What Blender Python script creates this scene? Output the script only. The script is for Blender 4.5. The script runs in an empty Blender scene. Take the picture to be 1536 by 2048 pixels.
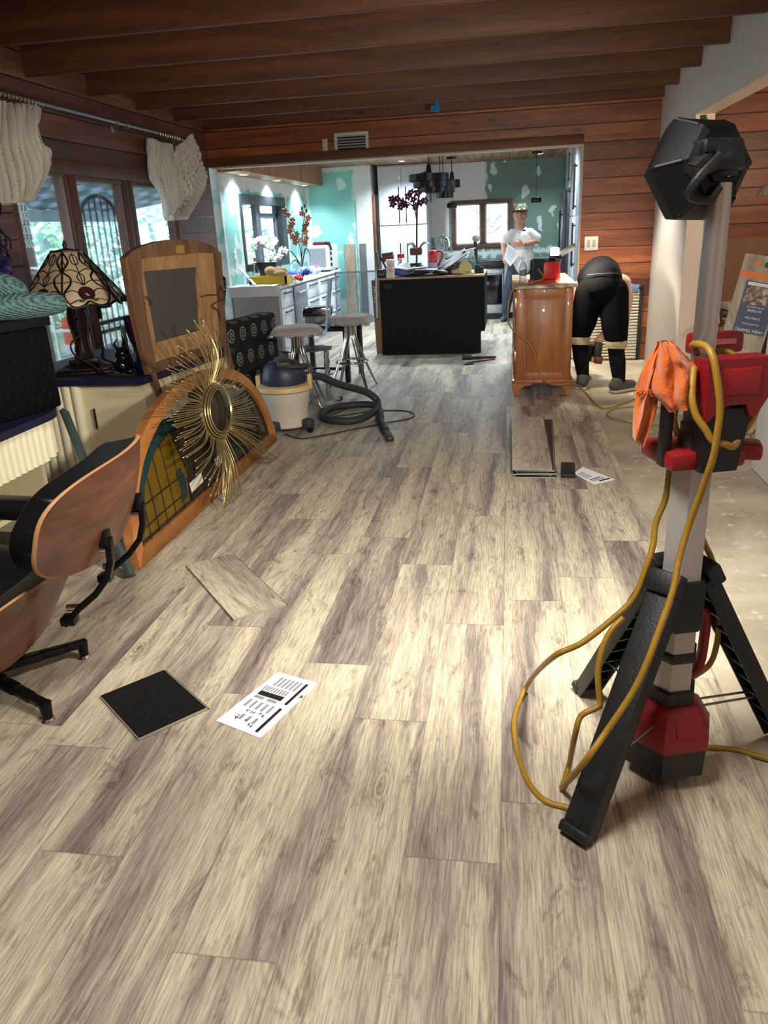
import bpy, bmesh, math, random
from mathutils import Vector as V, Matrix, noise as mnoise
S = bpy.context.scene
COL = S.collection
RND = random.Random(11)
PI = math.pi
H = 1.5                                    # camera height

# ---------------------------------------------------------------- camera
FPX, CX, CY = 1530.0, 768.0, 1024.0
AXX = V((0.98744786, 0.00975362, -0.15764386))     # world axes seen in camera axes (x right, y down, z ahead)
AYY = V((0.15100404, -0.3509334, 0.92414475))
AZZ = V((-0.04630874, -0.93634962, -0.34800127))
cam_d = bpy.data.cameras.new('camera')
cam = bpy.data.objects.new('camera', cam_d); COL.objects.link(cam)
cam_d.sensor_fit = 'VERTICAL'; cam_d.sensor_height = 36.0
cam_d.lens = FPX / 2048 * 36.0
cam_d.clip_start = 0.05; cam_d.clip_end = 200
cam.matrix_world = Matrix(((AXX[0], -AXX[1], -AXX[2], 0), (AYY[0], -AYY[1], -AYY[2], 0), (AZZ[0], -AZZ[1], -AZZ[2], H), (0, 0, 0, 1)))
S.camera = cam

def ray(u, v):
    d = V((u - CX, v - CY, FPX)); return V((AXX.dot(d), AYY.dot(d), AZZ.dot(d)))
def F(u, v, z=0.0):
    d = ray(u, v); return V((0, 0, H)) + d * ((z - H) / d[2])
def AX(u, v, X):
    d = ray(u, v); return V((0, 0, H)) + d * (X / d[0])
def AY(u, v, Y):
    d = ray(u, v); return V((0, 0, H)) + d * (Y / d[1])

# ---------------------------------------------------------------- world, exposure, lights
S.view_settings.view_transform = 'Standard'; S.view_settings.look = 'None'
S.view_settings.gamma = 1.0; S.view_settings.exposure = 1.45
S.view_settings.use_curve_mapping = False
w = bpy.data.worlds.new('sky'); S.world = w; w.use_nodes = True
bg = w.node_tree.nodes['Background']; bg.inputs[0].default_value = (0.62, 0.80, 0.95, 1); bg.inputs[1].default_value = 3.5

def light(name, kind, loc, power, col=(1, 1, 1), size=0.1, target=None, spot=None, blend=0.5, shape=None, sy=None):
    d = bpy.data.lights.new(name, kind); d.energy = power; d.color = col
    o = bpy.data.objects.new(name, d); COL.objects.link(o); o.location = loc
    if kind == 'AREA':
        d.size = size
        if shape: d.shape = shape
        if sy: d.size_y = sy
    elif kind == 'SUN': d.angle = size
    else: d.shadow_soft_size = size
    if spot: d.spot_size = spot; d.spot_blend = blend
    if target is not None: o.rotation_euler = (V(target) - V(loc)).to_track_quat('-Z', 'Y').to_euler()
    return o
COOL = (0.80, 0.93, 1.0); WARM = (1.0, 0.70, 0.40); NEUT = (1.0, 0.92, 0.78)
light('foreground_fill_light', 'AREA', (-0.5, 1.25, 2.56), 26, (1.0, 0.92, 0.85), 0.7, target=(-0.5, 1.25, 0), shape='DISK')  # added overhead area light that fills the foreground, no fixture behind it
light('annex_lamp_light', 'POINT', (2.9, 6.2, 2.0), 26, (1.0, 0.74, 0.50), 0.15)
light('post_fill_light', 'SPOT', (0.95, 8.2, 2.57), 130, (1.0, 0.92, 0.76), 0.12, target=(1.0, 8.0, 0), spot=1.35, blend=0.7)  # added unseen spot, brightens the white post and the concrete round the worker
light('beam_fill_light', 'POINT', (0.5, 0.4, 2.2), 4.5, (1.0, 0.60, 0.28), 0.12)  # added unseen point light, warms the right part of the beams
light('sun_light', 'SUN', (0, 0, 20), 2.2, (0.9, 0.97, 1.0), 0.6, target=(1.0, 3.0, 0))

# ---------------------------------------------------------------- materials
def C(r, g=None, b=None):
    if g is None: g = b = r
    f = lambda x: (x / 255) / 12.92 if x / 255 <= 0.04045 else ((x / 255 + 0.055) / 1.055) ** 2.4
    return (f(r), f(g), f(b), 1.0)
class NT:
    def __init__(s, name):
        s.m = bpy.data.materials.new(name); s.m.use_nodes = True
        s.t = s.m.node_tree; s.b = s.t.nodes['Principled BSDF']; s.out = s.t.nodes['Material Output']
    def n(s, typ, **kw):
        nd = s.t.nodes.new(typ)
        for k, v in kw.items():
            if k.startswith('i_'):
                key = k[2:]; key = int(key) if key.isdigit() else key
                sock = nd.inputs[key]
                if hasattr(v, 'is_linked'): s.t.links.new(v, sock)
                else: sock.default_value = v
            else: setattr(nd, k, v)
        return nd
    def l(s, a, b): s.t.links.new(a, b)
    def math(s, op, a, b=None, clamp=False):
        nd = s.t.nodes.new('ShaderNodeMath'); nd.operation = op; nd.use_clamp = clamp
        for i, x in enumerate((a, b)):
            if x is None: continue
            if hasattr(x, 'is_linked'): s.l(x, nd.inputs[i])
            else: nd.inputs[i].default_value = x
        return nd.outputs[0]
    def ramp(s, fac, stops, interp='LINEAR'):
        nd = s.t.nodes.new('ShaderNodeValToRGB'); nd.color_ramp.interpolation = interp
        e = nd.color_ramp.elements
        while len(e) < len(stops): e.new(0.5)
        for i, (p, c) in enumerate(stops): e[i].position = p; e[i].color = c
        s.l(fac, nd.inputs[0]); return nd.outputs[0]
    def mix(s, fac, a, b, mode='MIX'):
        nd = s.t.nodes.new('ShaderNodeMix'); nd.data_type = 'RGBA'; nd.blend_type = mode
        for i, x in ((0, fac), (6, a), (7, b)):
            if hasattr(x, 'is_linked'): s.l(x, nd.inputs[i])
            else: nd.inputs[i].default_value = x
        return nd.outputs[2]
    def coords(s, kind='Object', scale=(1, 1, 1), rot=(0, 0, 0), loc=(0, 0, 0)):
        tc = s.t.nodes.new('ShaderNodeTexCoord'); mp = s.t.nodes.new('ShaderNodeMapping')
        mp.inputs['Scale'].default_value = scale; mp.inputs['Rotation'].default_value = rot; mp.inputs['Location'].default_value = loc
        s.l(tc.outputs[kind], mp.inputs[0]); return mp.outputs[0]
    def noise(s, vec, scale=5, detail=3, rough=0.5, dist=0.0):
        return s.n('ShaderNodeTexNoise', i_Vector=vec, i_Scale=scale, i_Detail=detail, i_Roughness=rough, i_Distortion=dist).outputs[0]
    def bump(s, h, strength=0.3, dist=0.01):
        nd = s.n('ShaderNodeBump', i_Strength=strength, i_Distance=dist, i_Height=h); s.l(nd.outputs[0], s.b.inputs['Normal'])
    def col(s, c): s.l(c, s.b.inputs['Base Color'])
MATS = {}
def M(name, col, rough=0.5, metal=0.0, var=0.0, vs=8.0, bump=0.0, bs=60.0, coat=0.0, spec=None, trans=0.0, ior=None, sheen=0, emit=None, es=0):
    if name in MATS: return MATS[name]
    k = NT(name); b = k.b
    b.inputs['Base Color'].default_value = col; b.inputs['Roughness'].default_value = rough; b.inputs['Metallic'].default_value = metal
    if coat: b.inputs['Coat Weight'].default_value = coat
    if spec is not None: b.inputs['Specular IOR Level'].default_value = spec
    if trans: b.inputs['Transmission Weight'].default_value = trans
    if ior: b.inputs['IOR'].default_value = ior
    if sheen: b.inputs['Sheen Weight'].default_value = sheen
    if emit: b.inputs['Emission Color'].default_value = emit; b.inputs['Emission Strength'].default_value = es
    if var:
        f = k.noise(k.coords(), vs, 4, 0.6)
        d = tuple(max(0, x * (1 - var)) for x in col[:3]) + (1,); u = tuple(min(1, x * (1 + var)) for x in col[:3]) + (1,)
        k.col(k.ramp(f, [(0.3, d), (0.7, u)]))
    if bump: k.bump(k.noise(k.coords(), bs, 3, 0.6), bump, 0.004)
    MATS[name] = k.m; return k.m
def wood(name, dark, mid, lite, scale=(1, 12, 12), rough=0.45, board=None, axis=2, gap=0.03, knots=True, vary=0.35, bumpy=0.3, coat=0.0):
    """streaky wood; board = height of a board along an axis of the object (a dark groove between boards, each board its own tone)"""
    if name in MATS: return MATS[name]
    k = NT(name)
    tc = k.t.nodes.new('ShaderNodeTexCoord')
    vec = tc.outputs['Object']
    off = None
    if board:
        sep = k.n('ShaderNodeSeparateXYZ', i_0=vec)
        q = k.math('DIVIDE', sep.outputs[axis], board); fl = k.math('FLOOR', q); fr = k.math('SUBTRACT', q, fl)
        wn = k.n('ShaderNodeTexWhiteNoise', noise_dimensions='1D'); k.l(fl, wn.inputs['W'])
        off = k.n('ShaderNodeVectorMath', operation='SCALE', i_0=wn.outputs['Color'], i_Scale=7.0).outputs[0]
        vec = k.n('ShaderNodeVectorMath', operation='ADD', i_0=vec, i_1=off).outputs[0]
    mp = k.n('ShaderNodeMapping', i_Vector=vec, i_Scale=scale).outputs[0]
    f1 = k.noise(mp, 1.6, 5, 0.62, 0.6)
    f2 = k.noise(mp, 9.0, 3, 0.6)
    f = k.math('ADD', k.math('MULTIPLY', f1, 0.72), k.math('MULTIPLY', f2, 0.28))
    c = k.ramp(f, [(0.34, dark), (0.5, mid), (0.66, lite)])
    if knots:
        mk = k.n('ShaderNodeMapping', i_Vector=vec, i_Scale=tuple(x ** 0.45 for x in scale)).outputs[0]
        vo = k.n('ShaderNodeTexVoronoi', i_Vector=mk, i_Scale=1.5).outputs['Distance']
        kn = k.ramp(vo, [(0.03, (1, 1, 1, 1)), (0.11, (0, 0, 0, 1))])
        c = k.mix(k.math('MULTIPLY', kn, 0.75), c, tuple(x * 0.25 for x in dark[:3]) + (1,))
    if board:
        tone = k.math('ADD', k.math('MULTIPLY', wn.outputs['Value'], vary * 2), 1 - vary)
        cc = k.n('ShaderNodeCombineXYZ', i_0=tone, i_1=tone, i_2=tone)
        c = k.mix(1.0, c, cc.outputs[0], 'MULTIPLY')
        e = k.math('MINIMUM', fr, k.math('SUBTRACT', 1.0, fr))
        g = k.ramp(e, [(gap * 0.35, (0, 0, 0, 1)), (gap, (1, 1, 1, 1))])
        c = k.mix(k.math('SUBTRACT', 1.0, g, True), c, (0.008, 0.004, 0.003, 1))
        k.bump(k.math('ADD', k.math('MULTIPLY', f2, 0.12), g), bumpy, 0.006)
    else: k.bump(f2, bumpy * 0.5, 0.002)
    k.col(c); k.b.inputs['Roughness'].default_value = rough
    if coat: k.b.inputs['Coat Weight'].default_value = coat
    MATS[name] = k.m; return k.m
def emis(name, col, st):
    if name in MATS: return MATS[name]
    k = NT(name); k.b.inputs['Base Color'].default_value = col
    k.b.inputs['Emission Color'].default_value = col; k.b.inputs['Emission Strength'].default_value = st
    MATS[name] = k.m; return k.m
def pane_mat(name, tint=(1, 1, 1, 1), gloss=0.12):
    if name in MATS: return MATS[name]
    k = NT(name); k.t.nodes.remove(k.b)
    tr = k.n('ShaderNodeBsdfTransparent', i_Color=tint); gl = k.n('ShaderNodeBsdfGlossy', i_Roughness=0.03)
    lw = k.n('ShaderNodeLayerWeight', i_Blend=0.25)
    fc = k.math('ADD', k.math('MULTIPLY', lw.outputs['Fresnel'], 0.6), gloss * 0.3, True)
    mx = k.n('ShaderNodeMixShader', i_0=fc); k.l(tr.outputs[0], mx.inputs[1]); k.l(gl.outputs[0], mx.inputs[2])
    k.l(mx.outputs[0], k.out.inputs[0]); MATS[name] = k.m; return k.m

# ---------------------------------------------------------------- mesh helpers
def spline(pts, n=6, closed=False):
    pts = [V(p) for p in pts]; out = []; N = len(pts)
    g = (lambda i: pts[i % N]) if closed else (lambda i: pts[max(0, min(N - 1, i))])
    for i in range(N if closed else N - 1):
        p0, p1, p2, p3 = g(i - 1), g(i), g(i + 1), g(i + 2)
        for j in range(n):
            t = j / n
            out.append(0.5 * ((2 * p1) + (p2 - p0) * t + (2 * p0 - 5 * p1 + 4 * p2 - p3) * t * t + (3 * p1 - p0 - 3 * p2 + p3) * t ** 3))
    if not closed: out.append(pts[-1].copy())
    return out
class MB:
    def __init__(s): s.bm = bmesh.new()
    def box(s, c, d, rot=None, bev=0.0, seg=2):
        r = bmesh.ops.create_cube(s.bm, size=1.0); vs = r['verts']
        bmesh.ops.scale(s.bm, vec=V(d), verts=vs)
        if bev:
            es = list({e for v in vs for e in v.link_edges})
            r = bmesh.ops.bevel(s.bm, geom=es, offset=min(bev, min(d) * 0.49), segments=seg, affect='EDGES', profile=0.5)
            vs = list({v for v in r['verts']} | {v for f in r['faces'] for v in f.verts})
            seen = set(vs); st = list(vs)
            while st:
                x = st.pop()
                for e in x.link_edges:
                    o = e.other_vert(x)
                    if o not in seen: seen.add(o); st.append(o)
            vs = list(seen)
        m = Matrix.Translation(V(c))
        if rot is not None: m = m @ (rot if isinstance(rot, Matrix) else Matrix.Rotation(rot, 4, 'Z'))
        bmesh.ops.transform(s.bm, matrix=m, verts=vs); return s
    def ab(s, a, b, bev=0.0):
        a, b = V(a), V(b); return s.box((a + b) / 2, [abs(x) for x in (b - a)], None, bev)
    def ring(s, c, ax, r, n, ry=None, up=None, ph=0.0):
        ax = V(ax).normalized(); u = V(up) if up is not None else (V((0, 0, 1)) if abs(ax.z) < 0.9 else V((1, 0, 0)))
        x = u.cross(ax).normalized(); y = ax.cross(x); ry = r if ry is None else ry
        return [s.bm.verts.new(V(c) + x * (r * math.cos(2 * PI * i / n + ph)) + y * (ry * math.sin(2 * PI * i / n + ph))) for i in range(n)]
    def bridge(s, a, b):
        n = len(a)
        for i in range(n): s.bm.faces.new((a[i], a[(i + 1) % n], b[(i + 1) % n], b[i]))
    def cyl(s, p0, p1, r0, r1=None, n=16, caps=True, ph=0.0, up=None):
        p0, p1 = V(p0), V(p1); r1 = r0 if r1 is None else r1
        a = s.ring(p0, p1 - p0, r0, n, ph=ph, up=up); b = s.ring(p1, p1 - p0, r1, n, ph=ph, up=up); s.bridge(a, b)
        if caps: s.bm.faces.new(a[::-1]); s.bm.faces.new(b)
        return s
    def tube(s, pts, r, n=8, closed=False, sub=0, caps=True, flat=None):
        pts = spline(pts, sub, closed) if sub else [V(p) for p in pts]
        N = len(pts); rs = []; up = None
        rad = r if callable(r) else (lambda t: r)
        for i in range(N):
            d = (pts[(i + 1) % N] - pts[i - 1]) if closed else (pts[min(i + 1, N - 1)] - pts[max(i - 1, 0)])
            if d.length < 1e-9: d = V((0, 0, 1))
            d.normalize()
            if up is None: up = V((0, 0, 1)) if abs(d.z) < 0.9 else V((1, 0, 0))
            x = up.cross(d)
            if x.length < 1e-4: x = V((1, 0, 0)).cross(d)
            x.normalize(); up = d.cross(x).normalized()
            rr = rad(i / max(1, N - 1)); rs.append(s.ring(pts[i], d, rr, n, ry=(rr * flat if flat else None), up=up))
        for i in range(N - 1): s.bridge(rs[i], rs[i + 1])
        if closed: s.bridge(rs[-1], rs[0])
        elif caps: s.bm.faces.new(rs[0][::-1]); s.bm.faces.new(rs[-1])
        return s
    def lathe(s, prof, c=(0, 0, 0), n=32, axis=(0, 0, 1), caps=True, sx=1.0, sy=1.0):
        c = V(c); q = V((0, 0, 1)).rotation_difference(V(axis)); rs = []
        for r, z in prof:
            rs.append([s.bm.verts.new(c + q @ V((max(r, 1e-4) * sx * math.cos(2 * PI * i / n), max(r, 1e-4) * sy * math.sin(2 * PI * i / n), z))) for i in range(n)])
        for i in range(len(rs) - 1): s.bridge(rs[i], rs[i + 1])
        if caps: s.bm.faces.new(rs[0][::-1]); s.bm.faces.new(rs[-1])
        return s
    def sph(s, c, r, rot=None, u=16, v=10):
        r = (r, r, r) if not hasattr(r, '__len__') else r
        q = bmesh.ops.create_uvsphere(s.bm, u_segments=u, v_segments=v, radius=1.0); vs = q['verts']
        m = Matrix.Translation(V(c)) @ (rot if rot is not None else Matrix()) @ Matrix.Diagonal((r[0], r[1], r[2], 1))
        bmesh.ops.transform(s.bm, matrix=m, verts=vs); return s
    def prism(s, pts, vec):
        vec = V(vec); a = [s.bm.verts.new(V(p)) for p in pts]; b = [s.bm.verts.new(V(p) + vec) for p in pts]
        n = len(a)
        s.bm.faces.new(a[::-1]); s.bm.faces.new(b); s.bridge(a, b); return s
    def loops(s, outer, inner, vec):
        """a flat ring between two outlines of equal length, extruded by vec"""
        vec = V(vec); A = [s.bm.verts.new(V(p)) for p in outer]; B = [s.bm.verts.new(V(p)) for p in inner]
        A2 = [s.bm.verts.new(V(p) + vec) for p in outer]; B2 = [s.bm.verts.new(V(p) + vec) for p in inner]
        s.bridge(A, A2); s.bridge(B2, B); s.bridge(B, A); s.bridge(A2, B2); return s
    def grid(s, f, nu, nv, thick=None, cu=False):
        g = [[s.bm.verts.new(V(f(i / nu, j / nv))) for j in range(nv + 1)] for i in range(nu + (0 if cu else 1))]
        faces = []
        NU = nu
        for i in range(NU):
            i2 = (i + 1) % len(g) if cu else i + 1
            for j in range(nv): faces.append(s.bm.faces.new((g[i][j], g[i2][j], g[i2][j + 1], g[i][j + 1])))
        if thick:
            s.bm.normal_update()
            bmesh.ops.solidify(s.bm, geom=faces, thickness=thick)
        return s
    def poly(s, pts): s.bm.faces.new([s.bm.verts.new(V(p)) for p in pts]); return s
    def cone_limb(s, p0, p1, r0, r1, n=14):
        s.sph(p0, r0, u=n, v=8); s.sph(p1, r1, u=n, v=8); s.cyl(p0, p1, r0, r1, n); return s
    def mesh(s, name, smooth=35):
        bmesh.ops.recalc_face_normals(s.bm, faces=s.bm.faces[:])
        me = bpy.data.meshes.new(name); s.bm.to_mesh(me); s.bm.free()
        if smooth:
            me.polygons.foreach_set('use_smooth', [True] * len(me.polygons))
            if smooth < 180: me.set_sharp_from_angle(angle=math.radians(smooth))
        return me
    def build(s, name, mat, parent=None, world=True, smooth=35, origin=None):
        """parent None: a top-level mesh whose origin is put at its base. world: coordinates are world ones."""
        me = s.mesh(name, smooth)
        o = bpy.data.objects.new(name, me); COL.objects.link(o)
        if isinstance(mat, (list, tuple)):
            for m in mat: me.materials.append(m)
        elif mat: me.materials.append(mat)
        if parent is not None:
            o.parent = parent
            if world: me.transform(Matrix.Translation(-root_loc(parent)))
        else:
            if origin is None:
                xs = [v.co for v in me.vertices]
                mn = V([min(p[i] for p in xs) for i in range(3)]); mx = V([max(p[i] for p in xs) for i in range(3)])
                origin = V(((mn.x + mx.x) / 2, (mn.y + mx.y) / 2, mn.z))
            me.transform(Matrix.Translation(-V(origin))); o.location = origin
        return o
def root_loc(o):
    p = V((0, 0, 0))
    while o is not None: p = p + o.location; o = o.parent
    return p
def tag(o, label, cat, group=None, kind=None):
    o['label'] = label; o['category'] = cat
    if group: o['group'] = group
    if kind: o['kind'] = kind
    return o
def thing(name, label, cat, loc=(0, 0, 0), rotz=0.0, group=None):
    o = bpy.data.objects.new(name, None); COL.objects.link(o); o.location = loc; o.rotation_euler = (0, 0, rotz)
    o.empty_display_size = 0.1
    return tag(o, label, cat, group)
def struct(o, label=None):
    o['kind'] = 'structure'
    if label: o['label'] = label
    return o
def dup(o, loc, rotz, label, group=None, parent=None):
    kids = [c for c in bpy.data.objects if c.parent is o]
    c = o.copy(); COL.objects.link(c); c.parent = parent
    if parent is None:
        c.location = loc; c.rotation_euler = (0, 0, rotz)
        if label: c['label'] = label
        if group: c['group'] = group
    for k in kids: dup(k, None, None, None, None, c)
    return c
def text(name, s, size, loc, rot, mat, parent, ext=0.0004, align='CENTER', world=True):
    cu = bpy.data.curves.new(name, 'FONT'); cu.body = s; cu.size = size; cu.align_x = align; cu.align_y = 'CENTER'; cu.extrude = ext
    t = bpy.data.objects.new(name, cu); COL.objects.link(t)
    me = bpy.data.meshes.new_from_object(t); bpy.data.objects.remove(t); bpy.data.curves.remove(cu)
    o = bpy.data.objects.new(name, me); COL.objects.link(o); me.materials.clear(); me.materials.append(mat)
    m = Matrix.Translation(V(loc)) @ (rot if isinstance(rot, Matrix) else Matrix.Rotation(rot, 4, 'Z'))
    if parent is not None and world: m = Matrix.Translation(-root_loc(parent)) @ m
    me.transform(m); o.parent = parent
    return o
def frame3(x, y=None, z=None):
    """rotation matrix from a wanted local x direction and an approximate z"""
    x = V(x).normalized(); z = V(z if z is not None else (0, 0, 1)); y = z.cross(x).normalized(); z = x.cross(y)
    return Matrix(((x.x, y.x, z.x, 0), (x.y, y.y, z.y, 0), (x.z, y.z, z.z, 0), (0, 0, 0, 1)))
# ================================================================ STRUCTURE
WB = wood('redwood_boards', C(98, 48, 22), C(128, 68, 34), C(156, 90, 48), (0.8, 9, 9), 0.4, 0.171, 2, 0.035, vary=0.52, bumpy=0.5)
WBL = wood('left_boards', C(70, 42, 32), C(92, 58, 44), C(116, 76, 60), (9, 0.8, 9), 0.5, 0.171, 2, 0.04, vary=0.35, bumpy=0.5)
WBEAM = wood('beam_wood', C(70, 38, 20), C(90, 50, 28), C(112, 66, 38), (0.7, 9, 9), 0.6, knots=True, bumpy=0.8)
WCEIL = wood('ceiling_boards', C(50, 28, 18), C(74, 42, 26), C(98, 58, 36), (14, 0.8, 14), 0.6, 0.14, 0, 0.05)
WDARK = wood('window_timber', C(60, 36, 26), C(84, 54, 40), C(108, 72, 54), (10, 10, 1.2), 0.5, knots=False)
KCEIL = wood('kitchen_ceiling_boards', C(96, 62, 38), C(138, 96, 64), C(172, 128, 92), (14, 0.8, 14), 0.5, 0.13, 0, 0.07, vary=0.2)
WHITE = M('white_wall_paint', C(204, 198, 195), 0.6, bump=0.15, bs=220)
WHITE2 = M('kitchen_white_paint', C(212, 214, 216), 0.6, bump=0.1, bs=200)
def drywall(name, seed, seams, flat=0, sx=3.4, sy=2.3, lo=C(120, 178, 172), hi=C(140, 200, 194)):
    k = NT(name)
    v = k.coords('Object', (1, 1, 1), (0, 0, 0), (seed, seed * 1.7, seed * .6))
    n1 = k.noise(v, 2.2, 5, 0.6, 1.2); nd = k.n('ShaderNodeTexNoise', i_Vector=v, i_Scale=5.0, i_Detail=3.0)
    wob = k.n('ShaderNodeVectorMath', operation='SCALE', i_0=nd.outputs['Color'], i_Scale=0.30)
    v2 = k.n('ShaderNodeVectorMath', operation='ADD', i_0=v, i_1=wob.outputs[0])
    mp = k.n('ShaderNodeMapping', i_Vector=v2.outputs[0], i_Scale=(0 if flat == 0 else sx, 0 if flat == 1 else sx, sy))
    vo = k.n('ShaderNodeTexVoronoi', i_Vector=mp.outputs[0], i_Scale=1.0, i_Randomness=0.8).outputs['Distance']
    blob = k.ramp(vo, [(0.22, (1, 1, 1, 1)), (0.27, (0, 0, 0, 1))])
    base = k.mix(n1, lo, hi)
    c = k.mix(k.math('MULTIPLY', blob, 0.8), base, C(214, 226, 224))
    tc = k.t.nodes.new('ShaderNodeTexCoord'); sp = k.n('ShaderNodeSeparateXYZ', i_0=tc.outputs['Object'])
    n3 = k.math('MULTIPLY', k.math('SUBTRACT', k.noise(v, 6, 4, 0.6), 0.5), 0.20)
    for ax, at, wd in seams:
        d = k.math('ABSOLUTE', k.math('SUBTRACT', sp.outputs[ax], at))
        m = k.ramp(k.math('SUBTRACT', k.math('ADD', d, n3), wd), [(0.0, (1, 1, 1, 1)), (0.03, (0, 0, 0, 1))])
        c = k.mix(k.math('MULTIPLY', m, 0.85), c, C(212, 220, 218))
    k.col(c); k.b.inputs['Roughness'].default_value = 0.7
    return k.m

# ---- plank floor : one quad per board, its own grain
PW = 0.241; PX0 = 0.717
def plank_material():
    k = NT('vinyl_plank')
    uv = k.n('ShaderNodeUVMap', uv_map='grain').outputs[0]
    ed = k.n('ShaderNodeUVMap', uv_map='edge').outputs[0]
    at = k.n('ShaderNodeAttribute', attribute_name='tone').outputs['Fac']
    sp = k.n('ShaderNodeSeparateXYZ', i_0=uv)
    # bend the grain around a few knots
    nb = k.n('ShaderNodeTexNoise', i_Vector=k.n('ShaderNodeMapping', i_Vector=uv, i_Scale=(5, 2.2, 1)).outputs[0], i_Scale=1.0, i_Detail=2.0)
    bend = k.n('ShaderNodeVectorMath', operation='SCALE', i_0=nb.outputs['Color'], i_Scale=0.07).outputs[0]
    uvb = k.n('ShaderNodeVectorMath', operation='ADD', i_0=uv, i_1=bend).outputs[0]
    mp = lambda x, y, src=uvb: k.n('ShaderNodeMapping', i_Vector=src, i_Scale=(x, y, 1)).outputs[0]
    broad = k.noise(mp(7.5, 0.5), 1.0, 3, 0.5, 0.3)
    mid = k.noise(mp(40, 2.2), 1.0, 4, 0.65, 0.6)
    fine = k.noise(mp(190, 8.0, uv), 1.0, 4, 0.7)
    mott = k.noise(mp(16, 5.0), 1.0, 5, 0.7, 0.8)
    vo = k.n('ShaderNodeTexVoronoi', i_Vector=mp(4.6, 1.7, uvb), i_Scale=1.0).outputs['Distance']
    rings = k.n('ShaderNodeTexWave', wave_type='RINGS', i_Scale=1.0, i_Distortion=0.0)
    wv = k.math('SINE', k.math('MULTIPLY', vo, 120.0))
    near = k.ramp(vo, [(0.02, (1, 1, 1, 1)), (0.26, (0, 0, 0, 1))])
    core = k.ramp(vo, [(0.012, (1, 1, 1, 1)), (0.05, (0, 0, 0, 1))])
    ringd = k.math('MULTIPLY', k.math('MULTIPLY', k.math('ADD', wv, 1.0), 0.5), near)
    f = k.math('ADD', k.math('MULTIPLY', broad, 0.70), k.math('MULTIPLY', mid, 0.30))
    f = k.math('ADD', f, k.math('MULTIPLY', k.math('SUBTRACT', at, 0.5), 0.03))
    c = k.ramp(f, [(0.32, C(110, 100, 95)), (0.415, C(148, 136, 128)), (0.50, C(186, 174, 156)), (0.59, C(209, 199, 173))])
    c = k.mix(k.math('MULTIPLY', k.ramp(fine, [(0.42, (1, 1, 1, 1)), (0.56, (0, 0, 0, 1))]), 0.42), c, C(112, 102, 96), 'MULTIPLY')
    dk = k.ramp(mott, [(0.32, (1, 1, 1, 1)), (0.45, (0, 0, 0, 1))])
    c = k.mix(k.math('MULTIPLY', dk, 0.55), c, C(104, 92, 86), 'MULTIPLY')
    c = k.mix(k.math('MULTIPLY', ringd, 0.45), c, C(112, 92, 76), 'MULTIPLY')
    c = k.mix(k.math('MULTIPLY', core, 0.65), c, C(64, 50, 42))
    # seams : 'edge' carries metres from the two long and two short sides
    es = k.n('ShaderNodeSeparateXYZ', i_0=ed)
    ex = k.math('MINIMUM', es.outputs[0], k.math('SUBTRACT', PW, es.outputs[0]))
    ln = k.n('ShaderNodeAttribute', attribute_name='length').outputs['Fac']
    ey = k.math('MINIMUM', es.outputs[1], k.math('SUBTRACT', ln, es.outputs[1]))
    e = k.math('MINIMUM', ex, ey)
    seam = k.ramp(e, [(0.0006, (1, 1, 1, 1)), (0.0024, (0, 0, 0, 1))])
    c = k.mix(k.math('MULTIPLY', seam, 0.42), c, C(70, 60, 56))
    k.col(c); k.b.inputs['Roughness'].default_value = 0.42
    k.b.inputs['Specular IOR Level'].default_value = 0.42
    k.bump(k.math('SUBTRACT', k.math('MULTIPLY', fine, 0.6), seam), 0.16, 0.002)
    return k.m
PLANK = plank_material()
def plank_mesh(quads, name, thick=0.0):
    """quads: (x0, x1, y0, y1, seed, true length) in the board's own frame"""
    me = bpy.data.meshes.new(name); vs = []; fs = []; uvg = []; uve = []; tone = []; ln = []
    for (x0, x1, y0, y1, sd, L0) in quads:
        r = random.Random(sd); ox, oy = r.uniform(0, 40), r.uniform(0, 40); b = len(vs)
        for x, y in ((x0, y0), (x1, y0), (x1, y1), (x0, y1)):
            vs.append((x, y, 0)); uvg.append((x - x0 + ox, y - y0 + oy)); uve.append((x - x0, y - y0))
        fs.append((b, b + 1, b + 2, b + 3)); tone.append(r.random()); ln.append(L0)
    me.from_pydata(vs, [], fs)
    g = me.uv_layers.new(name='grain'); e = me.uv_layers.new(name='edge')
    for p in me.polygons:
        for li in p.loop_indices:
            vi = me.loops[li].vertex_index; g.data[li].uv = uvg[vi]; e.data[li].uv = uve[vi]
    a = me.attributes.new('tone', 'FLOAT', 'FACE'); l = me.attributes.new('length', 'FLOAT', 'FACE')
    for i in range(len(fs)): a.data[i].value = tone[i]; l.data[i].value = ln[i]
    return me
JOINTS = {}
for u, v in ((1174, 1155), (1063, 1201), (949, 1249), (850, 1129), (759, 1075), (684, 1108), (664, 1366), (967, 1017), (1264, 1082), (888, 1835),
             (1094, 1701), (122, 1704), (728, 1490), (1196, 945), (575, 1055)):
    p = F(u, v); JOINTS.setdefault(int(math.floor((PX0 - p.x) / PW)), []).append(p.y)
quads = []; PL = 1.22
for k in range(-4, 17):
    x1 = PX0 - k * PW; x0 = max(-3.3, x1 - PW)
    lo, hi = (-1.5, 14.0) if k >= 0 else (9.02, 14.0)
    js = JOINTS.get(k, []); y = (js[0] if js else RND.uniform(0, PL)); ys = [y]
    while ys[0] > lo: ys.insert(0, ys[0] - PL)
    while ys[-1] < hi: ys.append(ys[-1] + PL)
    for i in range(len(ys) - 1):
        a, b = max(lo, ys[i]), min(hi, ys[i + 1])
        if b - a > 0.01: quads.append((x0, min(x1, 1.55), a, b, 1000 + k * 97 + i * 13, b - a))
me = plank_mesh(quads, 'floor'); me.materials.append(PLANK)
floor = bpy.data.objects.new('floor', me); COL.objects.link(floor); struct(floor, 'floor of grey and cream wood-look planks')

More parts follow.
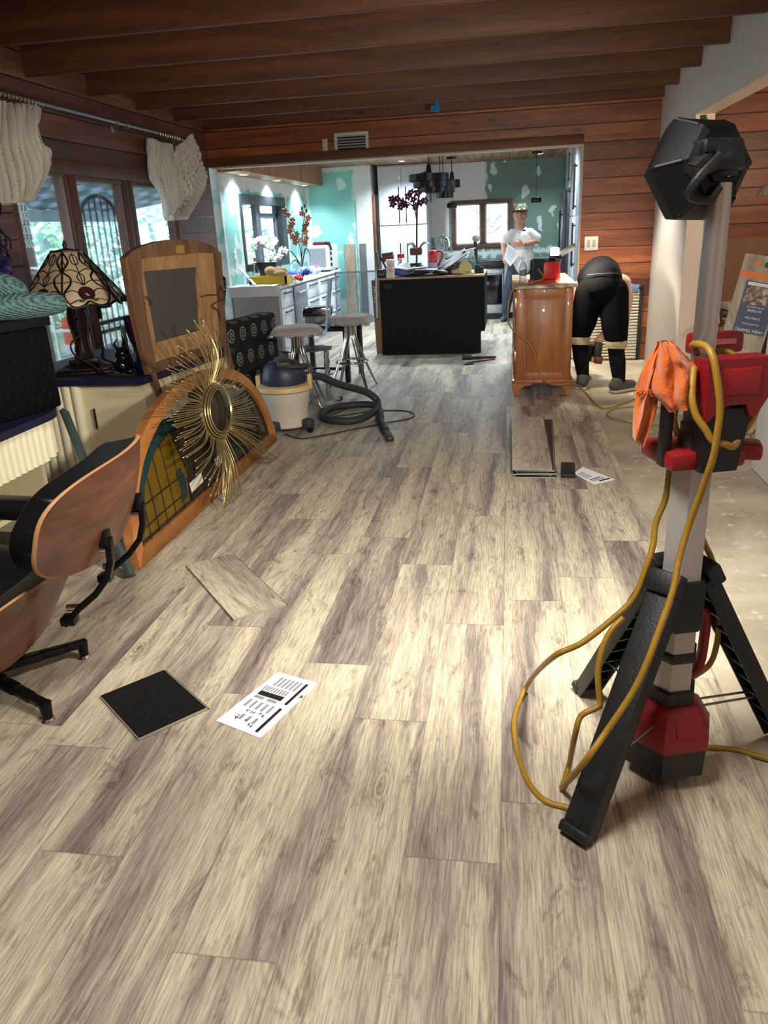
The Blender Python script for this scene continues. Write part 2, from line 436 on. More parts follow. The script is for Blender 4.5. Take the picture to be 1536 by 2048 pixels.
k = NT('bare_concrete')
v = k.coords()
n1 = k.noise(v, 1.6, 6, 0.65, 0.4); n2 = k.noise(v, 14, 5, 0.7); n3 = k.noise(v, 34, 3, 0.6)
c = k.ramp(n1, [(0.32, C(132, 120, 104)), (0.5, C(166, 154, 134)), (0.68, C(190, 180, 160))])
c = k.mix(k.ramp(n2, [(0.60, (0, 0, 0, 1)), (0.70, (1, 1, 1, 1))]), c, C(206, 200, 186))
c = k.mix(k.ramp(n3, [(0.70, (0, 0, 0, 1)), (0.74, (1, 1, 1, 1))]), c, C(232, 230, 224))
k.col(c); k.b.inputs['Roughness'].default_value = 0.85; k.bump(n2, 0.25, 0.004)
CONC = k.m
struct(MB().ab((-3.3, -1.5, -0.12), (4.6, 9.02, -0.006)).build('floor_slab', CONC), 'bare concrete slab beside the planks')
struct(MB().ab((-3.3, 9.02, -0.12), (1.8, 14.0, -0.006)).build('floor_slab_kitchen', CONC))

# ---- walls
def wall(name, boxes, mat, label=None):
    m = MB()
    for a, b in boxes: m.ab(a, b)
    return struct(m.build(name, mat, smooth=0, origin=(0, 0, 0)), label)
WY0, WY1 = 5.10, 7.93
wall('wall_left', [((-3.42, -1.5, 0), (-3.3, WY0, 2.9)), ((-3.42, WY0, 2.0), (-3.3, WY1, 2.9)), ((-3.42, WY1, 0), (-3.3, 8.9, 2.9))], WBL, 'left wall of dark horizontal boards')
wall('wall_far', [((-3.3, 8.9, 2.21), (0.75, 9.02, 2.9)), ((0.75, 8.9, 0), (1.64, 9.02, 2.9))], WB, 'far wall of reddish horizontal boards above and beside the kitchen opening')
wall('wall_right', [((1.5, 7.29, 0), (1.64, 8.9, 2.9)), ((1.5, 4.83, 2.26), (1.64, 7.29, 2.9)), ((1.5, -1.5, 0), (1.64, 4.83, 2.9))], WHITE, 'white painted right wall with a wide opening')
wall('wall_back', [((-3.42, -1.62, 0), (1.64, -1.5, 2.9))], WHITE)
wall('wall_annex_far', [((1.64, 8.9, 1.22), (4.6, 9.02, 2.9))], WB)
wall('wall_annex_far_lower', [((1.64, 8.9, 0), (4.6, 9.02, 1.22))], M('bare_brown_board', C(150, 112, 88), 0.8, var=0.15, vs=6))
wall('wall_annex_right', [((4.6, 2.9, 0), (4.72, 9.02, 2.9))], WB)
wall('wall_annex_near', [((1.64, 2.78, 0), (4.72, 2.9, 2.9))], WHITE)
struct(MB().ab((-3.42, -1.62, 2.86), (1.64, 9.02, 2.95)).build('ceiling', WCEIL, smooth=0, origin=(0, 0, 0)), 'dark board ceiling between the beams')
struct(MB().ab((1.64, 2.78, 2.9), (4.72, 9.02, 2.98)).build('ceiling_annex', WCEIL, smooth=0, origin=(0, 0, 0)))
for i, y in enumerate((-0.40, 0.45, 1.30, 2.15, 3.0, 3.86, 4.72, 5.57, 6.42, 7.27, 8.13, 8.86)):
    m = MB(); m.box((-0.9, y, 2.725), (4.8, 0.05 if i < 11 else 0.07, 0.27), None, 0.006)
    struct(m.build('trim_%d' % (i + 1), WBEAM, origin=(0.37 * i, y, 2.6)), 'dark timber ceiling beam')
# rails on the left wall above the glazing, lining of the kitchen opening
struct(MB().ab((-3.3, 4.9, 1.985), (-3.27, 8.0, 2.09), 0.005).build('trim_13', WDARK), 'dark head rail above the glazed doors')
struct(MB().ab((-3.2, 8.885, 2.195), (0.75, 9.03, 2.212)).build('trim_14', M('opening_lining', C(176, 160, 146), 0.5), smooth=0))
struct(MB().ab((0.735, 8.89, 0), (0.752, 9.03, 2.2)).build('trim_15', M('opening_lining', C(176, 160, 146), 0.5), smooth=0))
struct(MB().ab((-3.3, 8.84, 2.21), (0.75, 8.9, 2.30), 0.004).build('trim_16', WBEAM), 'dark lintel board over the kitchen opening')
struct(MB().ab((1.495, 4.86, 2.245), (1.645, 7.29, 2.26)).ab((1.495, 7.275, 0), (1.645, 7.29, 2.26)).build('trim_17', M('cream_lining', C(214, 198, 184), 0.5), smooth=0), 'cream lining of the side opening')

# ---- kitchen shell
KB = 13.75
wall('wall_kitchen_left', [((-3.37, 9.02, 0), (-3.25, 9.66, 2.5)), ((-3.37, 11.70, 0), (-3.25, 13.1, 2.5)), ((-3.37, 9.66, 1.97), (-3.25, 11.70, 2.5)), ((-3.37, 9.66, 0), (-3.25, 11.70, 1.06))],
     drywall('green_board_left', 3.0, [(1, 9.05, 0.02), (2, 2.13, 0.10), (1, 9.60, 0.03), (1, 11.8, 0.04), (1, 12.95, 0.04), (2, 1.10, 0.03)], 0), 'green plasterboard wall with white joint compound')
wall('wall_kitchen_nook', [((-3.25, 13.0, 0), (-2.42, 13.1, 2.5))], drywall('green_board_nook', 8.0, [(0, -3.22, 0.02), (0, -2.42, 0.03), (2, 2.42, 0.04)], 1), 'green plasterboard wall facing the room')
wall('wall_kitchen_pier', [((-2.42, 12.98, 0), (-2.17, 13.1, 2.5)), ((-2.19, 13.1, 0), (-2.17, KB, 2.5))], WHITE2, 'narrow white pier beside the green wall')
wall('wall_kitchen_back', [((-2.2, KB, 0), (-0.93, KB + .12, 2.5)), ((0.05, KB, 0), (1.8, KB + .12, 2.5)), ((-0.93, KB, 0), (0.05, KB + .12, 1.13)), ((-0.93, KB, 1.84), (0.05, KB + .12, 2.5))],
     drywall('green_board_back', 14.0, [(2, 1.02, 0.03), (0, -0.42, 0.02), (0, -1.2, 0.03)], 1, 4.2, 2.6, C(98, 126, 118), C(112, 142, 132)), 'green plasterboard wall behind the stove')
wall('wall_kitchen_back_white', [((-1.28, KB - .012, 1.86), (-0.40, KB, 2.5)), ((-1.3, KB - .012, 1.3), (-0.99, KB, 1.86))], WHITE2)
wall('wall_kitchen_right', [((1.62, 9.02, 0), (1.74, 13.87, 2.5))], WHITE2)
struct(MB().ab((-3.37, 9.02, 2.43), (1.74, 13.87, 2.5)).build('ceiling_kitchen', KCEIL, smooth=0, origin=(0, 0, 0)), 'light wooden kitchen ceiling')
SOFF = wood('soffit_boards', C(120, 74, 42), C(166, 112, 70), C(200, 146, 98), (14, 14, 1), 0.5, 0.09, 1, 0.08, vary=0.15, knots=False)
struct(MB().ab((-3.25, 9.02, 2.17), (-2.95, 13.0, 2.43)).build('trim_18', SOFF, smooth=0, origin=(0, 0, 0)), 'wooden soffit with small downlights along the left kitchen wall')
for i, (x, y, z, p) in enumerate(((-3.1, 9.5, 2.17, 26), (-3.1, 10.9, 2.17, 26), (-3.1, 12.4, 2.17, 26), (-1.75, 10.6, 2.43, 46), (-1.6, 12.5, 2.43, 46), (0.45, 12.7, 2.43, 22), (-0.5, 10.8, 2.43, 55), (0.35, 10.0, 2.43, 30))):
    t = thing('downlight', ['small round soffit downlight nearest the kitchen opening', 'small round soffit downlight at the middle of the row', 'small round soffit downlight nearest the green facing wall',
              'round ceiling downlight above the left end of the island', 'round ceiling downlight in front of the tall white cupboards', 'round ceiling downlight near the right pendant cord',
              'round ceiling downlight above the island centre', 'round ceiling downlight by the tall right cupboards'][i], 'ceiling light', (x, y, z - 0.012))
    MB().lathe([(0.038, 0), (0.055, 0), (0.06, 0.006), (0.06, 0.0125), (0.038, 0.0125)], (0, 0, 0), 24, caps=False).build('trim_ring', M('white_plastic', C(230), 0.4), t, False)
    MB().lathe([(0.001, 0.004), (0.037, 0.004), (0.037, 0.011), (0.001, 0.011)], (0, 0, 0), 24).build('lens', emis('downlight_glow', (0.88, 0.96, 1, 1), 14), t, False)
    light('downlight_light', 'SPOT', (x, y, z - 0.03), p * (1.1 if z < 2.3 else 1.5), COOL, 0.04, target=(x, y, 0), spot=2.5, blend=0.7)
# ================================================================ WINDOWS, DOORS, OUTSIDE
PANE = pane_mat('window_glass')
def glazed(name, label, y0, y1, z0, z1, py0, py1, pz0, pz1, door=False):
    t = bpy.data.objects.new(name, None); COL.objects.link(t); t.location = (-3.36, (y0 + y1) / 2, z0); struct(t, label)
    m = MB()
    m.ab((-3.41, y0, z0), (-3.30, py0, z1), 0.006).ab((-3.41, py1, z0), (-3.30, y1, z1), 0.006)
    m.ab((-3.41, py0, pz1), (-3.305, py1, z1), 0.004).ab((-3.41, py0, z0), (-3.305, py1, pz0), 0.004)
    for a in (py0, py1 - .012): m.ab((-3.352, a, pz0), (-3.318, a + .012, pz1))
    m.build('frame', WDARK, t)
    MB().ab((-3.369, py0, pz0), (-3.363, py1, pz1)).build('pane', PANE, t, smooth=0)
    if door:
        d = MB().box((-3.285, y0 + 0.06, 1.0), (0.02, 0.035, 0.18), None, 0.006); d.cyl((-3.28, y0 + .06, 1.0), (-3.235, y0 + .06, 1.0), .008); d.cyl((-3.235, y0 + .06, 1.0), (-3.235, y0 + .16, 1.0), .009)
        d.build('door_handle', M('aged_bronze', C(60, 44, 34), 0.35, 0.9), t)
    return t
glazed('window_1', 'first glazed panel of the patio doors, nearest the camera', 5.10, 5.92, 0, 2.0, 5.165, 5.845, 0.22, 1.975)
glazed('door_1', 'middle glazed patio door with the iron gate behind it', 5.92, 6.86, 0, 2.0, 5.99, 6.77, 0.22, 1.955, True)
glazed('window_2', 'last glazed panel of the patio doors behind the swagged curtain', 6.86, 7.93, 0, 2.0, 6.95, 7.84, 0.22, 1.955)
BLK = M('black_frame_paint', C(42, 46, 50), 0.4)
t = bpy.data.objects.new('window_3', None); COL.objects.link(t); t.location = (-3.31, 10.68, 1.06); struct(t, 'black framed kitchen window in the green left wall')
m = MB()
m.ab((-3.375, 9.66, 1.06), (-3.235, 9.73, 1.97)).ab((-3.375, 11.48, 1.06), (-3.235, 11.70, 1.97)).ab((-3.375, 9.73, 1.86), (-3.235, 11.48, 1.97)).ab((-3.375, 9.73, 1.06), (-3.235, 11.48, 1.14))
m.build('frame', BLK, t)
m = MB(); m.ab((-3.36, 10.45, 1.14), (-3.30, 10.62, 1.86)).ab((-3.36, 10.62, 1.70), (-3.31, 11.48, 1.76)).ab((-3.36, 10.62, 1.14), (-3.31, 10.68, 1.86)).ab((-3.36, 11.42, 1.14), (-3.31, 11.48, 1.86))
m.build('sash', M('grey_sash', C(86, 96, 104), 0.5), t)
MB().ab((-3.345, 9.73, 1.14), (-3.339, 11.48, 1.86)).build('pane', PANE, t, smooth=0)
BRN = wood('brown_casing', C(66, 42, 30), C(92, 62, 46), C(116, 82, 62), (1, 12, 12), 0.5, knots=False)
t = bpy.data.objects.new('window_4', None); COL.objects.link(t); t.location = (-0.44, KB, 1.13); struct(t, 'brown wooden double window behind the stove')
m = MB()
for a, b in (((-0.95, 1.11), (-0.89, 1.86)), ((-0.01, 1.11), (0.07, 1.86)), ((-0.89, 1.80), (-0.01, 1.86)), ((-0.89, 1.11), (-0.01, 1.17)), ((-0.47, 1.17), (-0.39, 1.80))):
    m.ab((a[0], KB - 0.03, a[1]), (b[0], KB + 0.09, b[1]), 0.004)
m.build('frame', BRN, t)
m = MB()
for x0, x1 in ((-0.89, -0.47), (-0.39, -0.01)):
    m.ab((x0, KB + .01, 1.17), (x0 + .02, KB + .05, 1.80)).ab((x1 - .02, KB + .01, 1.17), (x1, KB + .05, 1.80)).ab((x0, KB + .01, 1.17), (x1, KB + .05, 1.19)).ab((x0, KB + .01, 1.78), (x1, KB + .05, 1.80))
m.build('sash', M('pale_sash', C(196, 198, 196), 0.5), t)
MB().ab((-0.89, KB + .03, 1.17), (-0.01, KB + .036, 1.80)).build('pane', PANE, t, smooth=0)
# a dark door standing in the recess left of the tall cupboards
t = bpy.data.objects.new('door_2', None); COL.objects.link(t); t.location = (-2.13, 13.3, 0); struct(t, 'narrow dark wooden door in the white recess')
MB().ab((-2.168, 13.0, 0.0), (-2.12, 13.10, 2.0), 0.003).build('frame', wood('door_casing', C(70, 42, 28), C(112, 72, 48), C(140, 96, 66), (12, 12, 1), 0.5, knots=False), t)
MB().ab((-2.118, 13.06, 0.01), (-2.085, 13.12, 2.0)).build('leaf', M('dark_door', C(34, 26, 22), 0.5), t)

# ---- outside
GRD = M('garden_ground', C(120, 128, 108), 0.95, var=0.3, vs=1.5)
struct(MB().ab((-16, -6, -0.3), (-3.43, 26, -0.2)).build('ground_garden', GRD, smooth=0))
struct(MB().ab((-3.42, 14.0, -0.3), (8, 30, -0.2)).build('ground_yard', GRD, smooth=0))
struct(MB().ab((-6.6, 3.0, -0.2), (-3.43, 9.4, -0.04)).build('porch_deck', M('porch_concrete', C(178, 176, 170), 0.9, var=0.1), smooth=0))
PMET = M('porch_steel', C(120, 134, 148), 0.5)
PR = Matrix.Rotation(-.135, 4, 'Y')
t = thing('porch_roof', 'slatted porch roof outside the patio doors', 'roof', (-5, 6.2, 2.15))
m = MB(); m.ab((-6.5, 3.0, 1.80), (-6.38, 13.4, 1.95)).ab((-3.55, 3.0, 2.32), (-3.45, 9.4, 2.46)); m.build('beam', PMET, t)
for i in range(22): MB().box((-5.03, 3.1 + i * .47, 2.19), (3.14, .07, .10), PR).build('rafter', PMET, t, smooth=0)
for i in range(7): MB().box((-6.45 + i * .45, 8.2, 2.05 + i * .0612), (.33, 10.4, .02), PR).build('slat', M('porch_slat', C(150, 160, 168), 0.5), t, smooth=0)
for y, lb in ((4.9, 'grey steel porch post seen through the first glazed panel'), (8.6, 'grey steel porch post seen through the last glazed panel')):
    m = MB().ab((-6.50, y, -0.04), (-6.38, y + .12, 1.80), .004); tag(m.build('porch_post', PMET), lb, 'post')
m = MB().cyl((-4.7, 7.30, -0.04), (-4.7, 7.30, 2.12), 0.11, 0.10, 18); tag(m.build('log_post', M('log', C(150, 126, 118), 0.9, var=0.3, vs=6, bump=.6, bs=10)), 'peeling log post of the porch outside the first glazed panel', 'post')
IRON = M('gate_iron', C(64, 72, 80), 0.5, 0.3)
t = thing('iron_gate', 'iron security gate with upright bars and an arched top outside the patio door', 'gate', (-3.60, 6.84, -0.04))
m = MB()
for y in (6.46, 7.22): m.ab((-3.62, y - .02, -0.04), (-3.58, y + .02, 1.62))
for z in (0.1, 0.72, 0.80): m.ab((-3.615, 6.46, z), (-3.585, 7.22, z + .03))
arc = [(-3.6, 6.84 + 0.38 * math.cos(a), 1.60 + 0.28 * math.sin(a)) for a in [PI * i / 20 for i in range(21)]]
m.tube(arc, 0.017, 8); m.build('gate_frame', IRON, t)
for i in range(6):
    y = 6.57 + i * 0.108; zt = 1.60 + 0.28 * math.sqrt(max(0, 1 - ((y - 6.84) / .38) ** 2))
    MB().cyl((-3.6, y, 0.1), (-3.6, y, zt), 0.009, n=8).build('bar', IRON, t)
# patio chair with an orange cushion, wind chime
t = thing('patio_chair', 'white framed patio chair with an orange cushion on the porch', 'chair', (-4.5, 8.07, -0.04))
WM = M('white_metal', C(226, 230, 232), 0.4)
m = MB()
for x in (-4.8, -4.25):
    for y in (7.75, 8.40): m.cyl((x, y, -.04), (x, y, 0.62 if x > -4.5 else 1.0), 0.018, n=10)
for y in (7.75, 8.40): m.cyl((-4.8, y, 0.62), (-4.25, y, 0.62), .018, n=10)
for z in (0.34, 0.65, 0.98): m.cyl((-4.8, 7.75, z), (-4.8, 8.40, z), .016, n=8)
m.cyl((-4.25, 7.75, .34), (-4.25, 8.40, .34), .016, n=8); m.build('frame', WM, t)
MB().box((-4.52, 8.07, 0.42), (0.54, 0.62, 0.10), None, 0.04).build('seat_cushion', M('white_canvas', C(220, 224, 226), 0.9), t)
MB().box((-4.70, 8.07, 0.60), (0.14, 0.56, 0.34), None, 0.06).build('back_cushion', M('orange_canvas', C(226, 112, 84), 0.9, var=.1), t)
t = thing('wind_chime', 'pale hanging chain wind chime seen through the first glazed panel', 'wind chime', (-3.9, 6.1, 1.2))
m = MB(); m.cyl((-3.9, 6.1, 2.32), (-3.9, 6.1, 1.95), .004, n=6)
for j in range(5):
    y = 6.0 + j * 0.05
    for q in range(9):
        z = 1.95 - q * 0.055; m.tube([(-3.9 + .012 * math.cos(a), y + .012 * math.cos(a) * (q % 2), z + .03 * math.sin(a)) for a in [2 * PI * i / 10 for i in range(10)]], .004, 5, True)
m.build('chain', M('pale_chain', C(220, 230, 232), .5), t)
# trees : each its own crown and trunk
LEAF = []
for nm, a, b in (('pale_leaf', C(160, 196, 190), C(206, 230, 224)), ('fresh_leaf', C(134, 176, 140), C(186, 218, 190)), ('frost_twig', C(190, 200, 204), C(226, 234, 236))):
    k = NT(nm); f = k.noise(k.coords('Object'), 3.0, 3); k.col(k.ramp(f, [(.35, a), (.65, b)])); k.b.inputs['Roughness'].default_value = .8
    LEAF.append(k.m)
def tree(loc, h, rad, kind, label, n=700, bare=False, group=None, low=0.0, ls=0.10):
    r = random.Random(int(loc[0] * 31 + loc[1] * 17) & 0xffff)
    t = thing('bare_tree' if bare else 'leafy_tree', label, 'tree', loc, 0, group)
    m = MB(); top = V((0, 0, h * 0.75)); m.tube([(0, 0, 0), (0.05, 0.03, h * .3), (-.04, .05, h * .55), top], lambda q: 0.10 * (1 - .75 * q), 8, sub=3)
    for i in range(14 if bare else 6):
        a = r.uniform(0, 2 * PI); z0 = h * r.uniform(.25, .7); e = V((math.cos(a) * rad * r.uniform(.5, 1), math.sin(a) * rad * r.uniform(.5, 1), min(h, z0 + h * r.uniform(.1, .3))))
        m.tube([(0, 0, z0), (e.x * .4, e.y * .4, z0 + (e.z - z0) * .6), e], lambda q: 0.035 * (1 - .8 * q), 6, sub=3)
        if bare:
            for q in range(5):
                s0 = V((e.x * .5, e.y * .5, z0 + (e.z - z0) * .65)); e2 = e + V((r.uniform(-1, 1), r.uniform(-1, 1), r.uniform(-.2, .8))) * rad * .4
                m.tube([s0, (s0 + e2) / 2 + V((0, 0, .1)), e2], lambda q: 0.014 * (1 - .7 * q), 5, sub=2)
    m.build('trunk', M('pale_bark', C(150, 142, 134), .9, var=.2), t, False)
    m = MB()
    for i in range(n):
        d = V((r.gauss(0, 1), r.gauss(0, 1), r.gauss(0, 1))).normalized() * (r.random() ** .4)
        p = V((d.x * rad, d.y * rad, h * (.5 + low) + d.z * h * (.5 - low * .3)))
        if p.z < 0.02: p.z = r.uniform(.02, .6)
        s = ls * r.uniform(.6, 1.5); q = Matrix.Rotation(r.uniform(0, 6.3), 3, 'X') @ Matrix.Rotation(r.uniform(0, 6.3), 3, 'Z')
        a, b, c, e = (p + q @ V(x) for x in ((-s, 0, 0), (0, -s * .4, 0), (s, 0, s * .2), (0, s * .4, 0))); m.poly((a, b, c, e))
    m.build('foliage', LEAF[kind], t, False, smooth=0); return t
TR = [(-8.4, 6.0, 3.2, 1.5, 0, 'pale bushy tree straight out from the first glazed panel'), (-8.6, 8.6, 3.0, 1.5, 1, 'fresh green tree straight out from the patio door'),
      (-8.2, 10.9, 3.2, 1.5, 0, 'pale bushy tree beyond the curtain end of the porch'), (-9.2, 13.4, 3.4, 1.6, 1, 'fresh green tree seen past the porch, left of the kitchen window view'),
      (-7.6, 15.6, 3.2, 1.7, 0, 'pale bush filling the left half of the kitchen window'), (-7.2, 18.6, 3.4, 1.8, 1, 'fresh green bush filling the right half of the kitchen window'),
      (-10.6, 7.6, 4.2, 1.7, 1, 'tall green tree behind the nearer garden trees'), (-10.8, 11.2, 4.2, 1.8, 0, 'tall pale tree behind the nearer garden trees'), (-10.5, 17.0, 4.4, 2.0, 1, 'tall green tree far behind the kitchen window')]
for x, y, h, rd, kd, lb in TR: tree((x, y, -0.2), h, rd, kd, lb, 1100, group='garden trees', low=-0.05, ls=.12)
tree((-1.6, 19.2, -0.2), 4.2, 1.7, 2, 'bare frosty tree seen in the left sash of the back window', 420, True, 'bare trees behind the back window', ls=.07)
tree((0.3, 20.2, -0.2), 4.4, 1.9, 2, 'bare frosty tree seen in the right sash of the back window', 420, True, 'bare trees behind the back window', ls=.07)
tree((-0.6, 23.2, -0.2), 4.6, 2.6, 2, 'far pale thicket behind the bare frosty trees', 900, True, 'bare trees behind the back window', ls=.12)
m = MB()
t = thing('board_fence', 'pale board fence outside the back window', 'fence', (-0.5, 17.5, -0.2))
for i in range(24): m.ab((-3 + i * .22, 17.49, -.2), (-3 + i * .22 + .205, 17.51, 1.42 - .012 * i))
m.build('boards', M('pale_fence', C(196, 206, 214), .8, var=.08), t, smooth=0)

# ================================================================ CURTAINS AND ROD
ROD = M('rod_metal', C(132, 138, 140), 0.35, 0.8); GOLD = M('ring_brass', C(176, 150, 110), 0.35, 0.9)
k = NT('curtain_cloth')
v = k.coords(); nz = k.noise(v, 9, 4, .6)
k.col(k.ramp(nz, [(.3, C(232, 226, 216)), (.7, C(244, 240, 232))])); k.b.inputs['Roughness'].default_value = .9
tl = k.n('ShaderNodeBsdfTranslucent', i_Color=C(236, 234, 230)); mx = k.n('ShaderNodeMixShader', i_0=0.42)
k.l(k.b.outputs[0], mx.inputs[1]); k.l(tl.outputs[0], mx.inputs[2]); k.l(mx.outputs[0], k.out.inputs[0]); CURT = k.m
RX, RZ = -3.20, 2.415
t = thing('curtain_rod', 'long grey metal curtain rod above the patio doors', 'curtain rod', (RX, 6.4, RZ))
MB().cyl((RX, 4.7, RZ), (RX, 8.12, RZ), 0.019, n=16).build('pole', ROD, t)
for y in (6.62, 6.80): MB().cyl((RX, y - .015, RZ), (RX, y + .015, RZ), .028, n=16).build('collar', GOLD, t)
for y in (4.9, 6.71, 8.0):
    MB().ab((-3.3, y - .012, RZ - .012), (RX, y + .012, RZ + .0)).box((-3.292, y, RZ), (.014, .05, .12), None, .004).build('bracket', ROD, t)
def curtain(name, L, Rr, X, pleats, amp, label, nv=30, nu=110, ring_y=None, twist=0.0, ph=0.0):
    Ls = spline([AX(u, v, X) for u, v in L], 8); Rs = spline([AX(u, v, X) for u, v in Rr], 8)
    def at(Ps, q):
        f = q * (len(Ps) - 1); i = min(int(f), len(Ps) - 2); return Ps[i].lerp(Ps[i + 1], f - i)
    def f(a, b):
        p = at(Ls, b).lerp(at(Rs, b), a)
        wid = (at(Ls, b) - at(Rs, b)).length
        d = amp * (0.25 + 0.75 * min(1, b * 3 + .35)) * (math.sin(2 * PI * pleats * (a + twist * b) + ph) + .35 * math.sin(2 * PI * pleats * 2.3 * (a + .3 * b) + 1.3))
        bulge = 0.07 * math.sin(PI * a) * min(1, b * 2)
        return (p.x + d + bulge, p.y + .55 * amp * math.cos(2 * PI * pleats * (a + twist * b) + ph) * math.sin(PI * a) ** .3, p.z + .006 * math.sin(9 * a + 5 * b))
    t = thing(name, label, 'curtain', AX(*L[0], X))
    MB().grid(f, nu, nv).build('cloth', CURT, t, smooth=180)
    if ring_y:
        for i in range(ring_y[2]):
            y = ring_y[0] + (ring_y[1] - ring_y[0]) * i / (ring_y[2] - 1)
            MB().tube([(RX + .027 * math.cos(a), y, RZ - .006 + .027 * math.sin(a)) for a in [2 * PI * j / 14 for j in range(14)]], .004, 6, True).build('ring', GOLD, t)
    return t
curtain('curtain', [(-40, 195), (-40, 300), (-10, 400), (12, 408)], [(75, 212), (72, 262), (90, 322), (46, 400)], -3.18, 9, 0.044, 'gathered white curtain at the left edge, knotted up short', ring_y=(4.98, 5.5, 13), twist=.25)
curtain('curtain', [(294, 276), (300, 330), (322, 400), (336, 440)], [(346, 290), (348, 340), (352, 390), (352, 436)], -3.19, 8, 0.034, 'narrow pleated white curtain hanging from the right end of the rod', ring_y=(7.42, 7.86, 9), twist=.2)
curtain('curtain', [(353, 296), (350, 350), (352, 400), (340, 441)], [(384, 268), (398, 320), (406, 366), (362, 438)], -3.12, 9, 0.036, 'puffed white curtain swag slung over the end of the rod', twist=-.35, ph=1.0)
# ================================================================ FAR WALL FITTINGS
def wallplate(name, label, x0, x1, z0, z1, y, slots, col=C(232, 228, 220)):
    t = thing(name, label, 'outlet', ((x0 + x1) / 2, y - .004, z0))
    MB().ab((x0, y - .008, z0), (x1, y, z1), .003).build('plate', M('plate_' + name, col, .4), t)
    for (sx, sz, w, h) in slots: MB().box((x0 + sx * (x1 - x0), y - .009, z0 + sz * (z1 - z0)), (w, .004, h), None, .001).build('rocker' if w > .02 else 'slot', M('plate_inset', C(176, 172, 164), .4), t)
    return t
GY = 0
wallplate('wall_outlet', 'cream outlet plate high on the dark lintel beside the air grille', -1.99, -1.935, 2.30, 2.42, 8.899, [(.5, .72, .028, .03), (.5, .28, .028, .03)], C(206, 196, 178))
wallplate('light_switch', 'white double switch plate on the reddish boards above the bent worker', 0.80, 0.94, 1.17, 1.31, 8.899, [(.3, .5, .034, .07), (.7, .5, .034, .07)])
t = thing('air_grille', 'white metal air return grille above the kitchen opening', 'vent', (-1.67, 8.89, 2.265))
GR = M('grille_white', C(190, 188, 184), .45)
m = MB(); m.ab((-1.855, 8.88, 2.26), (-1.485, 8.90, 2.285), .003).ab((-1.855, 8.88, 2.44), (-1.485, 8.90, 2.47), .003).ab((-1.855, 8.88, 2.285), (-1.825, 8.90, 2.44)).ab((-1.515, 8.88, 2.285), (-1.485, 8.90, 2.44)); m.build('frame', GR, t)
MB().ab((-1.83, 8.896, 2.28), (-1.51, 8.899, 2.445)).build('backing', M('vent_dark', C(22, 22, 24), .8), t)
for i in range(6): MB().box((-1.67, 8.886, 2.298 + i * .027), (.31, .018, .003), Matrix.Rotation(.7, 4, 'X')).build('slat', GR, t, smooth=0)
m = MB(); m.box((-0.70, 8.104, 2.53), (0.085, .004, .05), Matrix.Rotation(.15, 4, 'Y')).box((-0.68, 8.10, 2.575), (.03, .004, .07)); tag(m.build('painters_tape', M('blue_tape', C(40, 110, 170), .7)), 'scrap of blue painter tape stuck to the last ceiling beam', 'tape')
# slatted white vent panel at the foot of the far wall, its black strip, blue tape
t = thing('louvre_panel', 'white slatted vent panel at the foot of the reddish boards behind the bent worker', 'vent', (1.13, 8.87, 0))
m = MB().ab((0.80, 8.885, 0.0), (1.40, 8.899, 0.80)); m.build('backing', M('louvre_back', C(150, 146, 130), .7), t)
for i in range(24): MB().box((1.10, 8.872, 0.025 + i * .0325), (.60, .016, .020), Matrix.Rotation(.35, 4, 'X'), .004).build('slat', M('louvre_white', C(224, 220, 204), .5), t)
m = MB().ab((1.402, 8.862, 0), (1.435, 8.899, .80), .003); tag(m.build('edge_strip', M('black_rubber', C(26, 26, 28), .5)), 'black upright strip along the right edge of the slatted vent panel', 'strip')
t = thing('tape_roll', 'blue painter tape hanging at the top corner of the slatted vent panel', 'tape', (1.36, 8.85, .74))
MB().box((1.33, 8.852, .775), (.10, .012, .06), Matrix.Rotation(.3, 4, 'Y'), .003).build('tape_strip', M('sky_tape', C(96, 142, 214), .7), t)
MB().sph((1.41, 8.845, .775), (.025, .02, .035)).build('wad', M('tape_dark', C(30, 30, 40), .8), t)
# ================================================================ LEFT SIDE : CABINETS, LAMP, HAMPER
CREAM = M('cream_lacquer', C(212, 200, 164), 0.35, var=.03, vs=3)
CREAM2 = M('cream_flutes', C(222, 214, 184), 0.4)
BLUE = M('navy_lacquer', C(22, 22, 52), 0.5)
def plane_hit(u, v, p0, n):
    d = ray(u, v); o = V((0, 0, H)); t = (V(p0) - o).dot(V(n)) / d.dot(V(n)); return o + d * t
def flutes(m, pts, z0, z1, r, n=8):
    for p in pts: m.cyl((p[0], p[1], z0), (p[0], p[1], z1), r, n=n)
# far cabinet
A = V((-2.10, 4.20, 0)); Bc = V((-1.93, 5.30, 0))
t = thing('sideboard', 'cream sideboard with a navy top under the stained glass lamp', 'cabinet', (-2.5, 4.75, 0))
m = MB(); m.prism([(-2.13, 4.24, 0.05), (-1.965, 5.27, 0.05), (-2.95, 5.4, .05), (-3.0, 4.22, .05)], (0, 0, .655)); m.build('body', CREAM, t)
m = MB(); m.prism([(-2.15, 4.28, 0), (-1.99, 5.24, 0), (-2.93, 5.36, 0), (-2.98, 4.26, 0)], (0, 0, .05)); m.build('plinth', M('plinth_dark', C(70, 62, 54), .6), t)
m = MB(); m.prism([(-2.10, 4.19, .705), (-1.93, 5.31, .705), (-3.05, 5.45, .705), (-3.08, 4.17, .705)], (0, 0, .038)); m.build('top', BLUE, t)
m = MB(); flutes(m, [(-2.56 - i * .058, 4.222) for i in range(7)], .06, .70, .030, 14); m.build('fluted_door', CREAM2, t)
MB().ab((-2.462, 4.205, .44), (-2.452, 4.215, .56)).build('hinge', M('hinge_dark', C(60, 56, 50), .5, .5), t)
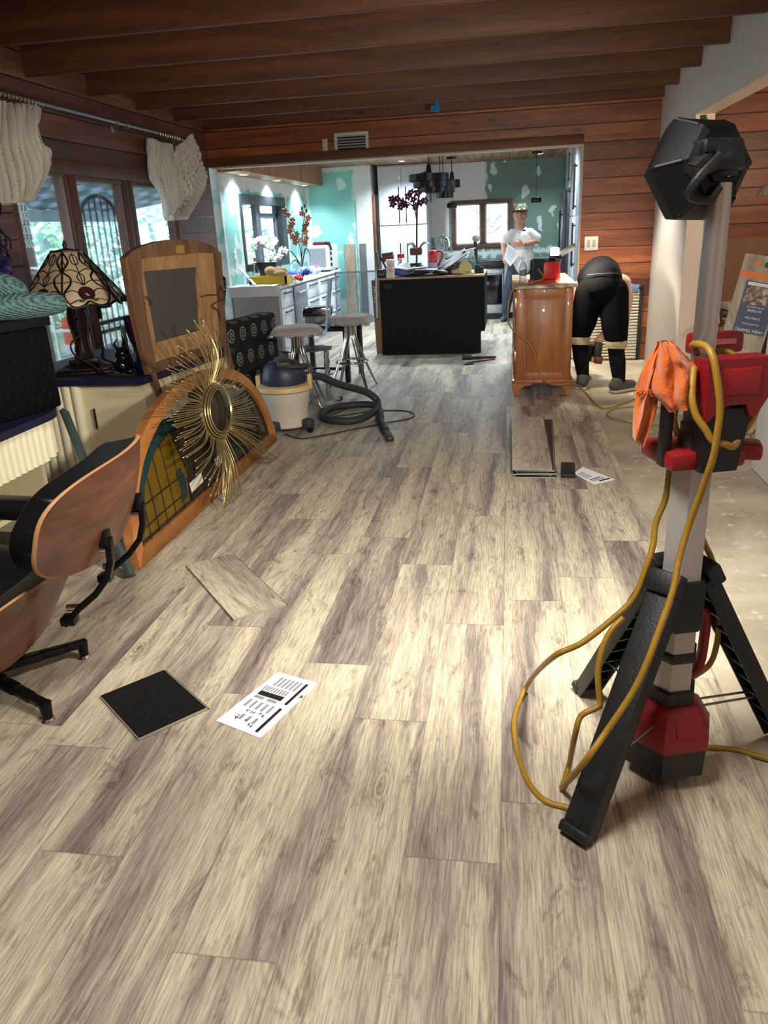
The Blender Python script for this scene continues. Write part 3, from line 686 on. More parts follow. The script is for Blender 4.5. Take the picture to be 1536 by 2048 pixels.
# near cabinet : curved fluted drawer over an open niche
t = thing('curved_cabinet', 'cream cabinet with a curved fluted drawer and open niche under the black hamper', 'cabinet', (-2.7, 2.9, 0))
def rr(x0, x1, y0, y1, r, n=8):
    out = []
    for cx, cy, a0 in ((x1 - r, y1 - r, 0), (x0 + r, y1 - r, PI / 2), (x0 + r, y0 + r, PI), (x1 - r, y0 + r, 1.5 * PI)):
        for i in range(n + 1): a = a0 + i / n * PI / 2; out.append((cx + r * math.cos(a), cy + r * math.sin(a)))
    return out
CX0, CX1, CY0, CY1 = -3.1, -2.17, 2.55, 3.58
pt = rr(CX0, CX1, CY0, CY1, .28, 10)
MB().prism([(x, y, .705) for x, y in pt], (0, 0, .036)).build('top', BLUE, t)
ptb = rr(CX0 + .04, CX1 - .045, CY0 + .04, CY1 - .045, .26, 10)
MB().prism([(x, y, .52) for x, y in ptb], (0, 0, .185)).build('drawer', CREAM, t)
per = []
q = ptb + [ptb[0]]
for i in range(len(q) - 1):
    a, b = V((*q[i], 0)), V((*q[i + 1], 0)); n = max(1, int((b - a).length / .045))
    for j in range(n): per.append(a.lerp(b, j / n))
dist = []; last = None
for p in per:
    if last is None or (p - last).length > .043: dist.append(p); last = p
m = MB(); flutes(m, [(p.x, p.y) for p in dist], .515, .704, .0255, 10); m.build('drawer_flutes', CREAM2, t)
m = MB(); m.ab((CX0 + .04, CY0 + .04, .05), (CX0 + .07, CY1 - .05, .52)).ab((CX0 + .04, CY1 - .09, .05), (CX1 - .22, CY1 - .06, .52)).ab((CX0 + .04, CY0 + .04, .05), (CX1 - .2, CY0 + .07, .52)).ab((CX0 + .05, CY0 + .05, .24), (CX1 - .22, CY1 - .07, .265)).ab((-2.72, CY0 + .05, .265), (-2.69, CY1 - .07, .52)); m.build('niche', CREAM, t)
MB().ab((CX0 + .05, CY0 + .05, 0), (CX1 - .24, CY1 - .06, .05)).build('plinth', M('plinth_dark', C(70, 62, 54), .6), t)
# grey bar leaning behind the armchair
m = MB(); a = F(262, 1152, .012); b = AX(128, 822, -2.30)
m.box((a + b) / 2, ((b - a).length, .05, .028), frame3(b - a, None, (1, 0, .2)), .003)
tag(m.build('metal_bar', M('bar_teal_grey', C(74, 90, 90), .5, .3)), 'grey green metal bar leaning between the lounge chair and the arched window', 'bar')
# hamper
k = NT('hamper_weave'); v = k.coords()
w1 = k.n('ShaderNodeTexVoronoi', i_Vector=k.n('ShaderNodeMapping', i_Vector=v, i_Rotation=(.785, .785, .785)).outputs[0], i_Scale=34.0).outputs['Distance']
k.col(k.ramp(w1, [(0.1, C(16, 16, 16)), (.5, C(5, 5, 6))])); k.b.inputs['Roughness'].default_value = .7; k.b.inputs['Specular IOR Level'].default_value = .12; k.bump(w1, .6, .004); HAMP = k.m
t = thing('hamper', 'black woven hamper box standing on the curved cream cabinet', 'hamper', (-2.48, 3.1, .742))
HQ = Matrix.Rotation(-.24, 4, 'Z'); hc_ = V((-2.185, 3.47, 0)) + HQ.to_3x3() @ V((-.29, -.42, 0))
MB().box(hc_ + V((0, 0, .939)), (.57, .84, .392), HQ, .012).build('body', HAMP, t)
MB().box(hc_ + V((0, 0, 1.16)), (.60, .87, .05), HQ, .008).build('lid', M('hamper_lid', C(18, 18, 17), .65, spec=.2), t)
m = MB().tube([(-2.255, 3.16, 1.125), (-2.25, 3.14, 1.07), (-2.25, 3.11, 1.03), (-2.262, 3.08, 1.07), (-2.27, 3.06, 1.125)], .013, 6, sub=4, flat=.4); m.build('handle', M('hamper_strap', C(24, 24, 24), .6), t)
k = NT('teal_knit'); tc = k.n('ShaderNodeUVMap', uv_map='UVMap').outputs[0] if False else k.coords()
wv = k.n('ShaderNodeTexWave', i_Vector=k.coords('Object', (1, 1, 1), (.3, .5, .2)), i_Scale=28.0, i_Distortion=1.5, i_Detail=1.0).outputs['Fac']
vo = k.n('ShaderNodeTexVoronoi', i_Vector=tc, i_Scale=85.0).outputs['Distance']
hh = k.math('ADD', k.math('MULTIPLY', wv, .6), k.math('MULTIPLY', vo, .7))
k.col(k.ramp(hh, [(.2, C(40, 66, 72)), (.8, C(96, 130, 132))])); k.b.inputs['Roughness'].default_value = .95; k.bump(hh, .9, .008); KNIT = k.m
t = thing('knit_blanket', 'teal chunky knit blanket folded over the hamper lid', 'blanket', (-2.4, 3.1, 1.187))
m = MB()
m.tube([(-2.62, 2.72, 1.242), (-2.42, 2.85, 1.244), (-2.29, 3.06, 1.244), (-2.20, 3.28, 1.244), (-2.12, 3.50, 1.232)], lambda q: .072 - .022 * max(0, q - .75) * 4 + .010 * math.sin(q * 9), 16, sub=5, flat=.8); m.build('lower_fold', KNIT, t, smooth=180)
m = MB()
m.tube([(-2.60, 2.85, 1.34), (-2.46, 3.02, 1.345), (-2.34, 3.18, 1.345), (-2.25, 3.31, 1.315), (-2.26, 3.37, 1.262)], lambda q: .078 + .008 * math.sin(q * 11), 16, sub=5, flat=.8); m.build('upper_fold', KNIT, t, smooth=180)
t = thing('gift_box', 'pink box behind the knit blanket on the hamper', 'box', (-2.49, 3.42, 1.187))
MB().ab((-2.62, 3.36, 1.187), (-2.36, 3.49, 1.345), .006).build('body', M('pink_card', C(196, 120, 128), .6), t)
MB().ab((-2.63, 3.35, 1.345), (-2.35, 3.50, 1.365), .006).build('lid', M('pink_card', C(196, 120, 128), .6), t)
m = MB(); c = V((-2.42, 3.42, 1.39))
for sg in (-1, 1): m.tube([c, c + V((.02, sg * .06, .05)), c + V((.03, sg * .13, .05)), c + V((.02, sg * .13, .0)), c], .022, 8, sub=4, flat=.5)
m.sph(c, (.03, .03, .025)); m.build('bow', M('navy_ribbon', C(24, 22, 74), .5), t)
# dark fringe hanging at the left edge
m = MB(); r = random.Random(5)
for i in range(90):
    y = 4.46 + r.random() * .28; z = 1.95 - .75 * r.random(); x = -3.2 + r.uniform(-.03, .05); m.tube([(x, y, z), (x + r.uniform(0, .05), y + r.uniform(-.04, .06), z - .05), (x + r.uniform(0, .06), y + r.uniform(-.03, .09), z - .11)], .006, 4)
m.cyl((-3.2, 4.62, 1.1), (-3.2, 4.62, 2.05), .05, n=10)
tag(m.build('feather_garland', M('navy_feather', C(20, 20, 50), .9)), 'dark navy feathery garland hanging on the boards at the left edge', 'garland')
# stained glass lamp
LX, LY, LZ = -2.60, 4.46, 0.7435
t = thing('table_lamp', 'table lamp with a cream stained glass shade and dark bronze base by the patio doors', 'lamp', (LX, LY, LZ))
BRZ = M('dark_bronze', C(44, 32, 26), 0.42, 0.6, var=.25, vs=20, bump=.3, bs=40)
m = MB()
for s, z0, z1 in ((.17, 0, .018), (.155, .018, .035)): m.box((0, 0, (z0 + z1) / 2), (s * 2, s * 1.7, z1 - z0), .35, .012)
m.lathe([(.15, .035), (.12, .05), (.09, .058)], n=8, sy=.85); m.box((0, 0, .072), (.17, .17, .03), .35, .008); m.build('base', BRZ, t, False)
m = MB(); m.lathe([(.068, .085), (.048, .12), (.036, .17), (.031, .20), (.042, .25), (.052, .30), (.052, .34), (.044, .39), (.036, .43), (.034, .445), (.044, .452), (.044, .468), (.030, .475)], n=8); m.build('column', BRZ, t, False)
m = MB()
for a in (0, 1.57, 3.14, 4.71):
    d = V((math.cos(a + .4), math.sin(a + .4), 0)); m.tube([d * .045 + V((0, 0, .12)), d * .036 + V((0, 0, .19)), d * .05 + V((0, 0, .27)), d * .054 + V((0, 0, .34)), d * .04 + V((0, 0, .41))], .009, 6, sub=4)
m.build('column_leaves', BRZ, t, False)
NS = 6; SZ0, SZ1 = .425, .715
def shade(p, s, q):
    """panel p, s across -1..1, q down 0..1"""
    a = (p + s * .5) * 2 * PI / NS + .30; r = .085 + .215 * q ** 1.12 + .012 * math.sin(PI * q)
    fl = math.cos(s * PI / 2); r *= (1.0 - .06 * fl + .05 * (1 - fl) * q)
    z = SZ1 - (SZ1 - SZ0) * q - (.020 * abs(math.sin(s * PI)) * max(0, q - .8) * 5)
    return V((r * math.cos(a), r * math.sin(a), z))
k = NT('shade_glass'); v = k.coords(); nz = k.noise(v, 14, 4, .6)
k.col(k.ramp(nz, [(.3, C(206, 178, 140)), (.7, C(244, 226, 196))])); k.b.inputs['Roughness'].default_value = .3
tl = k.n('ShaderNodeBsdfTranslucent', i_Color=C(244, 224, 190)); mx = k.n('ShaderNodeMixShader', i_0=0.45)
k.l(k.b.outputs[0], mx.inputs[1]); k.l(tl.outputs[0], mx.inputs[2]); k.l(mx.outputs[0], k.out.inputs[0]); SGL = k.m
LEADM = M('lead_came', C(24, 20, 18), .5, .4); RED = M('burgundy_glass', C(58, 24, 26), .25); GRNG = M('olive_glass', C(74, 80, 44), .3)
for p in range(NS):
    MB().grid(lambda a, b: shade(p, a * 2 - 1, b), 16, 14, .003).build('glass_panel', SGL, t, False, smooth=180)
    m = MB(); out = lambda s, q: shade(p, s, q) * 1.0 + V((0, 0, .0)) + (shade(p, s, q) * V((1, 1, 0))).normalized() * .003
    ln = lambda pts, r=.0035: m.tube([out(s, q) for s, q in spline2(pts)], r, 5)
    def spline2(pts): return [(v.x, v.y) for v in spline([(a, b, 0) for a, b in pts], 5)]
    ln([(-1, 0), (-1, .5), (-1, 1)], .005); ln([(-1, 0), (0, 0), (1, 0)], .006)
    ln([(-1, .985), (-.75, 1), (-.5, 1), (-.2, .985), (0, .96), (.2, .985), (.5, 1), (.75, 1), (1, .985)], .007)
    for sg in (-1, 1):
        ln([(sg * .9, .05), (sg * .55, .2), (sg * .95, .38), (sg * .6, .5), (sg * .62, .62), (sg * .92, .8), (sg * .7, .97), (sg * .2, 1.0)], .0065)
        ln([(sg * .95, .38), (sg * .5, .36), (0, .42)]); ln([(sg * .95, .6), (sg * .45, .58), (0, .66)]); ln([(sg * .30, .80), (sg * .6, .74), (sg * .9, .78)]); ln([(0, .06), (sg * .32, .12), (sg * .25, .24), (0, .27)])
        ln([(sg * .28, .9), (sg * .5, .9), (sg * .75, .95)]); ln([(0, .42), (sg * .2, .5), (sg * .1, .6), (0, .66)]); ln([(sg * .95, .2), (sg * .8, .28), (sg * .97, .36)])
    ln([(0, .06), (0, .3), (0, .66)])
    m.tube([out(.34 * math.cos(a), .80 + .11 * math.sin(a)) for a in [2 * PI * i / 20 for i in range(20)]], .004, 5, True)
    m.build('leading', LEADM, t, False)
    m = MB(); c0 = out(0, .80); ring = [out(.33 * math.cos(a), .80 + .105 * math.sin(a)) + (out(0, .8) * V((1, 1, 0))).normalized() * .002 for a in [2 * PI * i / 24 for i in range(24)]]
    m.poly(ring); m.build('red_flower', RED, t, False, smooth=0)
    m = MB()
    for sg in (-1, 1): m.poly([out(0, .92), out(sg * .25, .88), out(sg * .48, .91), out(sg * .2, .955)])
    m.build('leaf_glass', GRNG, t, False, smooth=0)
m = MB(); m.lathe([(.09, .712), (.05, .722), (.012, .73), (.014, .75), (.004, .775)], n=12); m.cyl((0, 0, .47), (0, 0, .72), .006, n=8); m.build('finial', BRZ, t, False)
m = MB()
for y in (-.06, .07): m.cyl((.03, y, .46), (.03, y, .33), .0015, n=5).sph((.03, y, .325), .008, u=8, v=6)
m.build('pull_chain', M('chain_dark', C(40, 34, 30), .4, .8), t, False)
m = MB(); m.tube([(.04, -.04, .24), (-.03, -.08, .18), (.0, -.10, .11), (.10, -.12, .06), (.2, -.16, .014), (.32, -.17, .008), (.40, -.08, .008), (.33, .0, .008), (.22, -.02, .04), (.16, -.12, .05), (.26, -.2, .008), (.42, -.2, .008)], .006, 6, sub=5); m.build('cord', M('brown_cord', C(46, 32, 26), .5), t, False)
# small things on the sideboard
t = thing('figurine', 'shiny black grotesque figurine on the navy top next to the lamp', 'figurine', F(250, 746, .7435))
GLB = M('gloss_black', C(16, 14, 13), .12, coat=.5)
m = MB(); m.sph((0, 0, .05), (.055, .07, .05)); m.sph((.01, -.01, .115), (.045, .05, .045)); m.sph((.03, -.05, .10), (.028, .03, .024)); m.sph((.05, .02, .02), (.04, .03, .02)); m.sph((.05, -.05, .02), (.04, .03, .02)); m.build('body', GLB, t, False, smooth=180)
m = MB()
for sg in (-1, 1): m.tube([(0, sg * .03, .14), (-.01, sg * .055, .18), (.015, sg * .05, .215)], lambda q: .012 * (1 - .8 * q), 6, sub=3)
m.tube([(-.05, 0, .06), (-.08, -.06, .09), (-.06, -.12, .13), (-.03, -.14, .18)], .007, 6, sub=4); m.build('horns', GLB, t, False, smooth=180)
t = thing('picture_box', 'box with a magenta and navy picture leaning between the figurine and the tall frame', 'picture', F(283, 733, .7435))
MB().box((0, 0, .16), (.03, .17, .32), Matrix.Rotation(-.10, 4, 'Y'), .003).build('card', M('navy_card', C(26, 24, 60), .4), t, False)
k = NT('magenta_print'); f = k.noise(k.coords(), 9, 4); k.col(k.ramp(f, [(.35, C(60, 20, 60)), (.5, C(190, 40, 110)), (.7, C(110, 110, 120))])); k.b.inputs['Roughness'].default_value = .2
MB().box((.004, 0, .235), (.03, .165, .14), Matrix.Rotation(-.10, 4, 'Y')).build('picture', k.m, t, False)
t = thing('picture_frame', 'thin black picture frame leaning against the magenta picture box', 'picture_frame', F(270, 742, .7435))  # black picture frame, built as one thin panel
m = MB().box((0, 0, .115), (.012, .16, .23), Matrix.Rotation(-.2, 4, 'Y') @ Matrix.Rotation(.2, 4, 'Z'), .002); m.build('panel', GLB, t, False)
t = thing('blue_vase', 'small cobalt vase with a white swirl in front of the magenta picture box', 'vase', F(289, 747, .7435))
MB().lathe([(.02, 0), (.032, .02), (.036, .06), (.028, .10), (.018, .125), (.022, .14)], n=20).build('body', M('cobalt_glass', C(26, 34, 110), .12, coat=.4), t, False)
MB().sph((.031, -.008, .06), (.008, .013, .03)).build('swirl', M('milk_glass', C(220, 226, 236), .2), t, False)

# ================================================================ BACK OF A TALL WOODEN MIRROR FRAME
n0 = V((Bc - A)).normalized().cross(V((0, 0, 1))).normalized()      # faces the room
P0 = V((-2.085, 4.24, .745)); NRM = (n0 + V((0, 0, -.02))).normalized()
pm = lambda u, v: plane_hit(u, v, P0, NRM)
t = thing('tall_mirror', 'tall arched old wooden frame seen from its rough back, standing on the navy sideboard', 'frame', (-2.03, 4.76, .745))
MBR = wood('old_frame_wood', C(70, 46, 30), C(98, 68, 46), C(120, 88, 62), (6, 6, 1.0), .7, knots=False); PLY = wood('bare_plywood', C(126, 90, 54), C(152, 114, 74), C(172, 136, 94), (2, 9, 1.6), .75, knots=False)
outer = [(299, 750), (283, 690), (268, 625), (257, 560), (250, 517), (264, 503), (285, 492), (315, 483), (345, 479), (375, 479), (405, 484), (428, 493), (443, 506), (446, 560), (450, 620), (454, 690), (420, 707), (380, 722), (340, 737)]
inn = [(312, 725), (305, 690), (295, 640), (287, 580), (283, 519), (290, 517), (305, 515), (325, 513), (345, 511), (365, 509), (385, 507), (405, 505), (430, 507), (434, 560), (438, 620), (441, 680), (410, 692), (375, 704), (345, 714)]
TH = NRM * -.035
m = MB(); m.loops([pm(*p) for p in outer], [pm(*p) for p in inn], TH); m.build('outer_frame', MBR, t)
back = NRM * -.012
def strip(px, mat, nm, off=.0, th=.012): m = MB(); m.prism([pm(*p) + NRM * (-off) for p in px], NRM * -th); return m.build(nm, mat, t)
strip([(283, 517), (398, 503), (396, 534), (290, 543)], PLY, 'plywood_strip', .010)
strip([(283, 517), (290, 543), (316, 690), (313, 727), (306, 700)], PLY, 'plywood_strip', .011)
strip([(398, 503), (428, 506), (433, 560), (440, 680), (404, 692), (400, 600), (396, 560)], PLY, 'plywood_strip', .006, .016)
strip([(313, 686), (405, 660), (440, 676), (440, 684), (313, 728)], PLY, 'plywood_strip', .009)
strip([(288, 538), (398, 530), (406, 664), (312, 690)], M('grey_backing', C(66, 62, 58), .7), 'backing_panel', .020, .006)
m = MB(); m.prism([pm(351, 491) + NRM * .002, pm(368, 490) + NRM * .002, pm(369, 506) + NRM * .002, pm(352, 507) + NRM * .002], NRM * -.003); m.build('paper_tag', M('tag_paper', C(150, 122, 62), .8), t)
for a, b in (((303, 745), (325, 812)), ((450, 685), (463, 745))):
    p, q = pm(*a) + NRM * .01, pm(*b) + NRM * .01; m = MB(); m.box((p + q) / 2, ((p - q).length, .035, .02), frame3(q - p, None, NRM), .004); m.sph(q, (.02, .02, .02)); m.build('post', MBR, t)
for grp in (([(438, 570), (434, 590), (438, 600), (430, 604), (422, 612), (433, 622), (440, 640)], [(400, 594), (412, 590), (424, 590), (436, 588)], [(438, 602), (446, 596), (441, 574), (434, 582)]), ([(290, 592), (296, 600), (302, 604), (296, 610)],)):
    m = MB()
    for pts in grp: m.tube([pm(*p) + NRM * (.008 + .006 * (i % 2)) for i, p in enumerate(pts)], .004, 5, sub=4)
    m.build('hanging_wire', M('rust_wire', C(86, 58, 42), .7, .5), t)

# ================================================================ ARCHED STAINED GLASS WINDOW
N2 = V((1, 0, .13)).normalized(); Q0 = V((-1.745, 4.3, 0.004))
pa = lambda u, v: plane_hit(u, v, Q0, N2)
UPA = V((-.13, 0, 1)).normalized()
YC, HW, HH = 4.335, 1.185, .735
def arch(s, inset=0.0, e=2.25):
    """s 0..1 round the arch from near foot to far foot"""
    a = PI * s; cs, sn = math.cos(a), math.sin(a)
    y = -(HW - inset) * math.copysign(abs(cs) ** (2 / e), cs); h = (HH - inset) * abs(sn) ** (2 / e)
    return Q0 + V((0, YC + y - Q0.y, 0)) + UPA * h
OAK = wood('honey_oak', C(142, 86, 42), C(168, 108, 58), C(188, 130, 76), (6, 1.0, 6), .42, knots=False)
t = thing('arched_window', 'arched oak framed stained glass window leaning against the cream sideboard', 'window panel', (-1.76, YC, 0.0))
NA = 48; FR = .075
om = [arch(i / NA) for i in range(NA + 1)]; im = []
for i in range(NA + 1):
    p = arch(i / NA, FR); h = (p - Q0).dot(UPA)
    if h < FR: p = p + UPA * (FR - h)
    im.append(p)
m = MB(); m.loops(om, im, N2 * -.05)
m.build('oak_frame', OAK, t)
MB().prism([om[0], om[-1], Q0 + V((0, YC + HW - FR - Q0.y, 0)) + UPA * (FR + .002), Q0 + V((0, YC - HW + FR - Q0.y, 0)) + UPA * (FR + .002)], N2 * -.05).build('oak_sill', OAK, t)
def inplane(y, h, off=-.024): return Q0 + V((0, y - Q0.y, 0)) + UPA * h + N2 * off
def harch(y, inset): 
    r = min(1, abs((y - YC) / (HW - inset))); return (HH - inset) * max(0, 1 - r ** 2.25) ** (1 / 2.25)
def glass(nm, col, alpha, rough=.08):
    if nm in MATS: return MATS[nm]
    k = NT(nm); k.b.inputs['Base Color'].default_value = col; k.b.inputs['Roughness'].default_value = rough
    v = k.noise(k.coords(), 5, 4, .6); k.col(k.ramp(v, [(.3, tuple(x * .7 for x in col[:3]) + (1,)), (.7, tuple(min(1, x * 1.25) for x in col[:3]) + (1,))]))
    tr = k.n('ShaderNodeBsdfTransparent', i_Color=col); mx = k.n('ShaderNodeMixShader', i_0=alpha)
    k.l(tr.outputs[0], mx.inputs[1]); k.l(k.b.outputs[0], mx.inputs[2]); k.l(mx.outputs[0], k.out.inputs[0]); MATS[nm] = k.m; return k.m
SMOKE = glass('smoky_glass', C(70, 64, 48), .5, .06); AMB = glass('amber_glass', C(128, 98, 22), .62, .10); TEAL = glass('teal_glass', C(34, 62, 64), .7, .1); CLR = glass('white_glass', C(196, 196, 184), .6, .1)
m = MB(); m.poly([inplane(p.y, (p - Q0).dot(UPA), -.026) for p in im]); m.build('smoky_pane', SMOKE, t, smooth=0)
def gpoly(pts, mat, nm, off=-.022): m = MB(); m.prism([inplane(y, h, off) for y, h in pts], N2 * -.003); m.build(nm, mat, t, smooth=0)
gpoly([(3.30, .10), (3.36, .24), (3.50, .38), (3.66, .46), (3.86, .50), (3.9, .36), (3.94, .25), (3.88, .10)], AMB, 'amber_glass')
gpoly([(3.26, .13), (3.34, .30), (3.46, .44), (3.62, .54), (3.80, .58), (3.95, .57), (3.92, .51), (3.74, .50), (3.58, .43), (3.44, .33), (3.35, .20)], TEAL, 'teal_glass', -.0185)
gpoly([(4.62, .60), (4.80, .58), (5.0, .50), (5.14, .40), (5.05, .38), (4.85, .44), (4.66, .46)], TEAL, 'teal_glass', -.0185)
gpoly([(4.50, .30), (4.56, .52), (4.66, .50), (4.72, .34), (4.62, .26)], AMB, 'amber_glass', -.0185)
gpoly([(3.75, .585), (3.95, .63), (4.2, .65), (4.2, .60), (3.95, .575)], CLR, 'white_glass', -.0185)
gpoly([(4.75, .60), (4.95, .55), (5.08, .47), (4.95, .525), (4.76, .585)], CLR, 'white_glass', -.0165)
for y0, y1, h, hh in ((3.92, 4.10, .13, .055), (4.33, 4.50, .15, .055)): gpoly([(y0, h), (y1, h + .008), (y1, h + hh + .008), (y0, h + hh)], M('paper_label', C(222, 218, 206), .7), 'paper_label', -.014)
m = MB()
LD = lambda pts, r=.003: m.tube([inplane(y, h, -.018) for y, h in pts], r, 5, sub=3)
for y in (3.27, 3.36, 3.46, 3.57, 3.68, 3.80, 3.92): LD([(y, FR), (y + .02, harch(y, FR) * .5 + .02), (y + .03, harch(y + .03, FR) - .005)])
for y in (4.92, 5.05, 5.2): LD([(y, FR), (y, harch(y, FR) * .6), (y - .01, harch(y, FR) - .005)])
for h in (.14, .24): LD([(3.22, h), (3.5, h + .012), (3.85, h + .012)])
LD([(4.70, .30), (4.95, .30), (5.2, .26)]); LD([(3.26, .13), (3.34, .30), (3.46, .44), (3.62, .54), (3.80, .58), (3.95, .57)], .004)
LD([(3.92, FR), (4.1, .3), (4.0, .5), (4.05, harch(4.05, FR) - .01)], .003); LD([(4.5, FR), (4.45, .3), (4.6, .5), (4.55, harch(4.55, FR) - .01)], .003)
m.build('leading', LEADM, t)
gpoly([(3.78, .12), (3.82, .20), (3.80, .28), (3.86, .30), (3.9, .22), (3.87, .13)], TEAL, 'teal_glass', -.0165)

# ================================================================ SUNBURST OF BRASS RODS
N3 = V((1, 0, .10)).normalized(); R0 = V((-1.63, 4.0, 0.01))
ps = lambda u, v: plane_hit(u, v, R0, N3)
BRASS = M('brass_rod', C(192, 172, 122), .28, .85)
t = thing('sunburst_sculpture', 'brass wire sunburst wall sculpture leaning on the arched window', 'sculpture', (-1.62, 4.1, 0))
cx_, cy_ = 433, 822
m = MB()
for k_, (a, b, off) in enumerate(((29, 56, .0), (27, 52, .012), (24, 48, .02), (21, 43, .024))):
    m.tube([ps(cx_ + a * math.cos(q) + 9 * math.sin(q) * .35, cy_ + b * math.sin(q)) + N3 * off for q in [2 * PI * i / 40 for i in range(40)]], .0045 if k_ else .007, 6, True)
m.build('ring', BRASS, t)
MB().poly([ps(cx_ + 24 * math.cos(q) + 9 * math.sin(q) * .35, cy_ + 48 * math.sin(q)) - N3 * .012 for q in [2 * PI * i / 40 for i in range(40)]]).build('ring_backing', M('bronze_mirror', C(70, 54, 30), .15, .8), t, smooth=0)
tips = [(372, 662), (384, 645), (399, 648), (410, 660), (425, 672), (440, 690), (453, 722), (470, 748), (482, 768), (490, 790), (498, 812), (506, 836), (512, 860), (522, 890), (545, 915), (536, 926), (512, 905), (478, 975), (466, 990), (455, 1001), (442, 1006), (430, 998), (415, 984), (398, 965), (378, 925), (358, 912), (352, 890), (348, 868), (336, 850), (328, 832), (322, 808), (326, 784), (332, 762), (336, 736), (344, 712), (354, 688)]
tp = spline([(u, v, 0) for u, v in tips], 4, True)
rest = MB()
for i, q in enumerate(tp):
    ang = math.atan2((q.y - cy_) / 56, (q.x - cx_) / 29); sw = .22 * math.sin(ang * 2 + .6)
    bx, by = cx_ + 28 * math.cos(ang + sw) + 9 * math.sin(ang + sw) * .35, cy_ + 54 * math.sin(ang + sw)
    jit = 1 + .10 * math.sin(i * 7.3) - (.16 if i % 4 == 1 else 0); ex, ey = bx + (q.x - bx) * jit, by + (q.y - by) * jit
    mx_, my_ = bx + (ex - bx) * .5 - (ey - by) * .06 * math.sin(ang * 2), by + (ey - by) * .5 + (ex - bx) * .06 * math.sin(ang * 2)
    off = .02 + .04 * math.sin(i * 2.4) ** 2
    a, b, c = ps(bx, by) + N3 * .004, ps(mx_, my_) + N3 * off, ps(ex, ey) + N3 * (off * .6)
    c.z = max(c.z, .012); b.z = max(b.z, .012)
    if i % 3 == 2: rest.tube([a, b, c], .0030, 5, sub=5)
    else: MB().tube([a, b, c], .0030, 5, sub=5).build('ray', BRASS, t, smooth=180)
o = rest.build('ray_bundle', BRASS, t, smooth=180); o['kind'] = 'stuff'
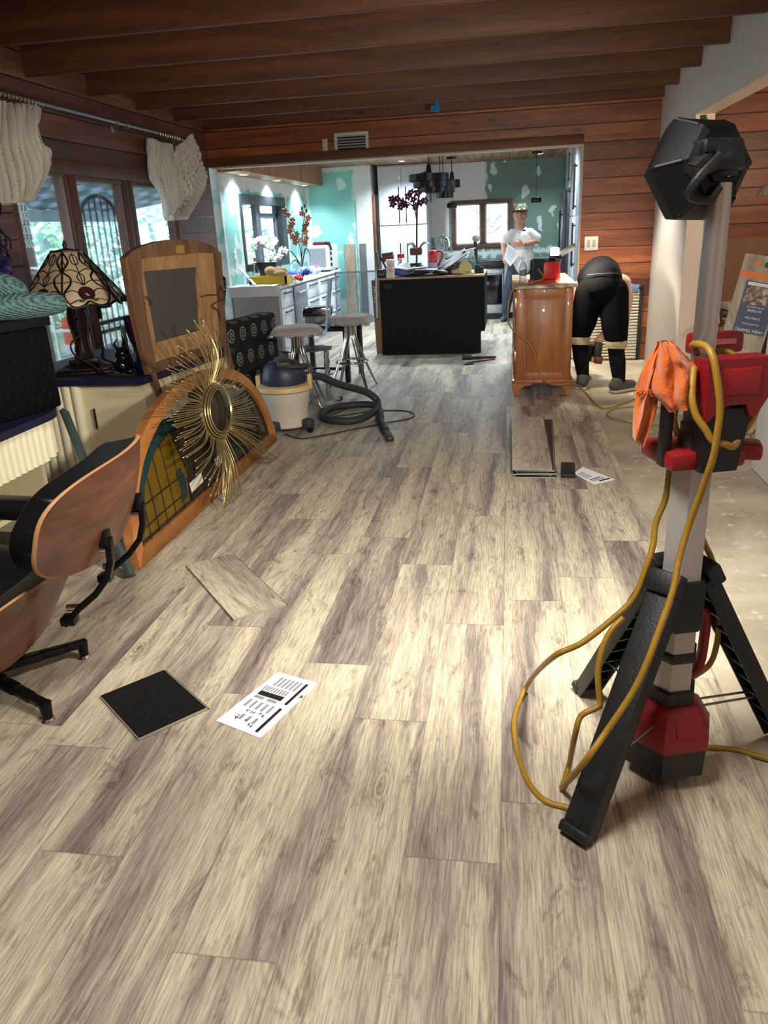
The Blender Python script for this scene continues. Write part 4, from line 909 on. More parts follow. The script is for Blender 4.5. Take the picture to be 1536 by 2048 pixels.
# ================================================================ LOUNGE CHAIR
def lounge():
    t = thing('lounge_chair', 'black leather lounge chair with walnut shells at the left edge, seen from behind', 'chair', (-1.83, 2.1, 0), math.radians(7.5))
    WAL = wood('walnut_shell', C(70, 34, 20), C(104, 56, 34), C(132, 78, 48), (2, 1.3, 7), .35, knots=False, coat=.2)
    EDGE = M('ply_edge', C(190, 142, 100), .5); LEA = M('black_leather', C(20, 20, 24), .42, bump=.35, bs=70, var=.3, vs=6); BLKM = M('black_aluminium', C(14, 14, 15), .35, .5); POL = M('polished_steel', C(200, 200, 204), .15, 1.0)
    def shell(name, cx, cz, hw, hh, yc, lean, curve, hollow, cush, tw=0.0, e=3.0):
        """x outwards = towards +x; rounded outline, edges bend forwards (-x)"""
        def S(a, b, off):
            y = yc + hw * a; z = cz + hh * b
            x = cx + lean * b - curve * (abs(a) ** 2.2) + hollow * (b ** 2) + off
            return (x, y, z + tw * a)
        def sq(u, v):          # square -> rounded square
            a, b = u * 2 - 1, v * 2 - 1
            rr_ = max(abs(a), abs(b)); 
            if rr_ < 1e-6: return 0, 0
            d = (abs(a) ** e + abs(b) ** e) ** (1 / e); f = rr_ / d; return a * f, b * f
        m = MB(); m.grid(lambda u, v: S(*sq(u, v), 0), 24, 24); o = m.build('shell', WAL, t, False, smooth=180)
        m = MB(); m.grid(lambda u, v: S(*sq(u, v), -.012), 24, 24); m.build('shell_lining', WAL, t, False, smooth=180)
        n = 72; rim = []
        for i in range(n):
            a = 2 * PI * i / n; c_, s_ = math.cos(a), math.sin(a); d = (abs(c_) ** e + abs(s_) ** e) ** (1 / e); rim.append((c_ / d, s_ / d))
        m = MB(); A_ = [m.bm.verts.new(S(a, b, .001)) for a, b in rim]; B_ = [m.bm.verts.new(S(a * 1.012, b * 1.012, -.006)) for a, b in rim]; C_ = [m.bm.verts.new(S(a, b, -.014)) for a, b in rim]; m.bridge(A_, B_); m.bridge(B_, C_); m.build('ply_edge', EDGE, t, False, smooth=180)
        def cu(u, v, s):
            a, b = sq(u, v); k_ = max(abs(u * 2 - 1), abs(v * 2 - 1)); th = cush * (1 - k_ ** 9) ** .5
            x, y, z = S(a * .965, b * .965, -.014); return (x - (th if s else 0) - .002 * math.sin(9 * a) * (1 - k_) - .006 * (1 if s else 0) * math.cos(b * 7), y, z)
        m = MB(); m.grid(lambda u, v: cu(u, v, 1), 28, 28); m.grid(lambda u, v: cu(u, v, 0), 28, 28); bmesh.ops.remove_doubles(m.bm, verts=m.bm.verts[:], dist=.0008); m.build('cushion', LEA, t, False, smooth=180)
    shell('upper', .575, .675, .40, .175, .115, .055, .13, -.02, .16)
    shell('lower', .27, .325, .42, .165, .06, .10, .13, .0, .10)
    # seat shell
    def seat(u, v, z): 
        a, b = u * 2 - 1, v * 2 - 1; d = (abs(a) ** 3 + abs(b) ** 3) ** (1 / 3); f = max(abs(a), abs(b)) / d if d > 1e-6 else 0; a *= f; b *= f
        return (-.12 + .30 * a, .07 + .38 * b, z + .03 * abs(b) ** 2 + .05 * max(0, -a) ** 2 - .05 * a)
    MB().grid(lambda u, v: seat(u, v, .30), 20, 20, .012).build('seat_shell', WAL, t, False, smooth=180)
    m = MB(); m.grid(lambda u, v: (lambda p, k_: (p[0], p[1], p[2] + .10 * (1 - k_ ** 6) ** .5 + .012))(seat(u, v, .31), max(abs(u * 2 - 1), abs(v * 2 - 1))), 22, 22); m.build('seat_cushion', LEA, t, False, smooth=180)
    for y in (-.36, .54):
        MB().box((.07, y, .50), (.46, .12, .085), Matrix.Rotation(.10, 4, 'Y'), .035, 4).build('armrest', LEA, t, False, smooth=60)
    for y in (-.02, .32):
        m = MB()
        pts = [(.545, y, .585), (.54, y, .51), (.52, y, .45), (.47, y, .39), (.40, y, .335), (.345, y, .28)]
        for i in range(len(pts) - 1):
            p, q = V(pts[i]), V(pts[i + 1]); m.box((p + q) / 2, ((q - p).length + .012, .03, .022), frame3(q - p, None, (1, 0, .3)), .004)
        m.box((.53, y, .595), (.035, .05, .055), None, .006); m.box((.36, y, .295), (.05, .05, .03), None, .005); m.build('brace', BLKM, t, False)
        for z, x in ((.55, .535), (.34, .40)): MB().cyl((x - .04, y, z), (x, y, z), .012, n=12).build('spacer', POL, t, False)
    m = MB(); m.cyl((0, 0, .09), (0, 0, .27), .03, n=16); m.box((0, .06, .27), (.22, .3, .02), None, .005); m.build('column', BLKM, t, False)
    off = math.radians(-31)
    for i in range(5):
        a = off + i * 2 * PI / 5; d = V((math.cos(a), math.sin(a), 0)); m = MB()
        for j in range(4):
            p = d * (.02 + .085 * j) + V((0, 0, .085 - .006 * j)); q = d * (.02 + .085 * (j + 1)) + V((0, 0, .085 - .006 * (j + 1))); m.box((p + q) / 2, ((q - p).length + .006, .052 - .007 * j, .03), frame3(q - p), .006)
        e = d * .345; m.cyl(e + V((0, 0, .012)), e + V((0, 0, .07)), .017, .022, 14); leg = m.build('base_leg', BLKM, t, False)
        MB().lathe([(.02, 0), (.023, .004), (.018, .013)], e, 16).build('glide', POL, leg, False)
    return t
lounge()

# ================================================================ SOFA WITH SPIRALS
k = NT('spiral_fabric')
uv = k.n('ShaderNodeUVMap', uv_map='cloth').outputs[0]
sp = k.n('ShaderNodeSeparateXYZ', i_0=uv); cell = .205
gy = k.math('DIVIDE', sp.outputs[1], cell); row = k.math('FLOOR', gy)
odd = k.math('MULTIPLY', k.math('MODULO', k.math('ABSOLUTE', row), 2.0), .5)
gx = k.math('ADD', k.math('DIVIDE', sp.outputs[0], cell), odd)
fx = k.math('SUBTRACT', k.math('SUBTRACT', gx, k.math('FLOOR', gx)), .5); fy = k.math('SUBTRACT', k.math('SUBTRACT', gy, row), .5)
rad = k.math('SQRT', k.math('ADD', k.math('MULTIPLY', fx, fx), k.math('MULTIPLY', fy, fy)))
ang = k.math('DIVIDE', k.math('ARCTAN2', fy, fx), 2 * PI)
ph = k.math('SUBTRACT', k.math('DIVIDE', rad, .13), ang); fr = k.math('SUBTRACT', ph, k.math('FLOOR', ph))
s1 = k.math('LESS_THAN', k.math('ABSOLUTE', k.math('SUBTRACT', fr, .5)), .20); s2 = k.math('LESS_THAN', rad, .30)
k.col(k.mix(k.math('MULTIPLY', s1, s2), C(18, 19, 21), C(150, 148, 140))); k.b.inputs['Roughness'].default_value = .9; SPIR = k.m
def uvbox(o):
    me = o.data; l = me.uv_layers.new(name='cloth')
    for p in me.polygons:
        n = p.normal
        for li in p.loop_indices:
            c = me.vertices[me.loops[li].vertex_index].co
            l.data[li].uv = (c.y, c.z) if abs(n.x) >= max(abs(n.y), abs(n.z)) else ((c.x, c.z) if abs(n.y) >= abs(n.z) else (c.y, c.x))
sofa = thing('armchair', 'black upholstered armchair with white spirals beyond the tall wooden frame', 'armchair', (-2.72, 6.68, 0), -.155)
for nm, c, d, bv in (('arm', (.43, .0, .42), (.19, .95, .80), .045), ('arm', (-.43, .0, .42), (.19, .95, .80), .045), ('seat', (0, .05, .30), (.68, .85, .34), .03), ('backrest', (0, -.38, .52), (.70, .20, .84), .06)):
    uvbox(MB().box(c, d, None, bv, 4).build(nm, SPIR, sofa, False, smooth=60))
for x in (-.45, .45):
    for y in (-.40, .40): MB().box((x, y, .012), (.05, .05, .024)).build('foot', M('black_foot', C(16, 16, 16), .5), sofa, False)
o = MB().box((0, 0, 0), (.42, .14, .36), None, .06, 4).build('spiral_pillow', SPIR, None); uvbox(o); o.location = (-2.62, 6.44, .90); o.rotation_euler = (.35, .25, .2)
tag(o, 'black pillow with white spirals lying on the armchair beside the tall wooden frame', 'pillow')

# ================================================================ BAR STOOLS, BLACK TABLE, GLASS TABLE
CHR = M('chrome', C(206, 206, 208), .12, 1.0); SEATF = M('grey_satin', C(176, 166, 158), .5, sheen=.3)
k = NT('acrylic'); k.t.nodes.remove(k.b)
tr = k.n('ShaderNodeBsdfTransparent', i_Color=(.90, .94, .97, 1)); gl = k.n('ShaderNodeBsdfGlossy', i_Roughness=.05); lw = k.n('ShaderNodeLayerWeight', i_Blend=.35)
fc = k.math('ADD', k.math('MULTIPLY', lw.outputs['Facing'], .55), .08, True); mx = k.n('ShaderNodeMixShader', i_0=fc); k.l(tr.outputs[0], mx.inputs[1]); k.l(gl.outputs[0], mx.inputs[2]); k.l(mx.outputs[0], k.out.inputs[0]); ACR = k.m
def stool(name, label, loc, rz, back=True):
    """local +x is the side where the clear back rises"""
    t = thing(name, label, 'bar stool', loc, rz, 'acrylic bar stools')
    def sq(u, v, e=4.0):
        a, b = u * 2 - 1, v * 2 - 1; d = (abs(a) ** e + abs(b) ** e) ** (1 / e); f = max(abs(a), abs(b)) / d if d > 1e-6 else 0; return a * f, b * f
    def top(u, v):
        a, b = sq(u, v); k_ = max(abs(u * 2 - 1), abs(v * 2 - 1)); return (.23 * a, .23 * b, .665 + .055 * (1 - k_ ** 5) ** .5)
    m = MB(); m.grid(top, 18, 18); m.grid(lambda u, v: (.23 * sq(u, v)[0], .23 * sq(u, v)[1], .66), 18, 18); bmesh.ops.remove_doubles(m.bm, verts=m.bm.verts[:], dist=.006); m.build('seat', SEATF, t, False, smooth=50)
    m = MB(); m.box((0, 0, .652), (.48, .48, .014), None, .006)
    pts = [(.20, .652), (.25, .655), (.275, .69), (.285, .76), (.30, .92), (.325, 1.10)]
    a_ = [m.bm.verts.new((x, -.21, z)) for x, z in pts]; b_ = [m.bm.verts.new((x, .21, z)) for x, z in pts]
    c_ = [m.bm.verts.new((x + .014, -.21, z - .004)) for x, z in pts]; d_ = [m.bm.verts.new((x + .014, .21, z - .004)) for x, z in pts]
    for i in range(len(pts) - 1):
        for p, q in ((a_, b_), (d_, c_), (c_, a_), (b_, d_)): m.bm.faces.new((p[i], q[i], q[i + 1], p[i + 1]))
    m.bm.faces.new((a_[-1], b_[-1], d_[-1], c_[-1])); m.bm.faces.new((a_[0], c_[0], d_[0], b_[0])); m.build('clear_back', ACR, t, False, smooth=40)
    for y in (-.21, .21):
        m = MB(); m.tube([(x + .007, y, z) for x, z in pts], .008, 6, sub=4); m.build('back_edge', M('acrylic_edge', C(160, 186, 214), .15, coat=.5), t, False, smooth=180)
    m = MB(); m.cyl((pts[-1][0] + .007, -.21, pts[-1][1]), (pts[-1][0] + .007, .21, pts[-1][1]), .008, n=8); m.build('back_edge', M('acrylic_edge', C(160, 186, 214), .15, coat=.5), t, False, smooth=180)
    MB().lathe([(.09, .62), (.10, .63), (.10, .645)], n=24).cyl((0, 0, .52), (0, 0, .63), .028, n=14).build('swivel', CHR, t, False)
    for i in range(4):
        a = PI / 4 + i * PI / 2; d = V((math.cos(a), math.sin(a), 0)); m = MB()
        for s in (-.014, .014):
            sd = V((-d.y, d.x, 0)) * s
            m.tube([d * .05 + sd + V((0, 0, .62)), d * .052 + sd + V((0, 0, .52)), d * .085 + sd + V((0, 0, .42)), d * .16 + sd + V((0, 0, .24)), d * .27 + sd * .3 + V((0, 0, .012))], .0085, 8, sub=5)
        m.sph(d * .272 + V((0, 0, .013)), .013, u=10, v=6); m.build('leg', CHR, t, False, smooth=60)
    MB().tube([(.155 * math.cos(a), .155 * math.sin(a), .27) for a in [2 * PI * i / 40 for i in range(40)]], .011, 8, True).build('foot_ring', CHR, t, False, smooth=180)
    return t
s1 = stool('bar_stool', 'nearer bar stool with a clear back and domed grey seat behind the shop vacuum', (-1.865, 6.76, 0), .15)
s2 = dup(s1, (-1.53, 7.52, 0), 1.5, 'farther bar stool with a grey seat and chrome legs in front of the dark island', 'acrylic bar stools')
t = thing('parsons_table', 'small black square legged table behind the bar stools', 'table', (-1.9, 8.12, 0), -.1)
BL2 = M('black_satin', C(16, 17, 20), .4)
MB().box((0, 0, .56), (.62, .56, .07), None, .004).build('top', BL2, t, False)
for x in (-.28, .28):
    for y in (-.25, .25): MB().box((x, y, .2625), (.05, .05, .525), None, .003).build('leg', BL2, t, False)
MB().box((0, -.25, .14), (.56, .03, .03)).build('stretcher', BL2, t, False)
t = thing('mirror_box', 'mirrored low planter box standing on the black table behind the nearer stool', 'box', (-1.98, 8.1, .5955))
MB().box((0, 0, .115), (.30, .24, .09), .12, .01).build('band', M('mirror_steel', C(170, 170, 172), .12, 1.0), t, False)
MB().box((0, 0, .035), (.26, .20, .07), .12).build('foot', M('grey_glass', C(150, 152, 150), .3), t, False)
t = thing('glass_table', 'two tier smoked glass side table with turned posts behind the nearer stool', 'table', (-1.95, 7.34, 0), .15)
GLS = pane_mat('shelf_glass', (.62, .68, .66, 1), .5)
for z in (.18, .42): m = MB(); m.prism([(.28 * math.cos(a), .20 * math.sin(a), z) for a in [2 * PI * i / 8 + .39 for i in range(8)]], (0, 0, .014)); m.build('shelf', M('smoked_glass', C(92, 96, 92), .12, coat=.5), t, False)
for x, y in ((.20, -.1), (-.2, -.1), (.2, .1), (-.2, .1)): MB().lathe([(.02, 0), (.024, .02), (.012, .06), (.02, .10), (.012, .14), (.022, .18), (.022, .20), (.012, .23), (.026, .28), (.014, .32), (.02, .37), (.012, .40), (.02, .42)], (x, y, 0), 14).build('post', M('pewter', C(140, 138, 132), .35, .6), t, False)
m = MB(); m.lathe([(.02, 0), (.035, .02), (.04, .05), (.03, .08), (.012, .10), (.012, .115)], (-2.04, 7.32, .4345), 18); tag(m.build('amber_bottle', M('amber_bottle', C(120, 96, 30), .15, coat=.4)), 'small amber bottle on the top shelf of the smoked glass table', 'bottle')

# ================================================================ SHOP VACUUM
VX, VY = -1.745, 5.84
t = thing('shop_vacuum', 'dusty cream drum shop vacuum with a dark blue head', 'vacuum', (VX, VY, 0))
DRUM = M('drum_grey', C(196, 190, 176), .5, var=.06, vs=5); TAN = M('drum_tan', C(204, 176, 128), .5, var=.06); NAV = M('vac_navy', C(38, 44, 66), .45, var=.2, vs=8); DGR = M('vac_dark', C(52, 52, 54), .55)
MB().lathe([(.155, .045), (.17, .055), (.175, .20), (.178, .205), (.178, .215), (.185, .225), (.195, .335)], n=40).build('drum', DRUM, t, False)
MB().lathe([(.20, .33), (.218, .34), (.218, .36), (.212, .375), (.19, .385)], n=40).build('rim', TAN, t, False)
m = MB(); m.lathe([(.165, .38), (.172, .40), (.168, .47), (.15, .52), (.11, .555), (.04, .575)], n=32); m.build('motor_head', NAV, t, False)
m = MB(); m.box((.0, -.02, .552), (.10, .30, .05), .4, .02); m.tube([(.12, .10, .48), (.19, .03, .515), (.14, -.10, .53), (.02, -.14, .55)], .02, 8, sub=5); m.build('carry_handle', DGR, t, False)
for a in (.1, PI + .1):
    d = V((math.cos(a), math.sin(a), 0)); MB().box(d * .205 + V((0, 0, .395)), (.035, .07, .12), a, .01).build('latch', TAN, t, False)
for i, a in enumerate((-1.9, -.35, 1.2, 2.8)):
    d = V((math.cos(a), math.sin(a), 0)); f = MB().box(d * .19 + V((0, 0, .075)), (.10, .085, .075), a, .02, 3).build('caster_foot', DGR, t, False)
    e = d * .215; MB().cyl(e + V((-d.y, d.x, 0)) * -.014 + V((0, 0, .026)), e + V((-d.y, d.x, 0)) * .014 + V((0, 0, .026)), .026, n=18).build('wheel', BL2, f, False)
HOSE = M('hose_rubber', C(46, 46, 47), .6, bump=.5, bs=90)
m = MB(); c0 = V((-1.36, 6.32, .035))
start = V((VX + .19, VY + .05, .43))
pts = [start, V((-1.49, 6.00, .40)), V((-1.36, 6.16, .30)), V((-1.19, 6.35, .20)), V((-1.10, 6.38, .11)), V((-1.10, 6.22, .06)), V((-1.22, 6.02, .035)), V((-1.42, 6.02, .035)), V((-1.56, 6.22, .035)), V((-1.50, 6.50, .035)), V((-1.30, 6.60, .035)), V((-1.14, 6.50, .045)), V((-1.06, 6.25, .05)), V((-1.02, 6.02, .035))]
m.tube(pts, .031, 14, sub=8); m.build('hose', HOSE, t, smooth=60)
tip = F(789, 893, .03); m = MB(); a = V((-1.03, 6.05, .035)); d = (tip - a).normalized(); m.cyl(a - d * .02, a + d * .36, .027, .025, 16); m.cyl(a + d * .30, a + d * .40, .03, .03, 16)
q = frame3(d); m.box(a + d * .52, (.26, .052, .034), q, .008); m.build('wand', M('wand_black', C(30, 30, 31), .45), t)
tag(MB().sph(F(682, 797, .018), .018, u=12, v=8).cyl(F(682, 797, .018), F(676, 801, .016), .010, n=10).build('caster_ball', BL2), 'loose black round caster lying behind the coiled hose', 'caster')
m = MB(); m.tube([F(570, 868, .008), F(600, 877, .006), F(640, 872, .006), (F(700, 860, .006)), F(770, 846, .006), F(822, 836, .006), F(826, 826, .006), F(800, 821, .006), F(750, 822, .006), F(718, 826, .006), F(660, 833, .006), F(700, 815, .006)], .0055, 6, sub=6); m.build('power_cord', M('black_cord', C(40, 38, 38), .5), [o for o in bpy.data.objects if o.name == 'shop_vacuum'][0])
# ================================================================ THINGS LYING ON THE FLOOR
PAPER = M('white_paper', C(232, 232, 236), .6); INK = M('print_ink', C(22, 22, 24), .6); INKG = M('print_grey', C(140, 140, 144), .6)
TILEB = None
k = NT('plank_underside'); f = k.n('ShaderNodeTexVoronoi', i_Vector=k.coords(), i_Scale=110.0).outputs['Distance']; k.col(k.ramp(f, [(.1, C(26, 26, 27)), (.6, C(10, 10, 11))])); k.b.inputs['Roughness'].default_value = .45; k.bump(f, .4, .002); UND = k.m
CORE = M('plank_core', C(150, 148, 132), .7)
def loose_plank(name, label, corners, z, th=.009, face_up=True, seed=1, group=None):
    """corners: four floor points (long side first: 0-1 is one long side)"""
    c = [V((p.x, p.y, 0)) for p in corners]; o = (c[0] + c[2]) / 2; o.z = z
    ex = (c[1] - c[0]).normalized(); L = (c[1] - c[0]).length; ey = V((-ex.y, ex.x, 0)); Wd = abs((c[3] - c[0]).dot(ey)); rz = math.atan2(ex.y, ex.x)
    t = thing(name, label, 'plank', o, rz, group)
    MB().box((0, 0, th / 2), (L, Wd, th), None, .0006, 1).build('core', CORE if face_up else CORE, t, False, smooth=0)
    if face_up:
        me = plank_mesh([(0, PW, 0, L, seed, L)], 'printed_face'); me.transform(Matrix.Translation((0, 0, th + .0005)) @ Matrix.Rotation(-PI / 2, 4, 'Z') @ Matrix.Diagonal((Wd / PW, 1, 1, 1)) @ Matrix.Translation((-PW / 2, -L / 2, 0)))
        ob = bpy.data.objects.new('printed_face', me); COL.objects.link(ob); me.materials.append(PLANK); ob.parent = t
    else: MB().box((0, 0, th + .0006), (L - .006, Wd - .006, .0012)).build('underside', UND, t, False, smooth=0)
    m = MB().box((0, -Wd / 2 - .002, th * .35), (L, .008, .002)); m.build('locking_edge', M('plank_tongue', C(70, 66, 58), .6), t, False, smooth=0)
    return t
loose_plank('loose_plank', 'short cut piece of flooring plank lying face up at an angle on the floor', [F(462, 1246), F(367, 1136), F(470, 1108), F(568, 1214)], 0.001, seed=77)
loose_plank('loose_plank', 'short piece of flooring plank lying black side up beside the instruction sheet', [F(278, 1484), F(200, 1397), F(330, 1343), F(415, 1420)], 0.001, face_up=False)
ys0, ys1 = 4.60, 6.05
for i, (x0, dx, y0, y1, rot, lb) in enumerate(((.055, .245, 4.60, 5.85, .0, 'lowest plank of the short flooring stack in front of the wooden dresser'), (.06, .245, 4.62, 5.9, .035, 'second plank up in the short flooring stack, skewed to the right'),
                                               (.05, .245, 4.60, 5.95, -.015, 'third plank up in the short flooring stack'), (.075, .245, 4.63, 5.95, .04, 'fourth plank up in the flooring stack, sticking out at the right'), (.035, .245, 4.62, 6.0, .0, 'topmost plank of the short flooring stack, printed side up'))):
    c = [V((x0, y0, 0)), V((x0, y1, 0)), V((x0 + dx, y1, 0)), V((x0 + dx, y0, 0))]; cc = (c[0] + c[2]) / 2
    c = [cc + Matrix.Rotation(-rot, 3, 'Z') @ (p - cc) for p in c]
    loose_plank('flooring_plank', lb, c, .001 + i * .0115, .008, i == 4, 500 + i, 'flooring planks stacked before the dresser')
m = MB(); a = F(1136, 940, .012); m.box((a.x, a.y, .0125), (.085, .26, .024), -.06, .002); tag(m.build('tapping_block', M('black_block', C(18, 18, 19), .55)), 'small black tapping block beside the flooring stack', 'block')
def sheet(name, label, c, z, detail):
    c = [V((p.x, p.y, 0)) for p in c]; o = sum(c, V()) / 4; o.z = z; t = thing(name, label, 'paper', o)
    q = [V((p.x, p.y, z)) for p in c]; MB().prism(q, (0, 0, .0006)).build('page', PAPER, t, smooth=0)
    P = lambda s, r: q[0].lerp(q[1], s).lerp(q[3].lerp(q[2], s), r) + V((0, 0, .0009))
    def bars(items, mat, nm):
        m = MB()
        for s0, s1, r0, r1 in items: m.prism([P(s0, r0), P(s1, r0), P(s1, r1), P(s0, r1)], (0, 0, .0002))
        m.build(nm, mat, t, smooth=0)
    detail(bars, t, P); return t
def inst(bars, t, P):
    # s runs along the long side from the near end, r across from the left edge
    bars([(.05, .46, .80, .865), (.53, .93, .80, .865), (.56, .635, .12, .68)], INK, 'black_bands')
    g = []
    for i in range(9): g.append((.645 + .0, .735, .10 + i * .065, .10 + i * .065 + .045))
    for i in range(6): g.append((.76, .93, .20 + i * .095, .20 + i * .095 + .06)); 
    for i in range(2): g.append((.50, .545, .12 + i * .3, .34 + i * .3))
    for i in range(5): g.append((.33, .46, .12 + i * .13, .12 + i * .13 + .055))
    for i in range(3): g.append((.13, .22, .30 + i * .15, .36 + i * .15))
    bars(g, INKG, 'print_columns')
    r = random.Random(3); d = []
    for (s, q) in ((.28, .30), (.27, .42), (.28, .55), (.27, .67), (.16, .22), (.13, .26), (.14, .45), (.10, .60), (.09, .66), (.72, .92), (.70, .95)):
        for j in range(5): a, b = s + r.uniform(-.022, .022), q + r.uniform(-.03, .03); d.append((a, a + r.uniform(.008, .02), b, b + r.uniform(.01, .03)))
    bars(d, INK, 'print_pictures')
sheet('instruction_sheet', 'white printed instruction sheet lying in the middle foreground', [F(432, 1442), F(556, 1345), F(636, 1367), F(521, 1477)], .0012, inst)
def inst2(bars, t, P):
    bars([(.30, .34, .15, .75), (.10, .16, .40, .95)], INK, 'black_bands'); bars([(.45 + .06 * i, .48 + .06 * i, .12, .5) for i in range(7)] + [(.18, .27, .2 + .12 * i, .28 + .12 * i) for i in range(5)], INKG, 'print_columns')
sheet('instruction_sheet', 'white printed sheet beside the black tapping block, farther from the camera', [F(1188, 970), F(1147, 947), F(1165, 934), F(1231, 960)], .0012, inst2)
# tools near the island
t = thing('utility_knife', 'black hand tool lying on the floor in front of the dark island', 'tool', F(958, 718))
m = MB(); a, b = F(926, 716, .02), F(992, 714, .02); m.cyl(a, b, .018, .014, 10); m.cyl(a - (b - a).normalized() * .01, a + (b - a).normalized() * .1, .03, .028, 10); m.build('body', BL2, t)
t = thing('pry_bar', 'flat grey and black pry tool lying under the black hand tool', 'tool', F(955, 722))
m = MB(); a, b = F(934, 726, .006), F(988, 718, .006); m.box((a + b) / 2, ((b - a).length, .04, .01), frame3(b - a)); m.box(F(937, 728, .008), (.10, .06, .014), .5); m.build('bar', M('tool_grey', C(60, 60, 62), .4, .5), t)

# ================================================================ DRESSER WITH WORK LIGHT
DX0, DX1, DY0, DY1 = .045, .575, 6.98, 8.52
DW = wood('maple_veneer', C(132, 74, 34), C(158, 94, 46), C(176, 112, 58), (9, 9, 1.1), .4, knots=False, coat=.15)
t = thing('dresser', 'old brown wooden dresser seen end on, a work light standing on it', 'dresser', ((DX0 + DX1) / 2, 7.75, 0))
m = MB(); m.ab((DX0 + .02, DY0 + .02, .13), (DX1 - .02, DY1, .945)); m.build('body', DW, t, smooth=0)
m = MB()
for x0, x1, z0, z1 in ((DX0 + .02, DX0 + .10, .15, .94), (DX1 - .085, DX1 - .02, .15, .94), (DX0 + .10, DX1 - .085, .86, .94), (DX0 + .10, DX1 - .085, .15, .215)): m.ab((x0, DY0 + .008, z0), (x1, DY0 + .021, z1), .002)
m.build('end_frame', DW, t)
MB().ab((DX0 + .112, DY0 + .014, .227), (DX1 - .097, DY0 + .021, .848), .004).build('end_panel', DW, t)
MB().ab((DX0 - .005, DY0 - .01, .125), (DX1 + .005, DY1, .155), .008).build('base_moulding', DW, t)
k = NT('worn_top'); f = k.noise(k.coords(), 9, 6, .7); k.col(k.ramp(f, [(.38, C(120, 84, 56)), (.5, C(178, 150, 120)), (.62, C(226, 218, 204))])); k.b.inputs['Roughness'].default_value = .6
MB().ab((DX0 - .01, DY0 - .012, .945), (DX1 + .012, DY1 + .01, .972), .008).build('top', k.m, t)
for y in (7.05, 7.62, 8.2):
    for j, z in enumerate((.19, .44, .70)): MB().ab((DX0 + .004, y, z), (DX0 + .02, y + .50, z + .22), .004).build('drawer', DW, t)
for z in (.32, .78): MB().ab((DX0 + .010, DY0 + .004, z), (DX0 + .03, DY0 + .012, z + .09), .001).build('hinge', GOLD, t)
for x, sg in ((DX0 + .045, 1), (DX1 - .045, -1)):
    m = MB(); m.prism([(x - .05 * sg, DY0 - .005, .125), (x + .14 * sg, DY0 - .005, .125), (x + .11 * sg, DY0 - .005, .105), (x + .06 * sg, DY0 - .005, .10), (x + .02 * sg, DY0 - .005, .07), (x + .015 * sg, DY0 - .005, .02), (x - .025 * sg, DY0 - .005, .02), (x - .05 * sg, DY0 - .005, .08)], (0, .03, 0)); m.cyl((x - .005 * sg, DY0 + .03, .0), (x - .005 * sg, DY0 + .03, .1), .022, .03, 12); m.build('leg', DW, t)
    m = MB(); m.cyl((x, DY1 - .06, 0), (x, DY1 - .06, .13), .022, .03, 12); m.build('leg', DW, t)
# red work light
RED2 = M('tool_red', C(186, 28, 34), .35, coat=.2); TBLK = M('tool_black', C(22, 22, 23), .45)
WX, WY, WZ = .315, 7.32, .973
t = thing('work_light', 'glowing red and black work light standing on the dresser', 'work light', (WX, WY, WZ))
m = MB(); m.lathe([(.135, 0), (.14, .01), (.138, .025)], n=8); m.build('base', RED2, t, False)
m = MB(); m.lathe([(.125, .025), (.125, .19), (.10, .205)], n=8); m.build('body', TBLK, t, False)
m = MB(); m.box((.06, -.105, .105), (.15, .04, .15), .25, .012); m.build('red_panel', RED2, t, False)
m = MB(); m.box((.09, -.09, .215), (.10, .06, .03), .2, .006); m.build('lamp_base', TBLK, t, False)
MB().box((.085, -.085, .26), (.075, .03, .07), .2, .012, 3).build('led_head', emis('led_white', (1.0, .93, .80, 1), 14), t, False)
m = MB(); a, b = V((.10, .06, .21)), V((.27, .05, .30)); m.box((a + b) / 2, ((b - a).length, .03, .05), frame3(b - a), .004); m.build('hinged_arm', M('arm_grey', C(70, 72, 70), .5), t, False)
light('work_light_lamp', 'SPOT', (WX + .24, WY - .16, WZ + .28), 22, (1.0, .90, .70), .04, target=(1.12, 8.1, 0), spot=1.9, blend=.7)
t = thing('water_bottle', 'clear plastic water bottle standing beside the red work light', 'bottle', (.13, 7.34, .973))
CLP = pane_mat('clear_plastic', (.82, .88, .92, 1), .5)
MB().lathe([(.03, 0), (.033, .01), (.033, .12), (.03, .15), (.013, .19), (.013, .205)], n=18).build('body', CLP, t, False)
MB().lathe([(.0335, .06), (.0335, .11)], n=18, caps=False).build('label', M('bottle_label', C(120, 130, 136), .5), t, False)
MB().cyl((0, 0, .205), (0, 0, .222), .015, n=14).build('cap', M('bottle_cap', C(216, 220, 224), .4), t, False)
